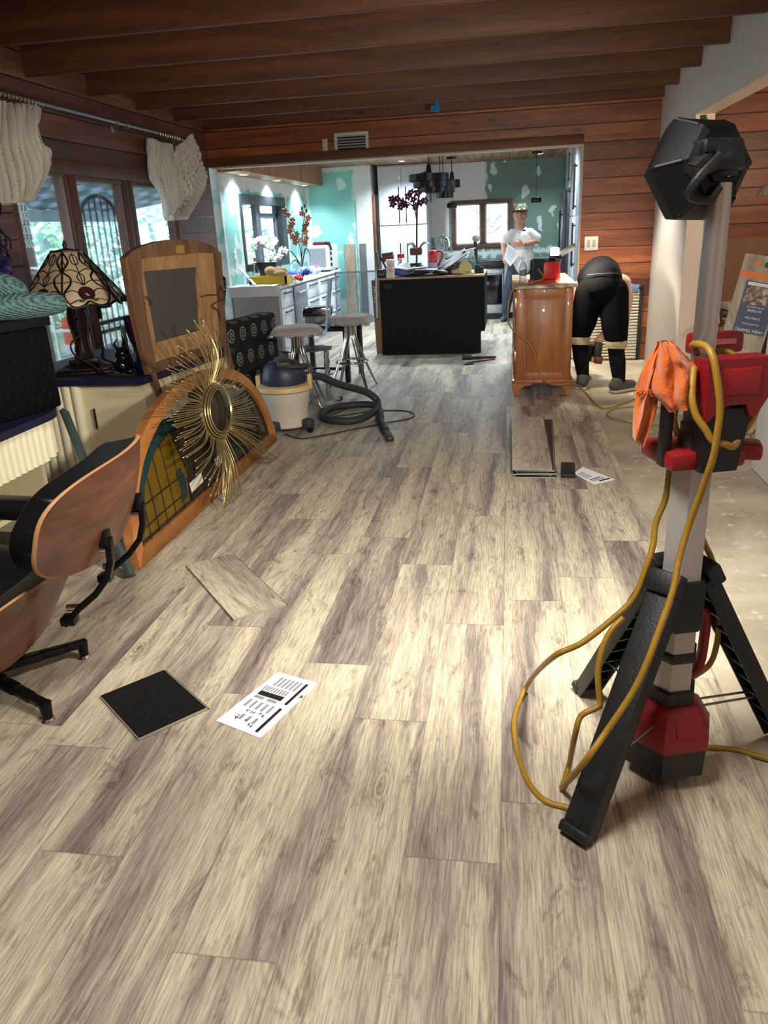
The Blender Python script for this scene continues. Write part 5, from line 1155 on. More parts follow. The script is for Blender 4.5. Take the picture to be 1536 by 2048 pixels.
# ================================================================ YELLOW CORDS
YEL = M('yellow_cord', C(152, 118, 34), .45, var=.15, vs=14, bump=.3, bs=120)
def cord(name, label, strands, r=.0062):
    t = thing(name, label, 'cord', strands[0][0]); t.location.z = max(0, t.location.z * 0)
    for i, s in enumerate(strands): MB().tube(s, r, 8, sub=7).build('cord', YEL, t, smooth=180)
    return t
fz = .0065
cord('extension_cord', 'yellow cord running from the work light down the dresser and over the concrete', [[V((WX - .06, WY - .125, 1.10)), V((.30, 7.12, 1.02)), V((.16, 6.99, .99)), V((.05, 6.95, .96)), AY(1018, 600, 6.94), AY(1016, 640, 6.94), AY(1030, 665, 6.95), AY(1060, 690, 6.955), AY(1075, 730, 6.955), AY(1085, 758, 6.93), AY(1110, 770, 6.86), AY(1140, 768, 6.86), F(1158, 772, .05), F(1175, 790, fz), F(1192, 808, fz), F(1212, 817, fz), F(1250, 805, fz), F(1300, 790, fz), F(1345, 800, fz)],
    [F(1345, 816, fz), F(1290, 813, fz), F(1240, 815, fz), F(1218, 822, fz), F(1216, 832, fz), F(1240, 840, fz), F(1275, 848, fz), F(1330, 850, fz)],
    [F(1300, 830, fz), F(1275, 852, fz), F(1268, 868, fz), F(1280, 885, fz), F(1310, 893, fz), F(1340, 895, fz)]])
cord('extension_cord', 'thin yellow cord crossing the bare concrete by the white wall end at the right edge', [[F(1420, 940, fz), F(1460, 925, fz), F(1490, 895, fz), F(1505, 868, fz), F(1522, 852, fz), F(1560, 842, fz)]], .005)

# ================================================================ LIGHT TOWER
TX, TY = .455, 1.91
HEX = lambda m, z0, z1, r0, r1, ph=PI / 6: m.lathe([(r0, z0), (r1, z1)], (0, 0, 0), 6)
GRYP = M('mast_grey', C(176, 174, 172), .4, .25); SIL = M('mast_silver', C(176, 172, 168), .3, .85); REDT = M('tower_red', C(130, 13, 24), .45, var=.1, vs=10); PLB = M('tower_black', C(22, 22, 23), .5, bump=.3, bs=140, var=.4, vs=30)
t = thing('light_tower', 'tall battery light tower on a black tripod with red handle and hexagonal lamp head', 'work light', (TX, TY, 0), .28)
tw = t
Rz = Matrix.Rotation(-.28, 3, 'Z')
def tl(p): return Rz @ (V(p) - V((TX, TY, 0)))         # world -> tower frame
m = MB(); m.lathe([(.088, .030), (.118, .045), (.122, .13)], n=6); m.build('base', PLB, t, False)
m = MB(); m.lathe([(.124, .13), (.126, .165), (.085, .235), (.066, .245)], n=6); m.build('base_cover', REDT, t, False)
m = MB()
for i in range(6):
    a = i * PI / 3 + PI / 6; d = V((math.cos(a), math.sin(a), 0)); m.box(d * .088 + V((0, 0, .20)), (.012, .05, .06), Matrix.Rotation(a, 4, 'Z') @ Matrix.Rotation(-.55, 4, 'Y'), .003)
m.build('cover_ribs', REDT, t, False)
m = MB(); m.lathe([(.066, .245), (.070, .25), (.070, .285), (.062, .29)], n=6); m.build('lower_collar', PLB, t, False)
m = MB(); m.lathe([(.058, .29), (.056, .60)], n=6); m.build('lower_mast', GRYP, t, False)
m = MB(); m.lathe([(.060, .375), (.064, .38), (.064, .40), (.060, .405)], n=6); m.build('band', PLB, t, False)
m = MB(); m.lathe([(.062, .47), (.068, .48), (.072, .58), (.066, .615)], n=6); m.build('hub', PLB, t, False)
m = MB(); m.lathe([(.054, .61), (.053, .935)], n=6); m.build('mast_housing', GRYP, t, False)
# legs
for (fx, fy) in ((.185, 1.605), (.83, 2.07), (.27, 2.29)):
    f = tl((fx, fy, 0)); d = V((f.x, f.y, 0)).normalized(); a = d * .075 + V((0, 0, .615)); b = V((f.x, f.y, .022)); L = (b - a).length; q = frame3(b - a, None, V((d.x, d.y, .8)))
    m = MB(); c = (a + b) / 2
    m.box(c, (L, .080, .014), q, .004); m.box(c - q.to_3x3() @ V((0, .037, .020)), (L, .007, .042), q, .002); m.box(c - q.to_3x3() @ V((0, -.037, .020)), (L, .007, .042), q, .002)
    for j in range(9): m.box(a.lerp(b, .12 + j * .095) - q.to_3x3() @ V((0, 0, .018)), (.008, .07, .03), q)
    m.box(b + V((0, 0, .0)), (.03, .086, .038), q, .006); m.box(a, (.06, .09, .045), q, .008); leg = m.build('leg', PLB, t, False)
    m = MB(); m.box(a.lerp(b, .96) + q.to_3x3() @ V((0, 0, .006)), (.022, .018, .006), q); m.build('foot_slot', M('slot_black', C(6, 6, 6), .8), leg, False)
    for s in (-.016, .016):
        sd = V((-d.y, d.x, 0)) * s; m = MB(); m.cyl(d * .10 + sd + V((0, 0, .20)), a.lerp(b, .72) + sd * .8, .0035, n=8); m.build('strut', M('strut_steel', C(150, 150, 150), .3, .9), t, False)
m = MB(); c = tl((TX + .055, TY + .03, .35)); m.tube([(c.x - .01, c.y, .50), (c.x + .025, c.y, .49), (c.x + .03, c.y, .40), (c.x + .022, c.y, .32), (c.x - .012, c.y, .29)], .017, 10, sub=5, flat=.75); m.build('carry_grip', REDT, t, False)
# handle unit
m = MB(); m.box((0, .01, .945), (.19, .17, .045), None, .012); m.box((.10, -.03, .955), (.10, .07, .04), -.45, .01); m.build('handle_plate', REDT, t, False)
m = MB(); m.prism([(-.035, -.10, .925), (.055, -.10, .925), (.072, -.10, 1.045), (.095, -.10, 1.075), (-.025, -.10, 1.075), (-.032, -.10, 1.03)], (0, .055, 0)); m.build('handle_column', M('handle_black', C(14, 14, 15), .5), t, False)
m = MB(); m.prism([(-.04, -.108, 1.045), (-.025, -.108, 1.06), (.01, -.108, 1.085), (.055, -.108, 1.085), (.068, -.108, 1.055), (.085, -.108, 1.06), (.108, -.108, 1.10), (.108, -.108, 1.19), (-.045, -.108, 1.19)], (0, .065, 0)); m.build('handle_top', REDT, t, False)
m = MB(); m.box((.03, -.110, 1.14), (.10, .006, .06), None, .002); m.build('handle_inset', M('red_inset', C(150, 20, 30), .45), t, False)
m = MB(); m.box((.065, .07, 1.20), (.13, .05, .05), None, .010); m.build('rear_grip', REDT, t, False)
m = MB(); m.box((.06, .0435, 1.205), (.09, .004, .012)); m.build('pink_stripe', M('pink_stripe', C(226, 130, 134), .4), t, False)
m = MB(); m.box((-.088, -.02, 1.02), (.022, .035, .19), None, .005); m.build('frame_post', M('handle_black', C(14, 14, 15), .5), t, False)
m = MB(); m.lathe([(.040, .965), (.041, 1.0), (.036, 1.003), (.037, 1.022), (.032, 1.025), (.033, 1.06), (.03, 1.075)], n=24); m.build('clamp_rings', M('clamp_grey', C(70, 66, 62), .5), t, False)
m = MB(); m.cyl((0, 0, .93), (0, 0, 1.62), .0265, n=28); m.build('pole', SIL, t, False)
# lamp head, its back towards the camera
hc = tl(AY(1402, 338, TY + .05)); ax = (Rz @ V((-.42, .86, -.22))).normalized()
m = MB(); up = Rz @ V((0, 0, 1)); 
def hexr(m, off, r, ph): return m.ring(hc + ax * off, ax, r, 6, up=up, ph=ph)
m = MB(); rs = [hexr(m, o, r, .05) for o, r in ((-.070, .066), (-.062, .082), (-.01, .118), (.012, .124), (.05, .112), (.062, .104))]
for i in range(5): m.bridge(rs[i], rs[i + 1])
m.bm.faces.new(rs[0][::-1]); m.bm.faces.new(rs[-1]); hd = m.build('lamp_head', M('head_black', C(9, 9, 10), .5, spec=.3), t, False, smooth=20)
m = MB(); rs = [hexr(m, o, r, .05) for o, r in ((-.072, .040), (-.072, .058), (-.078, .058), (-.078, .040))]
for i in range(4): m.bridge(rs[i], rs[(i + 1) % 4])
m.build('back_rib', M('head_black', C(9, 9, 10), .5, spec=.3), t, False, smooth=20)
m = MB(); rs = [hexr(m, o, r, .05) for o, r in ((.0625, .095), (.066, .09))]; m.bridge(rs[0], rs[1]); m.bm.faces.new(rs[0][::-1]); m.bm.faces.new(rs[1]); m.build('lens', emis('tower_led', (1, .93, .78, 1), 12), t, False, smooth=0)
for i in range(6):
    m = MB(); a = i * PI / 3 + .05; x = up.cross(ax).normalized(); y = ax.cross(x); d = x * math.cos(a) + y * math.sin(a); m.cyl(hc + ax * -.05 + d * .086, hc + ax * .0 + d * .118, .006, n=8); m.build('edge_rib', M('head_black', C(9, 9, 10), .5, spec=.3), t, False)
pt_ = V((0, 0, 1.61)); m = MB(); m.cyl((0, 0, 1.57), (0, 0, 1.645), .034, n=20); m.box((-.02, -.005, 1.63), (.10, .06, .03), .2, .008)
m.cyl(pt_ + V((-.05, -.035, .01)), pt_ + V((-.05, .05, .01)), .024, n=16); m.tube([pt_ + V((-.05, -.02, .0)), pt_ + V((-.085, -.03, -.03)), hc + ax * -.085], .022, 10, sub=4, flat=.7); m.box(hc + ax * -.083, (.075, .06, .03), frame3(up.cross(ax), None, ax), .008); m.build('head_bracket', PLB, t, False)
m = MB(); m.tube([pt_ + V((-.03, -.045, -.0)), pt_ + V((-.075, -.05, -.04)), pt_ + V((-.085, -.03, -.075)), pt_ + V((-.04, -.03, -.085)), pt_ + V((-.02, -.035, -.06))], .010, 8, sub=5); m.build('lock_lever', PLB, t, False)
HW_ = Matrix.Rotation(.28, 3, 'Z') @ hc + V((TX, TY, 0)); AXW = Matrix.Rotation(.28, 3, 'Z') @ ax
light('light_tower_lamp', 'SPOT', HW_ + AXW * .10, 105, (1.0, .96, .84), .07, target=HW_ + AXW * .10 + V((-.28, .90, -.60)), spot=2.35, blend=.6)
# rag
k = NT('orange_terry'); f = k.noise(k.coords(), 160, 3, .7); g = k.noise(k.coords(), 12, 3); k.col(k.mix(g, C(196, 84, 8), C(218, 112, 20))); k.b.inputs['Roughness'].default_value = .95; k.b.inputs['Sheen Weight'].default_value = .4; k.bump(f, .8, .004); RAG = k.m
t = thing('rag', 'orange terry rag draped over the light tower handle', 'rag', AY(1330, 790, 1.88))
def cloth(L, Rr, Y, amp, pl, nu=40, nv=30, yb=0.0):
    Ls = spline([AY(u, v, Y + yb * i) for i, (u, v) in enumerate(L)], 8); Rs = spline([AY(u, v, Y + yb * i) for i, (u, v) in enumerate(Rr)], 8)
    at = lambda P, q: P[min(int(q * (len(P) - 1)), len(P) - 2)].lerp(P[min(int(q * (len(P) - 1)), len(P) - 2) + 1], q * (len(P) - 1) - min(int(q * (len(P) - 1)), len(P) - 2))
    def f(a, b):
        p = at(Ls, b).lerp(at(Rs, b), a); n = mnoise.noise((a * 3 + Y * 9, b * 3, 1.7))
        ragged = .006 * mnoise.noise((a * 22, 3.3, Y)) * (1 if b > .97 else 0)
        return (p.x + .010 * n, p.y - amp * math.sin(PI * a) * min(1, b * 2.5 + .2) + .018 * math.sin(2 * PI * pl * a + 3 * b) * b + .016 * n + .006 * mnoise.noise((a * 9, b * 9, Y * 3)), p.z + ragged)
    return f
MB().grid(cloth([(1318, 682), (1312, 728), (1306, 778), (1334, 822)], [(1344, 682), (1372, 712), (1398, 748), (1384, 806)], 1.845, .035, 2.2), 40, 30).build('front_fold', RAG, t, smooth=180)
MB().grid(cloth([(1316, 684), (1290, 730), (1273, 778), (1268, 830), (1264, 872)], [(1330, 684), (1322, 730), (1314, 778), (1308, 832), (1288, 892)], 1.89, .025, 1.5), 30, 34).build('hanging_fold', RAG, t, smooth=180)
MB().grid(cloth([(1316, 682), (1306, 720), (1300, 770)], [(1344, 682), (1376, 725), (1392, 800)], 1.945, -.02, 1.5), 24, 20).build('back_fold', RAG, t, smooth=180)
m = MB(); r = random.Random(2)
for i in range(34):
    s = i / 33; p = AY(1272 + 44 * s, 778 + 4 * math.sin(i), 1.885 - .02 * math.sin(PI * s)); m.tube([p, p + V((r.uniform(-.006, .006), -.004, -.006)), p + V((r.uniform(-.009, .009), -.002, -.014))], .0016, 4)
m.build('fringe', RAG, t)
# the tower's own cord
yt = lambda u, v, Y: AY(u, v, Y)
cord('tower_cord', 'thick yellow cord wound round the light tower and looping onto the planks', [
    [yt(1495, 735, 1.90), yt(1455, 703, 1.93), yt(1412, 708, 1.94), yt(1386, 694, 1.90), yt(1392, 688, 1.84), yt(1415, 695, 1.80), yt(1428, 722, 1.775), yt(1436, 770, 1.765), yt(1440, 820, 1.765), yt(1434, 870, 1.765), yt(1426, 915, 1.77), yt(1402, 985, 1.80), yt(1378, 1050, 1.82), yt(1360, 1110, 1.80), yt(1346, 1180, 1.76), yt(1322, 1250, 1.72), yt(1292, 1330, 1.68), yt(1262, 1390, 1.655), yt(1215, 1460, 1.625), yt(1168, 1525, 1.60), F(1124, 1576, .012)],
    [F(1124, 1576, .012), F(1138, 1530, .03), yt(1150, 1470, 1.75), yt(1162, 1432, 1.76), yt(1192, 1416, 1.77), yt(1200, 1405, 1.78), yt(1196, 1350, 1.80), yt(1204, 1300, 1.82), yt(1222, 1262, 1.84), yt(1246, 1235, 1.86)],
    [yt(1345, 880, 1.96), yt(1338, 950, 1.96), yt(1330, 1000, 1.95), yt(1312, 1045, 1.94), yt(1306, 1090, 1.92), yt(1294, 1130, 1.90), yt(1268, 1195, 1.88), yt(1225, 1238, 1.86), yt(1165, 1285, 1.84), yt(1105, 1315, 1.84), F(1058, 1365, .05), F(1030, 1430, .008), F(1032, 1490, .007), F(1052, 1555, .007), F(1085, 1598, .007), F(1130, 1614, .007), F(1180, 1620, .007), F(1215, 1590, .007), F(1222, 1550, .007)],
    [yt(1388, 735, 1.83), yt(1384, 790, 1.80), yt(1392, 830, 1.785), yt(1412, 860, 1.775), yt(1426, 882, 1.772), yt(1450, 888, 1.775), yt(1466, 893, 1.80), yt(1478, 878, 1.84), yt(1508, 830, 1.87), yt(1520, 780, 1.88), yt(1514, 740, 1.88)],
    [yt(1400, 1045, 1.99), yt(1406, 1080, 2.0), yt(1422, 1115, 2.0), yt(1434, 1160, 2.0), yt(1438, 1230, 2.0), yt(1434, 1285, 2.0), yt(1418, 1330, 1.99), yt(1378, 1358, 1.96)],
    [F(1385, 1494, .007), F(1420, 1495, .007), F(1470, 1499, .007), F(1510, 1510, .007), F(1570, 1528, .007)],
    [yt(1352, 815, 1.95), yt(1348, 840, 1.95), yt(1356, 870, 1.95)]], .0084)
tag(MB().prism([AX(1400, 231, 1.497), AX(1412, 229, 1.497), AX(1416, 242, 1.497), AX(1404, 244, 1.497)], (-.004, 0, 0)).build('green_tape', M('green_tape', C(60, 130, 50), .7)), 'scrap of green masking tape on the corner of the white opening above the lamp head', 'tape')

# ================================================================ THINGS IN THE SIDE ROOM
m = MB(); m.box((2.12, 8.0, 2.66), (.12, .12, .10)); m.cyl((2.12, 7.9, 2.42), (2.12, 8.0, 2.62), .055, .05, 18)
t = thing('track_spot', 'pair of black spotlights under the side room ceiling', 'ceiling light', (2.2, 7.6, 2.5))
MB().ab((2.02, 7.4, 2.62), (2.42, 7.46, 2.65)).cyl((2.22, 7.43, 2.65), (2.22, 7.43, 2.9), .012, n=10).build('track', TBLK, t)
for x in (2.08, 2.26): MB().cyl((x, 7.43, 2.47), (x, 7.43, 2.62), .055, .05, 18).build('spot', TBLK, t)
struct(MB().box((3.1, 6.6, 2.76), (2.9, .10, .22), .18, .004).build('trim_19', WBEAM), 'timber beam across the side room')
t = thing('arc_lamp', 'thin silver arc lamp in the side room behind the lamp head', 'lamp', (2.75, 7.2, 0))
m = MB(); m.tube([(2.75, 7.2, .02), (2.75, 7.2, 1.2), (2.68, 7.2, 1.66), (2.45, 7.2, 1.84), (2.2, 7.2, 1.80), (2.1, 7.2, 1.7)], .010, 8, sub=6); m.build('arm', SIL, t)
MB().lathe([(.14, 0), (.14, .02), (.03, .03)], (2.75, 7.2, 0), 24).build('base', SIL, t); MB().lathe([(.02, .10), (.07, .04), (.09, 0)], (2.1, 7.2, 1.6), 24, caps=False).build('shade', SIL, t)
wallplate('wall_switch', 'dark switch plate on the side room boards behind the silver pole', 1.72, 1.80, 1.33, 1.53, 8.899, [(.5, .5, .03, .05)], C(34, 28, 24))
# leaning carton
c_o = M('carton_orange', C(226, 116, 36), .5); c_w = wood('carton_print', C(120, 104, 88), C(168, 152, 132), C(196, 182, 160), (9, 9, 1.1), .5, knots=False); c_b = M('carton_navy', C(52, 66, 100), .5); c_wh = M('carton_white', C(232, 230, 226), .5)
p0, p1, p2, p3 = AY(1452, 660, 6.0), AY(1560, 690, 6.05), AY(1600, 508, 6.6), AY(1503, 506, 6.6)
ux = (p1 - p0); ux.z = 0; ux.normalize(); base = V((1.478, 6.144, .058)); uy = V((.264, .156, 1.2)).normalized(); ux = V((.95, -.2, -.18)); ux = (ux - uy * ux.dot(uy)).normalized(); nrm = ux.cross(uy).normalized()
t = thing('flooring_carton', 'tall printed flooring carton with navy HIGH TRAFFIC label leaning upside down in the side room', 'box', base)
def cpos(s, h, o=0.0): return base + ux * s + uy * h + nrm * o
CWd, CHt = .30, 1.18
MB().prism([cpos(0, 0), cpos(CWd, 0), cpos(CWd, CHt), cpos(0, CHt)], nrm * -.07).build('carton', c_w, t, smooth=0)
def cbar(s0, s1, h0, h1, mat, nm, o=.001): m = MB(); m.prism([cpos(s0, h0, o), cpos(s1, h0, o), cpos(s1, h1, o), cpos(s0, h1, o)], nrm * -.001); return m.build(nm, mat, t, smooth=0)
cbar(0, CWd, 1.015, 1.06, c_o, 'orange_band'); cbar(.06, .285, .62, .995, c_b, 'navy_label', .0012); cbar(.075, .275, .965, .988, c_wh, 'white_bar', .0022)
k = NT('label_photo'); f = k.noise(k.coords(), 22, 4, .7); k.col(k.ramp(f, [(.35, C(30, 24, 22)), (.5, C(130, 104, 86)), (.65, C(216, 206, 196))])); cbar(.075, .275, .83, .96, k.m, 'photo', .0022)
cbar(0, CWd, .0, .035, c_o, 'orange_foot'); 
for s, mt in ((.10, M('dot_orange', C(226, 120, 50), .5)), (.17, M('dot_black', C(50, 46, 46), .5)), (.24, c_wh)): MB().cyl(cpos(s, 1.12, -.001), cpos(s, 1.12, .0015), .022, n=20).build('badge', mt, t)
TM = Matrix(((-ux.x, -uy.x, nrm.x, 0), (-ux.y, -uy.y, nrm.y, 0), (-ux.z, -uy.z, nrm.z, 0), (0, 0, 0, 1)))
for s_, h_, sz in (('HIGH TRAFFIC', .645, .030), ('Coffee Oak', .735, .022), ('EXTREME', .79, .024), ('WATER RESISTANT', .815, .015), ('vinyl plank flooring', .69, .016)): text('label_text', s_, sz, cpos(.172, h_, .0024), TM, c_wh, t)
t2 = thing('grey_disc', 'back of a round grey chair seat in front of the foot of the leaning carton', 'chair_seat', base + V((.1, -.2, -.058)))  # grey disc on a stand, meant as the back of a chair seat
m = MB(); c_ = base + ux * .17 + uy * .36 + nrm * .03; q = frame3(ux, None, nrm); m.lathe([(.135, 0), (.145, .012), (.135, .024)], c_, 36, axis=nrm); m.build('disc', M('seat_grey', C(176, 164, 156), .6), t2)
m = MB(); m.box(base + V((.12, -.10, -.046)), (.24, .10, .02), None, .004); m.box((c_ + base + V((.12, -.10, -.036))) / 2, (.05, .02, .34), None, .004); m.build('stand', M('seat_grey', C(176, 164, 156), .6), t2)
# clear acrylic armchair
t = thing('acrylic_armchair', 'clear acrylic and steel armchair behind the silver pole in the side room', 'chair', (1.98, 6.95, 0))
m = MB()
for x, y in ((1.72, 6.7), (2.15, 6.7), (1.72, 7.2), (2.15, 7.2)): m.tube([(x, y, .02), (x + .015, y, .25), (x, y, .62)], .016, 10, sub=4)
m.build('legs_frame', CHR, t, smooth=60)
for y in (6.7, 7.2): MB().tube([(1.66, y, .60), (1.74, y, .63), (1.95, y, .60), (2.2, y, .64)], .026, 10, sub=5).build('arm_rest', CHR, t, smooth=60)
m = MB(); m.box((1.94, 6.95, .40), (.48, .50, .02), None, .005); m.build('seat', ACR, t); MB().box((2.2, 6.95, .62), (.02, .5, .44), Matrix.Rotation(.15, 4, 'Y'), .005).build('back', ACR, t)
MB().box((1.70, 6.69, .69), (.025, .03, .14), Matrix.Rotation(-.2, 4, 'Y')).build('post_clip', CHR, t)
# dark table, white perforated tray, green scrap
t = thing('dark_table', 'dark wooden table in the side room beyond the acrylic armchair', 'table', (2.55, 7.9, 0))
DKW = wood('dark_table_wood', C(40, 26, 20), C(62, 42, 32), C(84, 60, 46), (1.2, 9, 9), .5, knots=False)
MB().ab((1.85, 7.6, .60), (3.2, 8.3, .64), .004).build('top', DKW, t); MB().ab((1.9, 7.63, .36), (3.15, 8.27, .60)).build('apron', DKW, t, smooth=0)
for x in (1.92, 3.12):
    for y in (7.66, 8.24): MB().box((x, y, .18), (.06, .06, .36)).build('leg', DKW, t, smooth=0)
t = thing('perforated_tray', 'white perforated tray lying on the dark table', 'tray', (2.18, 7.72, .64))
MB().box((2.20, 7.75, .672), (.46, .26, .06), .12, .012).build('tray', M('tray_white', C(206, 200, 190), .6), t)
m = MB()
for i in range(9):
    for j in range(2): c_ = V((2.20, 7.75, .66 + j * .024)) + Matrix.Rotation(.12, 3, 'Z') @ V((-.19 + i * .047 + j * .02, -.1305, 0)); m.cyl(c_, c_ + V((0, -.002, 0)), .006, n=6)
m.build('holes', M('hole_dark', C(60, 56, 52), .8), t, smooth=0)
m = MB(); r = random.Random(9)
for i in range(12): m.box((2.28 + r.uniform(-.07, .07), 7.78 + r.uniform(-.05, .05), .716 + r.uniform(0, .012)), (.05, .03, .006), Matrix.Rotation(r.uniform(0, 3), 4, 'Z') @ Matrix.Rotation(r.uniform(-.4, .4), 4, 'X'))
tag(m.build('green_scraps', M('green_tape', C(60, 130, 50), .7)), 'crumpled green masking tape on the white tray', 'tape')
t = thing('tool_case', 'low red tool case with a white stripe on the concrete behind the orange rag', 'case', (1.62, 6.55, 0))
MB().box((1.60, 6.5, .12), (.34, .22, .18), .1, .02).build('body', RED2, t); MB().box((1.585, 6.388, .15), (.2, .01, .05), .1).build('stripe', c_wh, t); MB().box((1.60, 6.5, .015), (.36, .24, .03), .1, .004).build('skid', TBLK, t)
t = thing('small_carton', 'small white carton with orange foot near the right wall end', 'box', (2.0, 5.72, 0))
MB().ab((1.90, 5.66, .003), (2.1, 5.76, .42)).build('carton', c_wh, t, smooth=0); MB().ab((1.899, 5.658, .003), (2.101, 5.67, .04)).build('orange_foot', c_o, t, smooth=0)
for x, mt in ((1.95, M('dot_black', C(50, 46, 46), .5)), (1.985, M('dot_red', C(210, 80, 60), .5))): MB().cyl((x, 5.661, .085), (x, 5.656, .085), .012, n=14).build('badge', mt, t)
r = random.Random(4)
for i, (x, y, a, lb) in enumerate(((1.78, 5.6, .2, 'dusty offcut of board lying nearest on the concrete by the white carton'), (1.92, 5.5, -.3, 'dusty offcut of board lying crosswise by the white carton'), (1.80, 5.35, .5, 'short dusty offcut of board lying farthest from the white carton'))):
    tag(MB().box((x, y, .004), (.32 - .06 * i, .07, .012), a).build('board_offcut', M('offcut', C(176, 152, 124), .8), None, smooth=0), lb, 'board')
# ================================================================ KITCHEN
NAVY = M('island_black', C(9, 11, 15), .6, spec=.2)
IX0, IX1, IY0, IY1 = -1.545, -.325, 9.55, 10.70
t = thing('kitchen_island', 'dark kitchen island with a bare wooden top covered in clutter', 'island', ((IX0 + IX1) / 2, 10.1, 0))
MB().ab((IX0, IY0, .004), (IX1, IY0 + .02, .905)).build('back_panel', NAVY, t, smooth=0)
MB().ab((IX0 + .02, IY0 + .02, .10), (IX1 - .03, IY1, .905)).build('carcass', M('carcass_white', C(196, 200, 204), .5), t, smooth=0)
MB().ab((IX1 - .01, IY0 + .05, .26), (IX1 + .045, IY1, .90)).build('end_panel', NAVY, t, smooth=0)
MB().ab((IX0 + .04, IY0 + .04, 0), (IX1 - .05, IY1 - .06, .10)).build('plinth', M('plinth_pale', C(168, 172, 176), .5), t, smooth=0)
MB().ab((IX0 - .06, IY0 - .002, .905), (IX1 + .04, IY1, .925)).build('top', wood('raw_ply_top', C(150, 122, 88), C(180, 152, 114), C(200, 176, 140), (1.5, 9, 9), .7, knots=False), t, smooth=0)
MB().ab((IX0 + .05, IY0 - .004, .80), (IX0 + .145, IY0, .865)).build('cutout', M('socket_black', C(6, 6, 8), .6), t, smooth=0)
t = thing('brown_board', 'upright brown board with white lettering beside the left end of the dark island', 'board', (-1.61, 9.75, 0))
MB().box((-1.60, 9.62, .455), (.085, .02, .90), Matrix.Rotation(-.03, 4, 'Y'), .001).build('panel', M('brown_board', C(136, 104, 76), .7), t, smooth=0)
text('lettering', 'series', .085, (-1.603, 9.607, .74), Matrix(((0, 1, 0, 0), (0, 0, -1, 0), (-1, 0, 0, 0), (0, 0, 0, 1))), M('letter_white', C(236, 236, 236), .5), t)
TZ = .9255
def on_island(u, v): return F(u, v, TZ)
def put(u, v, z=TZ): p = F(u, v, z); return p
# cup
p = AY(782, 553, 9.62); p.z = TZ
t = thing('paper_cup', 'white paper cup with pink and orange letters at the left front of the island', 'cup', (p.x, p.y, TZ))
MB().lathe([(.040, 0), (.042, .003), (.054, .20), (.057, .205), (.055, .21)], n=24).build('cup', M('cup_white', C(236, 234, 232), .5), t, False)
for z, cc, nm in ((.125, C(226, 100, 60), 'D'), (.065, C(214, 50, 110), 'D')):
    text('letter', nm + nm, .06, (0, -.0535 - (z - .1) * .06, z + .02), Matrix(((1, 0, 0, 0), (0, 0, -1, 0), (0, 1, 0, 0), (0, 0, 0, 1))), M('cup_ink%d' % int(z * 1000), cc, .5), t, world=False)
def simple(name, label, cat, u, v, Y, build):
    p = AY(u, v, Y); t = thing(name, label, cat, (p.x, Y, TZ)); build(t); return t
def b(t):
    MB().box((0, 0, .155), (.035, .05, .31), Matrix.Rotation(-.12, 4, 'Y'), .006).build('handle', M('dryer_grey', C(96, 98, 104), .4), t, False)
    MB().cyl((.06, 0, .235), (.19, 0, .25), .06, .058, 20).build('barrel', M('dryer_brown', C(92, 62, 54), .45), t, False)
    MB().tube([(.03, 0, .235), (.07, -.02, .17), (.10, -.02, .10)], .012, 8, sub=4).build('grip', TBLK, t, False)
simple('brown_dryer', 'brown hot air tool standing at the left end of the island', 'tool', 757, 540, 9.78, b)
simple('black_dish', 'small black box in front of the brown hot air tool on the island', 'box', 764, 553, 9.66, lambda t: (MB().box((0, 0, .05), (.11, .12, .10), None, .012).build('body', TBLK, t, False), MB().box((0, -.061, .045), (.07, .004, .03)).build('front_label', M('label_grey', C(90, 92, 94), .5), t, False)))
def spray(t):
    MB().lathe([(.04, 0), (.045, .01), (.045, .12), (.03, .17), (.015, .19), (.015, .205)], n=18).build('bottle', M('spray_clear', C(206, 214, 218), .3), t, False)
    MB().box((.01, 0, .232), (.09, .03, .05), None, .01).box((-.025, 0, .20), (.012, .016, .05)).build('trigger', RED2, t, False)
simple('spray_bottle', 'clear spray bottle with a red trigger behind the paper cup', 'bottle', 801, 535, 10.05, spray)
def can(h, r, cb, cc, nm): 
    def f(t):
        MB().lathe([(r, 0), (r, h * .8), (r * .8, h * .85)], n=20).build('can', M(nm + '_body', cb, .35), t, False); MB().lathe([(r * .75, h * .85), (r * .75, h), (r * .6, h * 1.02)], n=20).build('cap', M(nm + '_cap', cc, .4), t, False)
    return f
def redjug(t):
    MB().lathe([(.055, 0), (.058, .02), (.058, .14), (.05, .15)], n=20).build('label', M('jug_label', C(150, 160, 190), .4), t, False)
    MB().lathe([(.058, .14), (.058, .24), (.045, .28), (.03, .29)], n=20).build('jug', RED2, t, False)
    MB().tube([(.05, 0, .26), (.105, 0, .27), (.115, 0, .20), (.06, 0, .10)], .016, 8, sub=4).build('handle', RED2, t, False)
simple('red_jug', 'red plastic jug with a pale label in the middle of the island', 'jug', 866, 540, 9.95, redjug)
simple('aerosol_can', 'dark aerosol can with a black cap behind the red jug', 'can', 867, 525, 10.4, can(.30, .033, C(60, 66, 74), C(24, 24, 26), 'dark_can'))
def tablet(t):
    q = Matrix.Rotation(-.55, 4, 'Y') @ Matrix.Rotation(.25, 4, 'X')
    MB().box((0, 0, .15), (.42, .30, .012), q, .003).build('board', M('sample_grey', C(96, 92, 94), .5), t, False); MB().box((.21, .08, .275), (.16, .22, .006), Matrix.Rotation(-.2, 4, 'Y')).build('white_flap', PAPER, t, False); MB().box((-.02, .07, .055), (.12, .1, .11), None, .01).build('prop', TBLK, t, False)
simple('sample_board', 'grey sample board propped up at a slant on the island', 'board', 903, 540, 9.85, tablet)
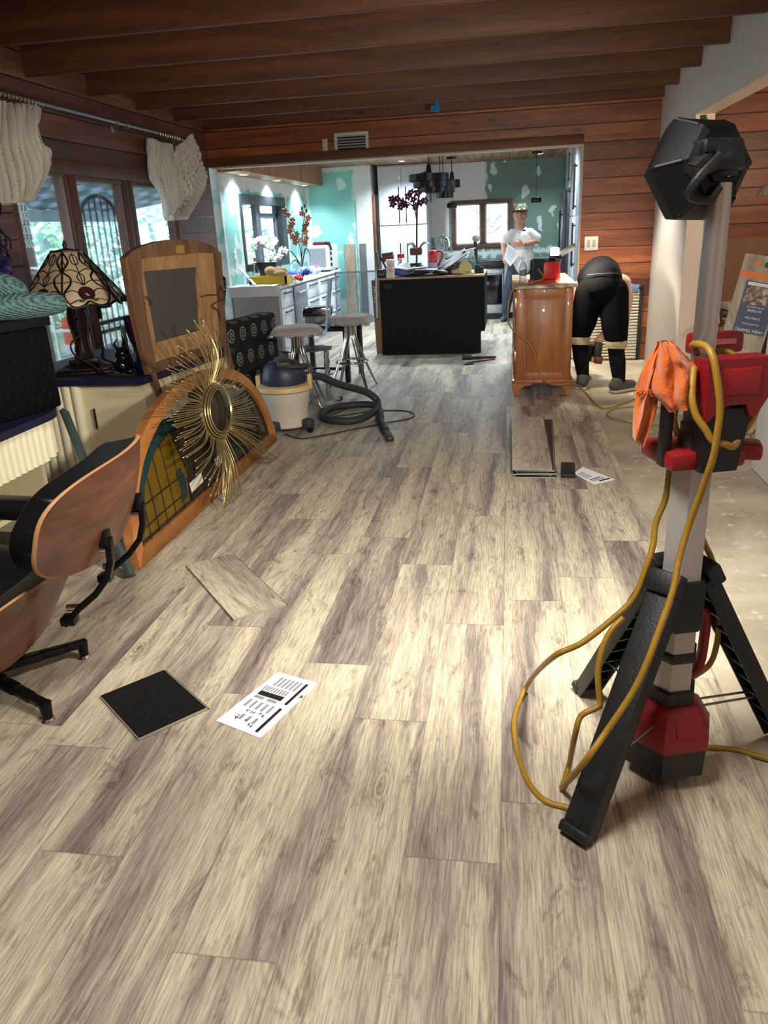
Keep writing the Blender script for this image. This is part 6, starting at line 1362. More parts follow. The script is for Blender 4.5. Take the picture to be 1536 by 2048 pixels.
def glovepile(t):
    m = MB(); r = random.Random(8); m.sph((0, 0, .035), (.10, .07, .035))
    for i in range(5): m.tube([(-.02 + i * .018, -.02, .06), (.03 + i * .022, -.05, .055), (.06 + i * .022, -.08, .022)], .014, 8, sub=4)
    m.build('glove', M('glove_cream', C(206, 190, 160), .9, var=.15, vs=20), t, False, smooth=180)
simple('work_glove', 'cream work glove lying near the right front of the island', 'glove', 918, 545, 9.72, glovepile)
simple('sanding_pad', 'round cream sanding pad standing on edge at the right front of the island', 'sanding pad', 931, 543, 9.66, lambda t: (MB().cyl((0, -.018, .078), (0, .018, .078), .078, .074, 32).build('pad', M('pad_cream', C(226, 206, 150), .8), t, False), MB().cyl((0, .018, .078), (0, .03, .078), .04, .03, 20).build('hub', TBLK, t, False)))
def wb(t):
    MB().lathe([(.045, 0), (.048, .01), (.048, .17), (.04, .2), (.017, .25), (.017, .27)], n=18).build('body', CLP, t, False); MB().lathe([(.049, .07), (.049, .13)], n=18, caps=False).build('label', M('aqua_label', C(70, 130, 140), .4), t, False); MB().cyl((0, 0, .27), (0, 0, .288), .019, n=14).build('cap', M('bottle_cap', C(216, 220, 224), .4), t, False)
simple('water_bottle', 'clear water bottle with an aqua label at the right end of the island', 'bottle', 944, 540, 9.9, wb)
simple('black_jar', 'small black jar at the right end of the island', 'jar', 956, 538, 9.86, can(.10, .035, C(22, 22, 24), C(40, 40, 42), 'black_jar'))
simple('black_jar', 'smaller black pot at the very right corner of the island', 'jar', 963, 536, 9.82, can(.075, .03, C(22, 22, 24), C(40, 40, 42), 'black_jar'))
def caulk(t):
    MB().tube([(0, 0, 0), (.0, 0, .22), (-.01, .0, .36)], .022, 10, sub=3).build('handle', TBLK, t, False); MB().sph((0, 0, .40), (.05, .05, .05)).build('knob', M('knob_taupe', C(150, 138, 122), .5), t, False)
simple('round_brush', 'dark handled brush with a round taupe head behind the water bottle', 'brush', 952, 530, 10.2, caulk)
def bluebox(t):
    MB().box((0, 0, .045), (.22, .16, .075), Matrix.Rotation(.25, 4, 'Y') @ Matrix.Rotation(.1, 4, 'Z'), .004).build('box', M('royal_blue', C(38, 72, 160), .4), t, False); MB().box((.03, -.01, .095), (.2, .15, .012), Matrix.Rotation(.15, 4, 'Y')).build('white_top', PAPER, t, False)
simple('blue_box', 'royal blue box with a white top beside the paper cup', 'box', 803, 548, 9.75, bluebox)
def papers(t):
    r = random.Random(6)
    for i in range(5): MB().box((r.uniform(-.12, .12), r.uniform(-.05, .05), .02 + i * .02), (.26, .20, .004), Matrix.Rotation(r.uniform(-.5, .5), 4, 'Z') @ Matrix.Rotation(r.uniform(-.12, .12), 4, 'Y')).build('leaf', [PAPER, M('news_grey', C(130, 132, 134), .7), M('brown_paper', C(110, 86, 66), .8)][i % 3], t, False, smooth=0)
    MB().box((0, 0, .01), (.4, .2, .02), None, .004).build('dark_mat', M('mat_dark', C(44, 42, 44), .7), t, False)
simple('paper_pile', 'untidy pile of papers and dark wrappers at the island front', 'papers', 845, 552, 9.70, papers)
def darkbag(t):
    m = MB(); m.sph((0, 0, .06), (.11, .09, .06)); m.sph((.08, .02, .045), (.08, .07, .045)); m.sph((-.09, .0, .05), (.07, .06, .05)); m.build('bag', M('bag_black', C(26, 26, 28), .5, bump=.6, bs=30), t, False, smooth=180)
simple('black_bag', 'crumpled black bag on the island under the purple orchid', 'bag', 838, 545, 9.95, darkbag)
simple('black_gloves', 'small crumpled black cloth between the papers and the cream glove', 'cloth', 880, 549, 9.66, lambda t: MB().sph((0, 0, .035), (.09, .06, .035)).sph((.05, .01, .03), (.05, .05, .03)).build('cloth', M('bag_black', C(26, 26, 28), .5), t, False, smooth=180))
def whitecloth(t): 
    m = MB(); m.grid(lambda a, c: ((a - .5) * .30, (c - .5) * .24, .03 + .14 * math.exp(-((a - .45) ** 2 + (c - .5) ** 2) * 9) + .012 * math.sin(a * 17 + c * 9)), 20, 16, .004); m.build('cloth', M('cloth_white', C(222, 226, 232), .9), t, False, smooth=180); MB().box((0, 0, .012), (.22, .16, .024)).build('pad', PAPER, t, False)
simple('white_cloth', 'white cloth heaped behind the blue box on the island', 'cloth', 812, 545, 10.0, whitecloth)
# purple orchid
def flower(m, c, r, rnd, petals=5, thick=.35):
    q = Matrix.Rotation(rnd.uniform(-.6, .6), 4, 'Z') @ Matrix.Rotation(rnd.uniform(.9, 1.7), 4, 'X')
    for i in range(petals):
        a = i * 2 * PI / petals; d = q.to_3x3() @ V((math.cos(a), math.sin(a), .1)); m.sph(V(c) + d * r * .55, (r * .5, r * .36, r * .14), q @ Matrix.Rotation(a, 4, 'Z'), 8, 6)
p = AY(832, 548, 10.05)
t = thing('purple_orchid', 'dark purple orchid in a brown pot on the island', 'plant', (p.x, 10.05, TZ))
MB().lathe([(.05, 0), (.06, .02), (.075, .13), (.07, .14)], n=20).build('pot', M('pot_black', C(30, 26, 26), .5), t, False)
MB().box((.01, -.02, .28), (.15, .13, .09), .15, .02).build('basket', M('basket_brown', C(96, 54, 44), .7), t, False)
MB().tube([(.01, 0, .1), (.02, 0, .35), (.03, .0, .62), (.05, 0, .85), (.12, 0, 1.12)], .012, 8, sub=4).tube([(.03, 0, .62), (0, 0, .78), (-.10, 0, .86), (-.26, 0, .82)], .008, 6, sub=4).build('stem', M('stem_brown', C(84, 62, 52), .7), t, False)
LEAFG = M('orchid_leaf', C(40, 58, 44), .4)
for a, b_ in ((.5, .22), (-.1, .2), (2.8, .14)): MB().tube([(.02, 0, .27), (.02 + b_ * .5 * math.cos(a), .06 * math.sin(a), .38), (.02 + b_ * math.cos(a), .1 * math.sin(a), .33)], lambda q: .05 * math.sin(PI * min(1, q * .9 + .08)), 8, sub=4, flat=.25).build('leaf', LEAFG, t, False)
r = random.Random(12); PUR = M('orchid_purple', C(86, 22, 72), .6)
for pos in ((.13, 0, 1.14), (.12, 0, 1.06), (.08, 0, 1.0), (.15, 0, 1.01), (.05, 0, .95), (.19, 0, .98), (.0, -.02, .88), (-.07, 0, .92), (-.14, 0, .86), (-.20, 0, .90), (-.26, 0, .84), (-.10, -.02, .82), (.02, -.02, .80), (-.16, -.02, .80), (.14, 0, .86), (.09, -.02, .84), (-.03, 0, .96), (-.27, 0, .90)):
    m = MB(); flower(m, pos, .052, r); m.build('blossom', PUR, t, False, smooth=180)
# pendants
PB = M('pendant_black', C(12, 14, 20), .35, .3)
def pendant(name, label, x, y, z, tiers, drop_to, cz=2.43, group='tiered black pendants'):
    t = thing(name, label, 'pendant lamp', (x, y, z), 0, group)
    MB().cyl((0, 0, .10), (0, 0, cz - z - .012), .006, n=6).build('cord', TBLK, t, False); MB().lathe([(.05, cz - z - .025), (.05, cz - z)], n=18).build('canopy', PB, t, False); MB().lathe([(.02, .18), (.035, .10), (.035, .06)], n=14).build('socket', PB, t, False)
    for i, (r, z0, z1, ox) in enumerate(tiers): MB().lathe([(r, z0), (r, z1), (r - .008, z1), (r - .008, z0)], (ox, 0, 0), 28, caps=False).build('ring', PB, t, False); MB().box((ox, 0, z1 - .006), (r * 2 - .01, .02, .008)).build('spoke', PB, t, False)
    return t
T1 = [(.24, 0, .075, 0), (.21, -.07, -.005, .02), (.15, -.12, -.07, .05)]
p = AY(858, 362, 9.9); pendant('tiered_pendant', 'largest and nearest black tiered pendant above the island', p.x, p.y, p.z, T1, 0)
p = AY(886, 375, 10.6); pendant('tiered_pendant', 'second black tiered pendant, behind the nearest one', p.x, p.y, p.z, [(.14, 0, .07, 0), (.17, -.06, 0, -.02), (.10, -.12, -.06, .03)], 0)
p = AY(880, 385, 11.3); pendant('tiered_pendant', 'lowest and smallest black tiered pendant at the back of the cluster', p.x, p.y, p.z, [(.15, 0, .06, -.05), (.12, -.07, 0, .06)], 0)
p = AY(904, 372, 11.6); pendant('tiered_pendant', 'rightmost black tiered pendant of the cluster', p.x, p.y, p.z, [(.11, -.02, .08, 0), (.08, -.06, -.01, -.06)], 0)
for u, v, Y, lb in ((904, 411, 12.4, 'black bar pendant on a long cord in front of the left window frame edge'), (1072, 400, 12.4, 'black bar pendant on a long cord above the standing man')):
    p = AY(u, v, Y); t = thing('bar_pendant', lb, 'pendant lamp', p, 0, 'small black bar pendants'); MB().box((0, 0, 0), (.15, .10, .07), None, .008).build('shade', PB, t, False); MB().cyl((0, 0, .03), (0, 0, 2.43 - p.z), .004, n=6).build('cord', TBLK, t, False); MB().box((0, 0, 2.415 - p.z), (.14, .10, .03), None, .006).build('canopy', PB, t, False)
# tall white cupboards at the back left
CABW = M('gloss_white', C(206, 212, 222), .18, coat=.3); HND = M('black_handle', C(20, 22, 26), .4, .4)
t = thing('tall_cupboard', 'row of tall glossy white cupboards with long black handles behind the island', 'cupboard', (-1.7, 13.45, 0))
MB().ab((-2.085, 13.16, .0), (-1.30, KB - .02, 2.42)).build('carcass', M('cab_side', C(200, 204, 208), .4), t, smooth=0)
xs = (-2.08, -1.70, -1.305)
for i in range(2):
    for z0, z1 in ((.10, 1.52), (1.53, 2.40)):
        d = MB().ab((xs[i] + .004, 13.135, z0 + .004), (xs[i + 1] - .004, 13.16, z1 - .004), .003).build('door', CABW, t)
        hx = xs[i + 1] - .05 if i == 0 else xs[i] + .06
        h0, h1 = ((.55, 1.25) if z0 < 1 else (1.56, 2.10)); MB().ab((hx, 13.10, h0), (hx + .014, 13.114, h1)).ab((hx, 13.114, h0 + .02), (hx + .014, 13.136, h0 + .04)).ab((hx, 13.114, h1 - .04), (hx + .014, 13.136, h1 - .02)).build('handle', HND, d, smooth=0)
# range, drawers, back counter
t = thing('range_cooker', 'stainless range cooker with a black oven door behind the island', 'stove', (-.47, 13.4, 0))
STL = M('brushed_steel', C(190, 196, 204), .3, .6)
MB().ab((-.86, 13.10, .09), (-.08, KB - .02, .90)).build('body', STL, t, smooth=0); MB().ab((-.86, 13.02, .80), (-.08, 13.11, .925), .006).build('control_panel', M('range_black', C(18, 20, 24), .3), t)
MB().ab((-.84, 13.06, .24), (-.10, 13.10, .70), .006).build('oven_door', M('oven_glass', C(14, 16, 24), .1, coat=.5), t); MB().ab((-.86, 13.06, .70), (-.08, 13.10, .80), .004).build('door_rail', STL, t)
MB().cyl((-.80, 13.02, .745), (-.14, 13.02, .745), .014, n=12).cyl((-.78, 13.02, .745), (-.78, 13.07, .745), .009, n=8).cyl((-.16, 13.02, .745), (-.16, 13.07, .745), .009, n=8).build('oven_handle', STL, t)
MB().ab((-.84, 13.065, .10), (-.10, 13.10, .225), .004).build('drawer', STL, t); MB().ab((-.83, 13.08, 0), (-.11, KB - .1, .09)).build('plinth', TBLK, t, smooth=0)
MB().ab((-.86, 13.1, .90), (-.08, KB - .02, .935)).build('hob', M('range_black', C(18, 20, 24), .3), t, smooth=0)
for x in (-.72, -.60, -.34, -.22): MB().cyl((x, 13.02, .865), (x, 13.0, .865), .022, n=16).build('knob', TBLK, t)
for x0, x1, lb in ((-1.29, -.87, 'white base cupboard left of the range'), (-.07, 1.0, 'white base cupboard right of the range, behind the standing man')):
    t = thing('base_cupboard', lb, 'cupboard', ((x0 + x1) / 2, 13.4, 0)); MB().ab((x0, 13.12, .10), (x1, KB - .02, .88)).build('carcass', M('cab_side', C(200, 204, 208), .4), t, smooth=0); MB().ab((x0, 13.16, 0), (x1, KB - .05, .10)).build('plinth', TBLK, t, smooth=0)
    for z0, z1 in ((.10, .35), (.36, .61), (.62, .87)):
        d = MB().ab((x0 + .004, 13.10, z0), (x1 - .004, 13.12, z1), .003).build('drawer', CABW, t); MB().ab((x0 + .1, 13.085, z1 - .06), (x1 - .1, 13.10, z1 - .046)).build('handle', HND, d, smooth=0)
    tag(MB().ab((x0, 13.08, .88), (x1, KB - .015, .925), .004).build('worktop', M('worktop_grey', C(120, 126, 132), .3)), 'grey worktop on the %s' % lb.replace('white base cupboard', 'cupboard'), 'worktop')
p = AY(890, 522, 13.35)
t = thing('glass_cloche', 'glass dome cloche on the worktop at the left of the back window', 'cloche', (-1.08, 13.4, .9255))
MB().lathe([(.11, 0), (.12, .02), (.03, .03), (.03, .12), (.13, .14), (.13, .155)], n=24).build('stand', M('cloche_stand', C(180, 190, 190), .2), t, False); MB().lathe([(.12, .155), (.12, .30), (.10, .36), (.05, .40), (.012, .41), (.018, .44)], n=24, caps=False).build('dome', pane_mat('dome_glass', (.85, .92, .92, 1), .8), t, False, smooth=180)
# right side : fridge and tall cupboards
t = thing('tall_cupboard', 'tall white cupboard with black bar handles at the right of the kitchen', 'cupboard', (1.2, 10.4, 0))
MB().ab((.80, 9.06, .0), (1.60, 10.9, 2.40)).build('carcass', M('cab_side2', C(212, 220, 228), .3), t, smooth=0)
for y0, y1 in ((9.07, 9.98), (9.99, 10.89)):
    for z0, z1 in ((.1, 1.52), (1.53, 2.39)):
        d = MB().ab((.776, y0, z0), (.80, y1, z1), .003).build('door', CABW, t); hy = y1 - .07 if y0 < 9.5 else y0 + .07; h0, h1 = ((.95, 1.45) if z0 < 1 else (1.60, 2.1)); MB().ab((.745, hy, h0), (.757, hy + .014, h1)).ab((.757, hy, h0 + .02), (.777, hy + .014, h0 + .04)).ab((.757, hy, h1 - .04), (.777, hy + .014, h1 - .02)).build('handle', HND, d, smooth=0)
t = thing('refrigerator', 'tall black refrigerator between the white cupboards and the stove wall', 'refrigerator', (1.15, 11.4, 0))
MB().ab((.74, 10.95, .02), (1.58, 11.85, 1.82), .006).build('body', M('fridge_black', C(52, 58, 66), .35, .3), t); MB().ab((.695, 10.96, .62), (.74, 11.84, 1.81), .008).build('door', M('fridge_door', C(44, 48, 56), .3, .3), t); MB().ab((.695, 10.96, .06), (.74, 11.84, .60), .008).build('freezer_drawer', M('fridge_door', C(44, 48, 56), .3, .3), t)
MB().cyl((.66, 11.0, .85), (.66, 11.0, 1.6), .012, n=10).cyl((.66, 11.0, .9), (.70, 11.0, .9), .008).cyl((.66, 11.0, 1.55), (.70, 11.0, 1.55), .008).build('handle', HND, t)
for x in (.78, 1.52):
    for y in (11.0, 11.8): MB().cyl((x, y, 0), (x, y, .025), .02, n=10).build('foot', TBLK, t)
t = thing('over_fridge_cupboard', 'white cupboard above the black refrigerator', 'cupboard', (1.15, 11.4, 1.9))
MB().ab((.80, 10.95, 1.88), (1.61, 11.9, 2.41)).build('carcass', M('cab_side2', C(212, 220, 228), .3), t, smooth=0); d = MB().ab((.776, 10.96, 1.885), (.80, 11.89, 2.40), .003).build('door', CABW, t); MB().ab((.75, 11.02, 1.95), (.762, 11.034, 2.3)).ab((.762, 11.02, 1.97), (.777, 11.034, 1.99)).ab((.762, 11.02, 2.26), (.777, 11.034, 2.28)).build('handle', HND, d, smooth=0)
t = thing('key_hook', 'dark wrought hook with hanging keys on the white cupboard side at the opening', 'hook', (.79, 9.05, 2.05))
MB().tube([(.74, 9.04, 2.20), (.755, 9.04, 2.17), (.775, 9.04, 2.18), (.80, 9.04, 2.17)], .006, 6, sub=4).build('hook', BRZ, t); m = MB()
m.box((.785, 9.045, 2.10), (.04, .02, .10), Matrix.Rotation(.2, 4, 'Y'), .004).box((.795, 9.04, 2.02), (.025, .02, .09), Matrix.Rotation(-.2, 4, 'Y'), .004).cyl((.785, 9.045, 2.17), (.785, 9.045, 2.14), .012); m.build('keys', M('key_dark', C(40, 38, 36), .4, .6), t)

# left counter
WP = M('wrap_white', C(214, 218, 222), .5, bump=.5, bs=16)
t = thing('counter_cupboard', 'white base cupboards with black handled drawers along the left kitchen wall', 'cupboard', (-2.95, 10.7, 0))
MB().ab((-3.235, 9.06, 0), (-2.68, 12.45, .88)).build('carcass', M('cab_grey', C(168, 170, 174), .5), t, smooth=0)
MB().ab((-3.235, 9.03, .02), (-2.67, 9.06, .88)).build('end_panel', M('end_panel', C(156, 154, 158), .5), t, smooth=0)
for y0, y1 in ((9.08, 9.62), (10.32, 11.0), (11.02, 11.7), (11.72, 12.43)):
    for z0, z1 in ((.08, .36), (.37, .64), (.65, .86)):
        d = MB().ab((-2.68, y0, z0), (-2.656, y1, z1), .003).build('drawer', CABW, t); MB().ab((-2.64, y0 + .12, z1 - .05), (-2.628, y1 - .12, z1 - .036)).ab((-2.656, y0 + .14, z1 - .05), (-2.628, y0 + .155, z1 - .036)).ab((-2.656, y1 - .155, z1 - .05), (-2.628, y1 - .14, z1 - .036)).build('handle', HND, d, smooth=0)
t = thing('dishwasher', 'grey dishwasher front between the white drawers of the left counter', 'dishwasher', (-2.66, 9.97, 0))
MB().ab((-2.679, 9.65, .09), (-2.645, 10.30, .86), .004).build('door', M('dw_grey', C(120, 126, 132), .4, .3), t); MB().cyl((-2.615, 9.75, .78), (-2.615, 10.2, .78), .012, n=10).cyl((-2.615, 9.77, .78), (-2.65, 9.77, .78), .008).cyl((-2.615, 10.18, .78), (-2.65, 10.18, .78), .008).build('handle', STL, t); MB().ab((-2.679, 9.66, 0), (-2.66, 10.29, .09)).build('kick_plate', TBLK, t, smooth=0)
m = MB(); m.box((-2.93, 10.73, .9), (.60, 3.48, .035), None, .008); r = random.Random(3)
m.grid(lambda a, c: (-3.27 + a * .66, 8.97 + c * .03, .885 - .0 + .03 * math.sin(a * 12)), 3, 1, .002) if False else None
tag(m.build('worktop', WP), 'long left worktop wrapped in white protective sheet', 'worktop')
t = thing('wrap_sheet', 'crumpled white wrap hanging over the near end of the left worktop', 'wrap', (-2.97, 8.98, .92))
MB().grid(lambda a, c: (-3.24 + a * .60 + .01 * math.sin(c * 9), 8.935 + .33 * max(0, c - .45) * 1.8, .925 - max(0, .45 - c) * .26 + .010 * mnoise.noise((a * 7, c * 7, 2)) + (.01 if c > .45 else 0)), 30, 20, .003).build('sheet', M('wrap_plastic', C(226, 228, 232), .35, bump=.4, bs=20), t, smooth=180)
CZ = .9195
def on_counter(name, label, cat, u, v, Y, build):
    p = AY(u, v, Y); t = thing(name, label, cat, (min(-2.70, max(-3.15, p.x)), Y, CZ)); build(t); return t
def tray(t):
    m = MB(); o = [(-.22, -.13, .01), (.22, -.13, .01), (.22, .13, .01), (-.22, .13, .01)]
    for a, b_ in (((-.23, -.14, .01), (.23, -.12, .10)), ((-.23, .12, .01), (.23, .14, .10)), ((-.23, -.14, .01), (-.21, .14, .10)), ((.21, -.14, .01), (.23, .14, .10)), ((-.23, -.14, .0), (.23, .14, .012))): m.ab(a, b_)
    m.build('tray', M('tray_yellow', C(206, 172, 26), .4), t, False, smooth=0)
on_counter('yellow_tray', 'yellow plastic tray on the near end of the left worktop', 'tray', 543, 570, 9.28, tray)
def bundle(t): m = MB(); r = random.Random(1); [m.sph((r.uniform(-.10, .10), r.uniform(-.06, .06), .05 + r.uniform(.03, .10)), (r.uniform(.05, .09), .06, r.uniform(.04, .06)), Matrix.Rotation(r.uniform(0, 3), 4, 'Z')) for i in range(14)]; m.build('cloth', M('cloth_tan', C(186, 158, 116), .9, bump=.8, bs=30), t, False, smooth=180)
t = on_counter('cloth_bundle', 'crumpled tan cloth bundle lying in the yellow tray', 'cloth', 556, 560, 9.28, bundle); t.location.z = CZ + .013
def liquor(t): MB().lathe([(.045, 0), (.048, .01), (.048, .15), (.03, .19), (.016, .21), (.016, .26)], n=20).build('bottle', pane_mat('liquor_glass', (.8, .86, .84, 1), .9), t, False); MB().lathe([(.018, .26), (.02, .30), (.014, .305)], n=14).build('stopper', M('cork_brown', C(120, 84, 60), .6), t, False); MB().lathe([(.049, .03), (.049, .12)], n=20, caps=False).build('label', M('liquor_label', C(170, 176, 170), .5), t, False)
on_counter('glass_bottle', 'clear glass bottle with a brown stopper behind the yellow tray', 'bottle', 512, 555, 9.75, liquor)
on_counter('black_planter', 'black square planter holding white orchids by the kitchen window', 'planter', 537, 545, 10.2, lambda t: MB().prism([(-.15, -.12, 0), (.15, -.12, 0), (.15, .12, 0), (-.15, .12, 0)], (0, 0, .22)).box((0, 0, .225), (.32, .26, .012)).build('planter', M('planter_black', C(24, 24, 26), .25), t, False, smooth=0))
def wor(t):
    r = random.Random(5); m = MB()
    for i in range(5): m.tube([(0, 0, 0), (r.uniform(-.1, .1), r.uniform(-.05, .05), .12), (r.uniform(-.18, .18), r.uniform(-.06, .06), .22)], .005, 5, sub=3)
    m.build('stem', LEAFG, t, False)
    for i in range(14): m = MB(); flower(m, (r.uniform(-.2, .2), r.uniform(-.06, .06), r.uniform(.06, .30)), .05, r); m.build('blossom', M('orchid_white', C(222, 206, 206), .7), t, False, smooth=180)
t = on_counter('white_orchid', 'white orchid blossoms standing in the black planter', 'plant', 541, 520, 10.2, wor); t.location.z = CZ + .231
def oor(t):
    r = random.Random(15); MB().lathe([(.05, 0), (.06, .02), (.065, .12), (.06, .13)], n=20).build('pot', M('pot_pale', C(190, 196, 200), .4), t, False)
    MB().tube([(0, 0, .1), (-.01, 0, .4), (-.08, 0, .62), (-.14, 0, .72)], .006, 6, sub=4).tube([(0, 0, .1), (.02, 0, .4), (.06, 0, .65), (.10, 0, .82)], .006, 6, sub=4).build('stem', LEAFG, t, False)
    for a, l, h in ((2.9, .3, .22), (.2, .14, .25), (1.5, .1, .2), (3.6, .2, .1)): MB().tube([(0, 0, .12), (l * .5 * math.cos(a), 0, .12 + h), (l * math.cos(a), 0, .08 + h * .7)], lambda q: .028 * math.sin(PI * min(1, q * .9 + .08)), 8, sub=4, flat=.3).build('leaf', LEAFG, t, False)
    ORC = M('orchid_orange', C(132, 70, 40), .6, var=.4, vs=14)
    for i in range(20):
        s = i / 19; x = (-.02 - .14 * s if i % 2 else .03 + .08 * s) + r.uniform(-.05, .05); m = MB(); flower(m, (x, r.uniform(-.03, .03), .42 + .42 * s + r.uniform(-.03, .03)), .045, r); m.build('blossom', ORC, t, False, smooth=180)
    for x, z in ((.10, .90), (.06, .87), (.12, .84)): MB().sph((x, 0, z), (.016, .016, .028), u=8, v=6).build('bud', LEAFG, t, False)
on_counter('orange_orchid', 'tall orange orchid in a pale pot on the left worktop', 'plant', 606, 555, 10.7, oor)
def bags(cols, seed, s=.09):
    def f(t):
        r = random.Random(seed)
        for i, cc in enumerate(cols):
            m = MB(); [m.sph((r.uniform(-.07, .07) + i * .06, r.uniform(-.05, .05), s * .5 + r.uniform(0, .05)), (r.uniform(.03, .06), .04, s * .5), Matrix.Rotation(r.uniform(0, 3), 4, 'Z'), 10, 8) for j in range(5)]; m.build('bag', M('bag_%d_%d' % (seed, i), cc, .35, bump=.7, bs=40), t, False, smooth=180)
    return f
on_counter('plastic_bags', 'crumpled blue plastic bags in front of the orange orchid', 'bags', 585, 560, 10.0, bags((C(60, 100, 190), C(120, 150, 206), C(40, 60, 150)), 31))
on_counter('plastic_bags', 'crumpled white and red bag beside the yellow tray', 'bags', 600, 568, 9.72, bags((C(226, 226, 230), C(190, 60, 66)), 32, .06))
on_counter('plastic_bags', 'blue and white wrapped packages right of the orange orchid', 'bags', 622, 552, 10.9, bags((C(50, 70, 160), C(206, 216, 232)), 33))
on_counter('pink_ring', 'round coral tape roll standing on the left worktop', 'tape roll', 633, 546, 11.2, lambda t: MB().tube([(.05 * math.cos(a), 0, .062 + .05 * math.sin(a)) for a in [2 * PI * i / 24 for i in range(24)]], .012, 8, True).build('roll', M('coral', C(226, 90, 90), .4), t, False, smooth=180))
def toaster(t):
    MB().box((0, 0, .20), (.34, .62, .36), None, .03, 4).build('body', M('oven_white', C(206, 210, 214), .3), t, False); MB().box((-.02, -.313, .20), (.26, .01, .27), None, .004).build('door', M('oven_grey', C(136, 142, 150), .25), t, False)
    for x in (-.14, .14):
        for y in (-.26, .26): MB().cyl((x, y, 0), (x, y, .025), .018, n=10).build('foot', TBLK, t, False)
    for z in (.10, .18, .26): MB().cyl((.17, -.25, z), (.19, -.25, z), .026, n=14).build('knob', TBLK, t, False)
on_counter('toaster_oven', 'white toaster oven with black knobs at the far end of the left worktop', 'oven', 648, 535, 12.1, toaster)
t = thing('red_cloth', 'dark red folded cloth lying on top of the toaster oven', 'cloth', (-2.9, 12.1, CZ + .381)); t.location.x = [o for o in bpy.data.objects if o.name.startswith('toaster_oven')][0].location.x
MB().box((0, -.05, .022), (.26, .40, .04), .2, .018).build('cloth', M('cloth_red', C(130, 36, 46), .9), t, False); MB().tube([(.10, -.25, .03), (.18, -.30, .0), (.2, -.31, -.08)], .016, 6, sub=3).build('corner', M('cloth_black', C(26, 24, 28), .9), t, False)
t = thing('paint_stick', 'thin white stick leaning against the near end of the left worktop', 'stick', (-3.1, 9.1, CZ))
a, b_ = AY(478, 535, 9.45), AY(512, 585, 8.98); b_.z = max(b_.z, .94); MB().box((a + b_) / 2, ((b_ - a).length, .03, .012), frame3(b_ - a)).build('stick', M('stick_white', C(222, 222, 222), .5), t)
# flooring bundles standing upright
for x, y, w_, mat, lb in ((-2.50, 12.62, .17, None, 'upright bundle of pale flooring planks against the green wall'), (-2.31, 12.74, .10, None, 'narrow upright bundle of dark edged planks right of the pale bundle')):
    t = thing('plank_bundle', lb, 'planks', (x, y, 0), 0, 'upright flooring bundles')
    for i in range(5):
        q = Matrix.Rotation(-.03, 4, 'X'); MB().box((0, -.04 + i * .02, .64), (w_, .012, 1.27), q).build('plank', [c_w, M('edge_grey', C(110, 116, 118), .6)][i % 2] if w_ > .12 else M('edge_grey', C(110, 116, 118), .6), t, False, smooth=0)
t = thing('kitchen_outlet', 'white outlet plate on the green wall left of the kitchen window', 'outlet', (-3.246, 9.30, 1.18)); MB().ab((-3.25, 9.26, 1.18), (-3.242, 9.34, 1.32), .003).build('plate', M('plate_light_switch', C(232, 228, 220), .4), t)
for z in (1.215, 1.285): MB().box((-3.241, 9.30, z), (.004, .03, .03), None, .001).build('socket', M('plate_inset', C(176, 172, 164), .4), t)
# ================================================================ PEOPLE
def fuse(name, prims, voxel, mat, parent, smooth_it=6):
    """one continuous surface from tapering limbs and rounded lumps"""
    m = MB()
    for p in prims:
        if p[0] == 'L': m.cone_limb(p[1], p[2], p[3], p[4])
        elif p[0] == 'S': m.sph(p[1], p[2], p[3] if len(p) > 3 else None, 18, 12)
    me = m.mesh(name + '_raw', 0); o = bpy.data.objects.new(name, me); COL.objects.link(o)
    r = o.modifiers.new('r', 'REMESH'); r.mode = 'VOXEL'; r.voxel_size = voxel
    s = o.modifiers.new('s', 'SMOOTH'); s.iterations = smooth_it; s.factor = .5
    bpy.context.view_layer.update()
    e = o.evaluated_get(bpy.context.evaluated_depsgraph_get()); nm = bpy.data.meshes.new_from_object(e)
    o.modifiers.clear(); o.data = nm; bpy.data.meshes.remove(me)
    nm.name = name; nm.polygons.foreach_set('use_smooth', [True] * len(nm.polygons)); nm.materials.clear(); nm.materials.append(mat)
    nm.transform(Matrix.Translation(-root_loc(parent))); o.parent = parent
    return o
def chain(*a):
    """pairs (point, radius) joined by tapering limbs"""
    return [('L', a[i][0], a[i + 1][0], a[i][1], a[i + 1][1]) for i in range(len(a) - 1)]
def hand(wrist, fwd, side, up, curl, s=1.0, thumb=1):
    """palm, four unequal bent fingers and a thumb that leaves the side of the palm. fwd: wrist to knuckles, side: towards the thumb, up: back of the hand"""
    fwd, side, up = V(fwd).normalized(), V(side).normalized(), V(up).normalized(); w = V(wrist); pr = []
    k = w + fwd * .085 * s
    for i in range(4):
        off = side * (.030 - .020 * i) * s; pr.append(('L', w + off * .5, k + off, .014 * s, .0115 * s))
        ln = (.040, .045, .042, .033)[i] * s; p = k + off; d = fwd
        for j in range(3):
            ang = curl * (.5 + .5 * j); d2 = (fwd * math.cos(ang) - up * math.sin(ang)).normalized(); q = p + d2 * ln * (1, .72, .55)[j]
            pr.append(('L', p, q, (.0098 - .001 * j) * s, (.0088 - .001 * j) * s)); p = q
    b = w + fwd * .025 * s + side * .030 * s; c = b + (fwd * .55 + side * .6 - up * .25).normalized() * .042 * s; d = c + (fwd * .9 - up * .35 + side * .05).normalized() * .032 * s
    pr += [('L', w + fwd * .015 * s, b, .015 * s, .013 * s), ('L', b, c, .0125 * s, .0105 * s), ('L', c, d, .0105 * s, .009 * s)]
    return pr
SKIN = M('skin', C(196, 142, 118), .55, var=.06, vs=20); SKIN2 = M('skin_pale', C(214, 170, 146), .55, var=.06, vs=20)
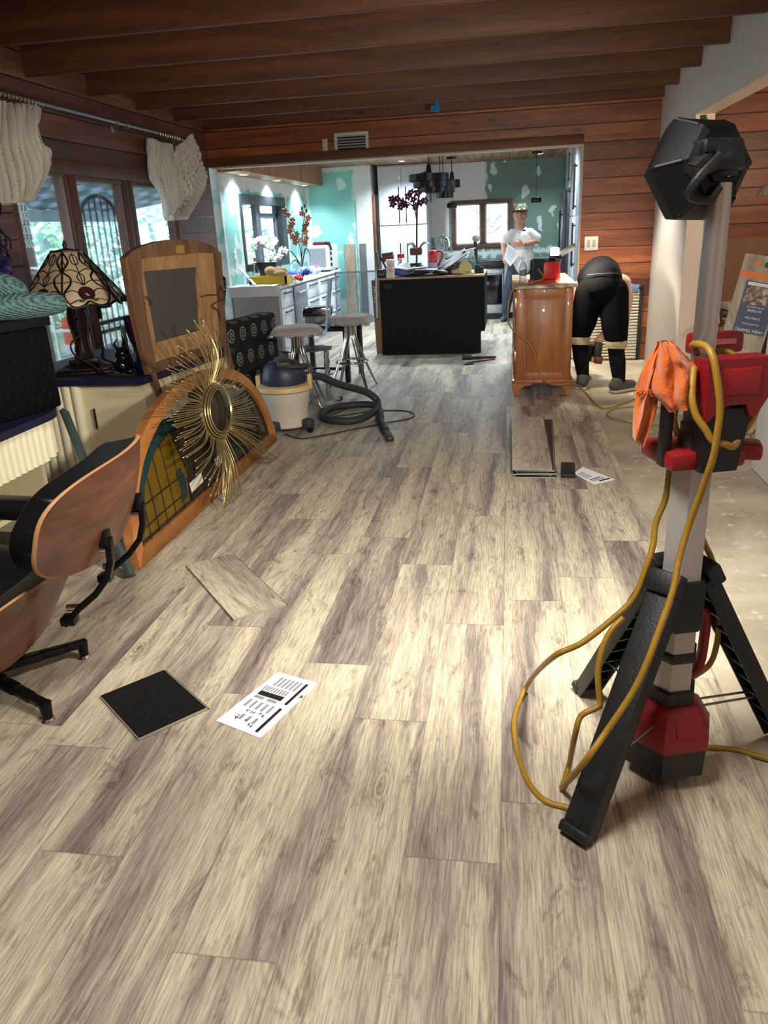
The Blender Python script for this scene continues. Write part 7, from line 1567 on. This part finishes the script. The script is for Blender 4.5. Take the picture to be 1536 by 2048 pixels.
DENIM = M('denim', C(48, 58, 74), .85, var=.25, vs=9, bump=.4, bs=60); TEE = M('white_tee', C(222, 220, 216), .9, var=.05, vs=6, bump=.2, bs=14)
# ---- standing man
Y0 = 12.78
g = lambda u, v, dy=0.0: AY(u, v, Y0 + dy)
man = thing('person', 'man standing by the stove in a white tee, jeans and camouflage cap, holding papers', 'person', (g(1030, 640).x, Y0, 0))
head = g(1040.5, 429.5); HS = 1.17
hip = g(1044, 532); Lh, Rh = hip + V((-.10, .0, -.02)), hip + V((.10, .03, -.02))
LK, LA = V((g(1018, 580).x, Y0 - .05, .50)), V((g(1011, 628).x, Y0 + .02, .10)); RK, RA = V((g(1052, 580).x, Y0 + .06, .50)), V((g(1058, 628).x, Y0 + .14, .10))
LS, RS = g(1020, 459), g(1065, 457); LE, LW = g(1006.5, 487, -.06), g(1008, 509, -.16); RE, RW = g(1076, 482, -.02), g(1047, 489, -.20)
pr = [('S', head, (.083, .098, .118)), ('S', head + V((0, -.035, -.055)), (.066, .062, .062)), ('S', head + V((-.004, -.085, -.065)), (.026, .02, .02))]
pr += [('S', head + V((0, -.098, -.012)), (.013, .020, .020)), ('S', head + V((-.0, -.092, .012)), (.010, .012, .026)), ('S', head + V((-.034, -.082, .030)), (.026, .014, .010)), ('S', head + V((.034, -.082, .030)), (.026, .014, .010)),
       ('S', head + V((-.04, -.072, -.025)), (.022, .018, .020)), ('S', head + V((.04, -.072, -.025)), (.022, .018, .020)), ('S', head + V((0, -.090, -.052)), (.026, .010, .006)), ('S', head + V((0, -.088, -.064)), (.022, .010, .007)),
       ('S', head + V((.086, .005, -.005)), (.012, .022, .032)), ('S', head + V((-.086, .005, -.005)), (.012, .022, .032))]
pr = [(p[0], head + (V(p[1]) - head) * HS, tuple(x * HS for x in p[2])) + tuple(p[3:]) for p in pr]
pr += chain((head + V((0, .02, -.08)), .068), (head + V((.002, .035, -.17)), .074), (hip + V((0, .03, .42)), .12), (hip + V((0, .02, .2)), .14), (hip, .14))
pr += chain((hip + V((0, .03, .44)), .10), (LS + V((.03, 0, -.05)), .062), (LE, .045), (LW, .030)) + chain((hip + V((0, .03, .44)), .10), (RS + V((-.03, 0, -.05)), .062), (RE, .045), (RW, .030))
pr += chain((Lh, .095), (LK, .062), (LA, .042)) + chain((Rh, .095), (RK, .062), (RA, .042))
pr += hand(LW, (.1, -.25, -1), (.6, -.7, .1), (-.8, -.4, .0), .55, 1.05) + hand(RW, (-.9, -.25, .08), (.0, -.25, .9), (.15, -.9, -.3), .7, 1.05)
fuse('body', pr, .0085, SKIN, man, 4)
TEEP = chain((hip + V((0, .03, .50)), .088), (hip + V((0, .025, .40)), .150), (hip + V((-.005, .01, .18)), .172), (hip + V((0, 0, .03)), .176)) + [('S', hip + V((0, 0, .12)), (.20, .155, .17)), ('S', hip + V((0, .02, .38)), (.205, .13, .13)), ('S', hip + V((0, .03, .485)), (.175, .11, .080)), ('S', hip + V((0, .0, .0)), (.19, .15, .06))]
TEEP += chain((hip + V((0, .03, .46)), .10), (LS + V((.035, .0, -.06)), .074), (LS.lerp(LE, .80), .076)) + chain((hip + V((0, .03, .46)), .10), (RS + V((-.035, 0, -.06)), .074), (RS.lerp(RE, .80), .078))
fuse('tee_shirt', TEEP, .012, TEE, man, 5)
JP = chain((Lh + V((0, 0, .03)), .122), (LK, .088), (LA + V((0, 0, .02)), .068)) + chain((Rh + V((0, 0, .03)), .122), (RK, .088), (RA + V((0, 0, .02)), .068)) + [('S', hip + V((0, .01, -.03)), (.175, .135, .10))]
fuse('jeans', JP, .012, DENIM, man, 5)
for A_, dx in ((LA, -.05), (RA, .02)):
    fuse('shoe', [('L', V((A_.x, A_.y + .03, .05)), V((A_.x + dx, A_.y - .17, .042)), .05, .040), ('S', V((A_.x, A_.y, .09)), (.052, .055, .04))], .010, M('shoe_slate', C(70, 78, 92), .7), man)
k = NT('camo'); f = k.noise(k.coords(), 26, 2, .5); k.col(k.ramp(f, [(.40, C(44, 48, 40)), (.46, C(122, 124, 92)), (.56, C(168, 164, 130)), (.64, C(70, 66, 50))], 'CONSTANT')); k.b.inputs['Roughness'].default_value = .9
fuse('cap', [('S', head + V((0, .014, .076)), (.112, .126, .086)), ('S', head + V((0, -.118, .072)), (.090, .070, .014), Matrix.Rotation(.18, 4, 'X'))], .007, k.m, man, 4)
MB().tube([head + V((.114 * math.cos(a), .014 + .126 * math.sin(a), .052 + .005 * math.sin(a))) for a in [2 * PI * i / 28 for i in range(28)]], .010, 8, True).build('cap_band', M('cap_dark', C(40, 44, 38), .9), man)
for sx in (-.040, .040): MB().sph(head + V((sx, -.100, .018)), (.015, .009, .009), u=10, v=6).build('eye', M('eye_dark', C(54, 42, 38), .4), man)
MB().sph(head + V((0, -.110, -.067)), (.028, .009, .005), u=10, v=6).build('mouth', M('lip', C(150, 92, 84), .5), man)
MB().sph(g(1048, 460.5, -.168), (.030, .006, .014)).build('shirt_logo', M('logo_navy', C(40, 50, 70), .7), man)
MB().tube([RW + V((.028, .035 * math.cos(a) + .005, .035 * math.sin(a))) for a in [2 * PI * i / 18 for i in range(18)]], .006, 6, True).build('wristwatch', M('watch', C(120, 118, 110), .3, .8), man)
t = thing('paper_sheets', 'white paper sheets held in front of the standing man', 'paper', g(1022, 535, -.26))
c4 = [g(1015, 486, -.25), g(1040.5, 508, -.25), g(1020.5, 533, -.27), g(1008, 517, -.27)]
MB().prism(c4, (0, .004, 0)).build('page', PAPER, t, smooth=0)
m = MB()
for i in range(6):
    a, b_ = c4[0].lerp(c4[3], .15 + .12 * i), c4[1].lerp(c4[2], .15 + .12 * i); p, q = a.lerp(b_, .15), a.lerp(b_, .8); d = (c4[3] - c4[0]).normalized() * .008; n = V((0, -.0015, 0)); m.poly([p + n, q + n, q + n + d, p + n + d])
m.build('print_lines', INKG, t, smooth=0)
# ---- bent worker
BX, BY = .835, 7.30
man2 = thing('person', 'worker bent double in black clothes with beige knee pads beside the dresser', 'person', (BX, BY, 0))
fL, fR = V((.70, 7.36, 0)), V((1.0, 7.16, 0)); kL, kR = V((.655, 7.40, .46)), V((.965, 7.24, .44)); hL, hR = V((.735, 7.38, .86)), V((.925, 7.34, .86)); pel = V((.83, 7.36, .92))
ch = V((.86, 7.78, .95)); mid = V((.84, 7.58, .99)); nk = V((.86, 7.92, .86)); hd_ = V((.86, 8.02, .70)); sR, sL = V((1.06, 7.78, .90)), V((.68, 7.82, .86)); eR, wR = V((1.09, 7.74, .60)), V((.85, 7.62, .40)); eL, wL = V((.68, 7.85, .56)), V((.76, 7.72, .34))
pr = chain((pel, .15), (mid, .15), (ch, .15), (nk, .07), (hd_, .07)) + [('S', hd_, (.085, .10, .12)), ('S', hd_ + V((0, .09, -.02)), (.02, .03, .02)), ('S', hd_ + V((.085, 0, 0)), (.012, .03, .024)), ('S', hd_ + V((-.085, 0, 0)), (.012, .03, .024)), ('S', V((.84, 7.6, .955)), (.18, .2, .12))]
pr += chain((ch, .12), (sR, .085), (V((1.10, 7.76, .76)), .072), (eR, .056), (wR + (eR - wR) * .5, .052), (wR, .034)) + chain((ch, .12), (sL, .085), (eL, .052), (wL, .034))
pr += chain((hL, .10), (kL, .07), (V((fL.x, fL.y, .10)), .045)) + chain((hR, .10), (kR, .07), (V((fR.x, fR.y, .10)), .045))
pr += hand(wR, (-.35, -.15, -.9), (-.6, .2, .2), (.5, -.6, .3), .8, 1.05) + hand(wL, (.3, -.1, -.95), (.8, .1, .2), (-.3, -.8, .2), .6, 1.05)
fuse('body', pr, .0095, SKIN2, man2, 4)
BT = M('black_tank', C(22, 22, 25), .95, spec=.1, var=.15, vs=12, bump=.3, bs=20); BP = M('black_trousers', C(17, 17, 18), .95, spec=.05, var=.1, vs=12, bump=.25, bs=18); SK = M('black_gaiter', C(20, 20, 21), .95, spec=.1, bump=.5, bs=40)
fuse('tank_top', [('S', V((.838, 7.66, .965)), (.205, .22, .155)), ('S', V((.85, 7.80, .92)), (.19, .14, .16))] + chain((V((.835, 7.40, .955)), .178), (mid, .182), (ch + V((0, .02, 0)), .172)) + chain((ch, .13), (sR + V((-.03, .02, .0)), .090)) + chain((ch, .13), (sL + V((.03, .02, 0)), .09)), .012, BT, man2, 6)
fuse('trousers', [('S', pel + V((0, -.01, -.01)), (.185, .165, .135)), ('S', V((.835, 7.42, .93)), (.19, .15, .14))] + chain((hL + V((-.005, 0, 0)), .136), (kL.lerp(hL, .35) + V((0, 0, 0)), .120), (kL + V((0, .0, .03)), .100)) + chain((hR + V((.005, 0, 0)), .136), (kR.lerp(hR, .35), .122), (kR + V((0, 0, .03)), .102)), .012, BP, man2, 6)
MB().tube([V((.835 + .19 * math.sin(a), 7.36 - .135 * math.cos(a), 1.0 + .035 * math.cos(a))) for a in [-.9 + 1.8 * i / 16 for i in range(17)]], .005, 6).build('waistband', M('waist_grey', C(66, 66, 70), .9), man2)
for k_, f_, td in ((kL, fL, V((.05, .20, 0))), (kR, fR, V((.17, .12, 0)))):
    fuse('gaiter', chain((k_ + V((0, 0, -.04)), .074), (k_.lerp(V((f_.x, f_.y, .1)), .55), .072), (V((f_.x, f_.y, .11)), .056)), .010, SK, man2, 4)
    m = MB(); m.lathe([(.094, -.05), (.098, -.02), (.098, .02), (.092, .035)], k_ + V((0, 0, -.012)), 24, axis=V((.05, .12, 1)), caps=False, sy=1.0); m.build('knee_strap', M('strap_beige', C(176, 164, 138), .8, var=.3, vs=30), man2)
    fuse('knee_pad', [('S', k_ + V((.03, .085, -.01)), (.07, .04, .09))], .010, M('pad_dark', C(50, 48, 46), .6), man2)
    fuse('shoe', [('L', V((f_.x, f_.y, .06)) - td * .22, V((f_.x, f_.y, .05)) + td * .72, .056, .044), ('S', V((f_.x, f_.y, .095)) - td * .1, (.058, .06, .05))], .009, M('shoe_grey', C(74, 72, 68), .8, var=.2, vs=20), man2)
    m = MB(); q = frame3(td); m.box(V((f_.x, f_.y, .012)) + td * .28, (.29, .10, .024), q, .010); m.build('sole', M('sole_pale', C(186, 178, 164), .8), man2)
# drill in his hand
t = thing('power_drill', 'dark power drill with a red brown battery held between the bent worker and the dresser', 'drill', (.815, 7.60, .05))
d0 = V((.80, 7.58, .34))
m = MB(); m.cyl(d0 + V((-.02, .0, .02)), d0 + V((-.04, .02, -.12)), .038, .034, 16); m.cyl(d0 + V((-.04, .02, -.12)), d0 + V((-.05, .02, -.17)), .022, .016, 14); m.build('motor', TBLK, t)
MB().cyl(d0 + V((-.05, .02, -.17)), d0 + V((-.052, .022, -.245)), .006, n=8).build('shaft', STL, t)
MB().lathe([(.012, .06), (.05, .03), (.06, 0)], d0 + V((-.053, .022, -.305)), 18).build('mixing_foot', M('foot_blue', C(80, 86, 110), .5), t)
MB().box(d0 + V((.045, -.02, -.02)), (.075, .06, .14), Matrix.Rotation(.1, 4, 'Y'), .012).build('grip', M('drill_dark', C(52, 44, 40), .5), t); MB().box(d0 + V((.055, -.022, -.115)), (.075, .065, .07), Matrix.Rotation(.1, 4, 'Y'), .010).build('battery', M('battery_red', C(120, 56, 44), .45), t)
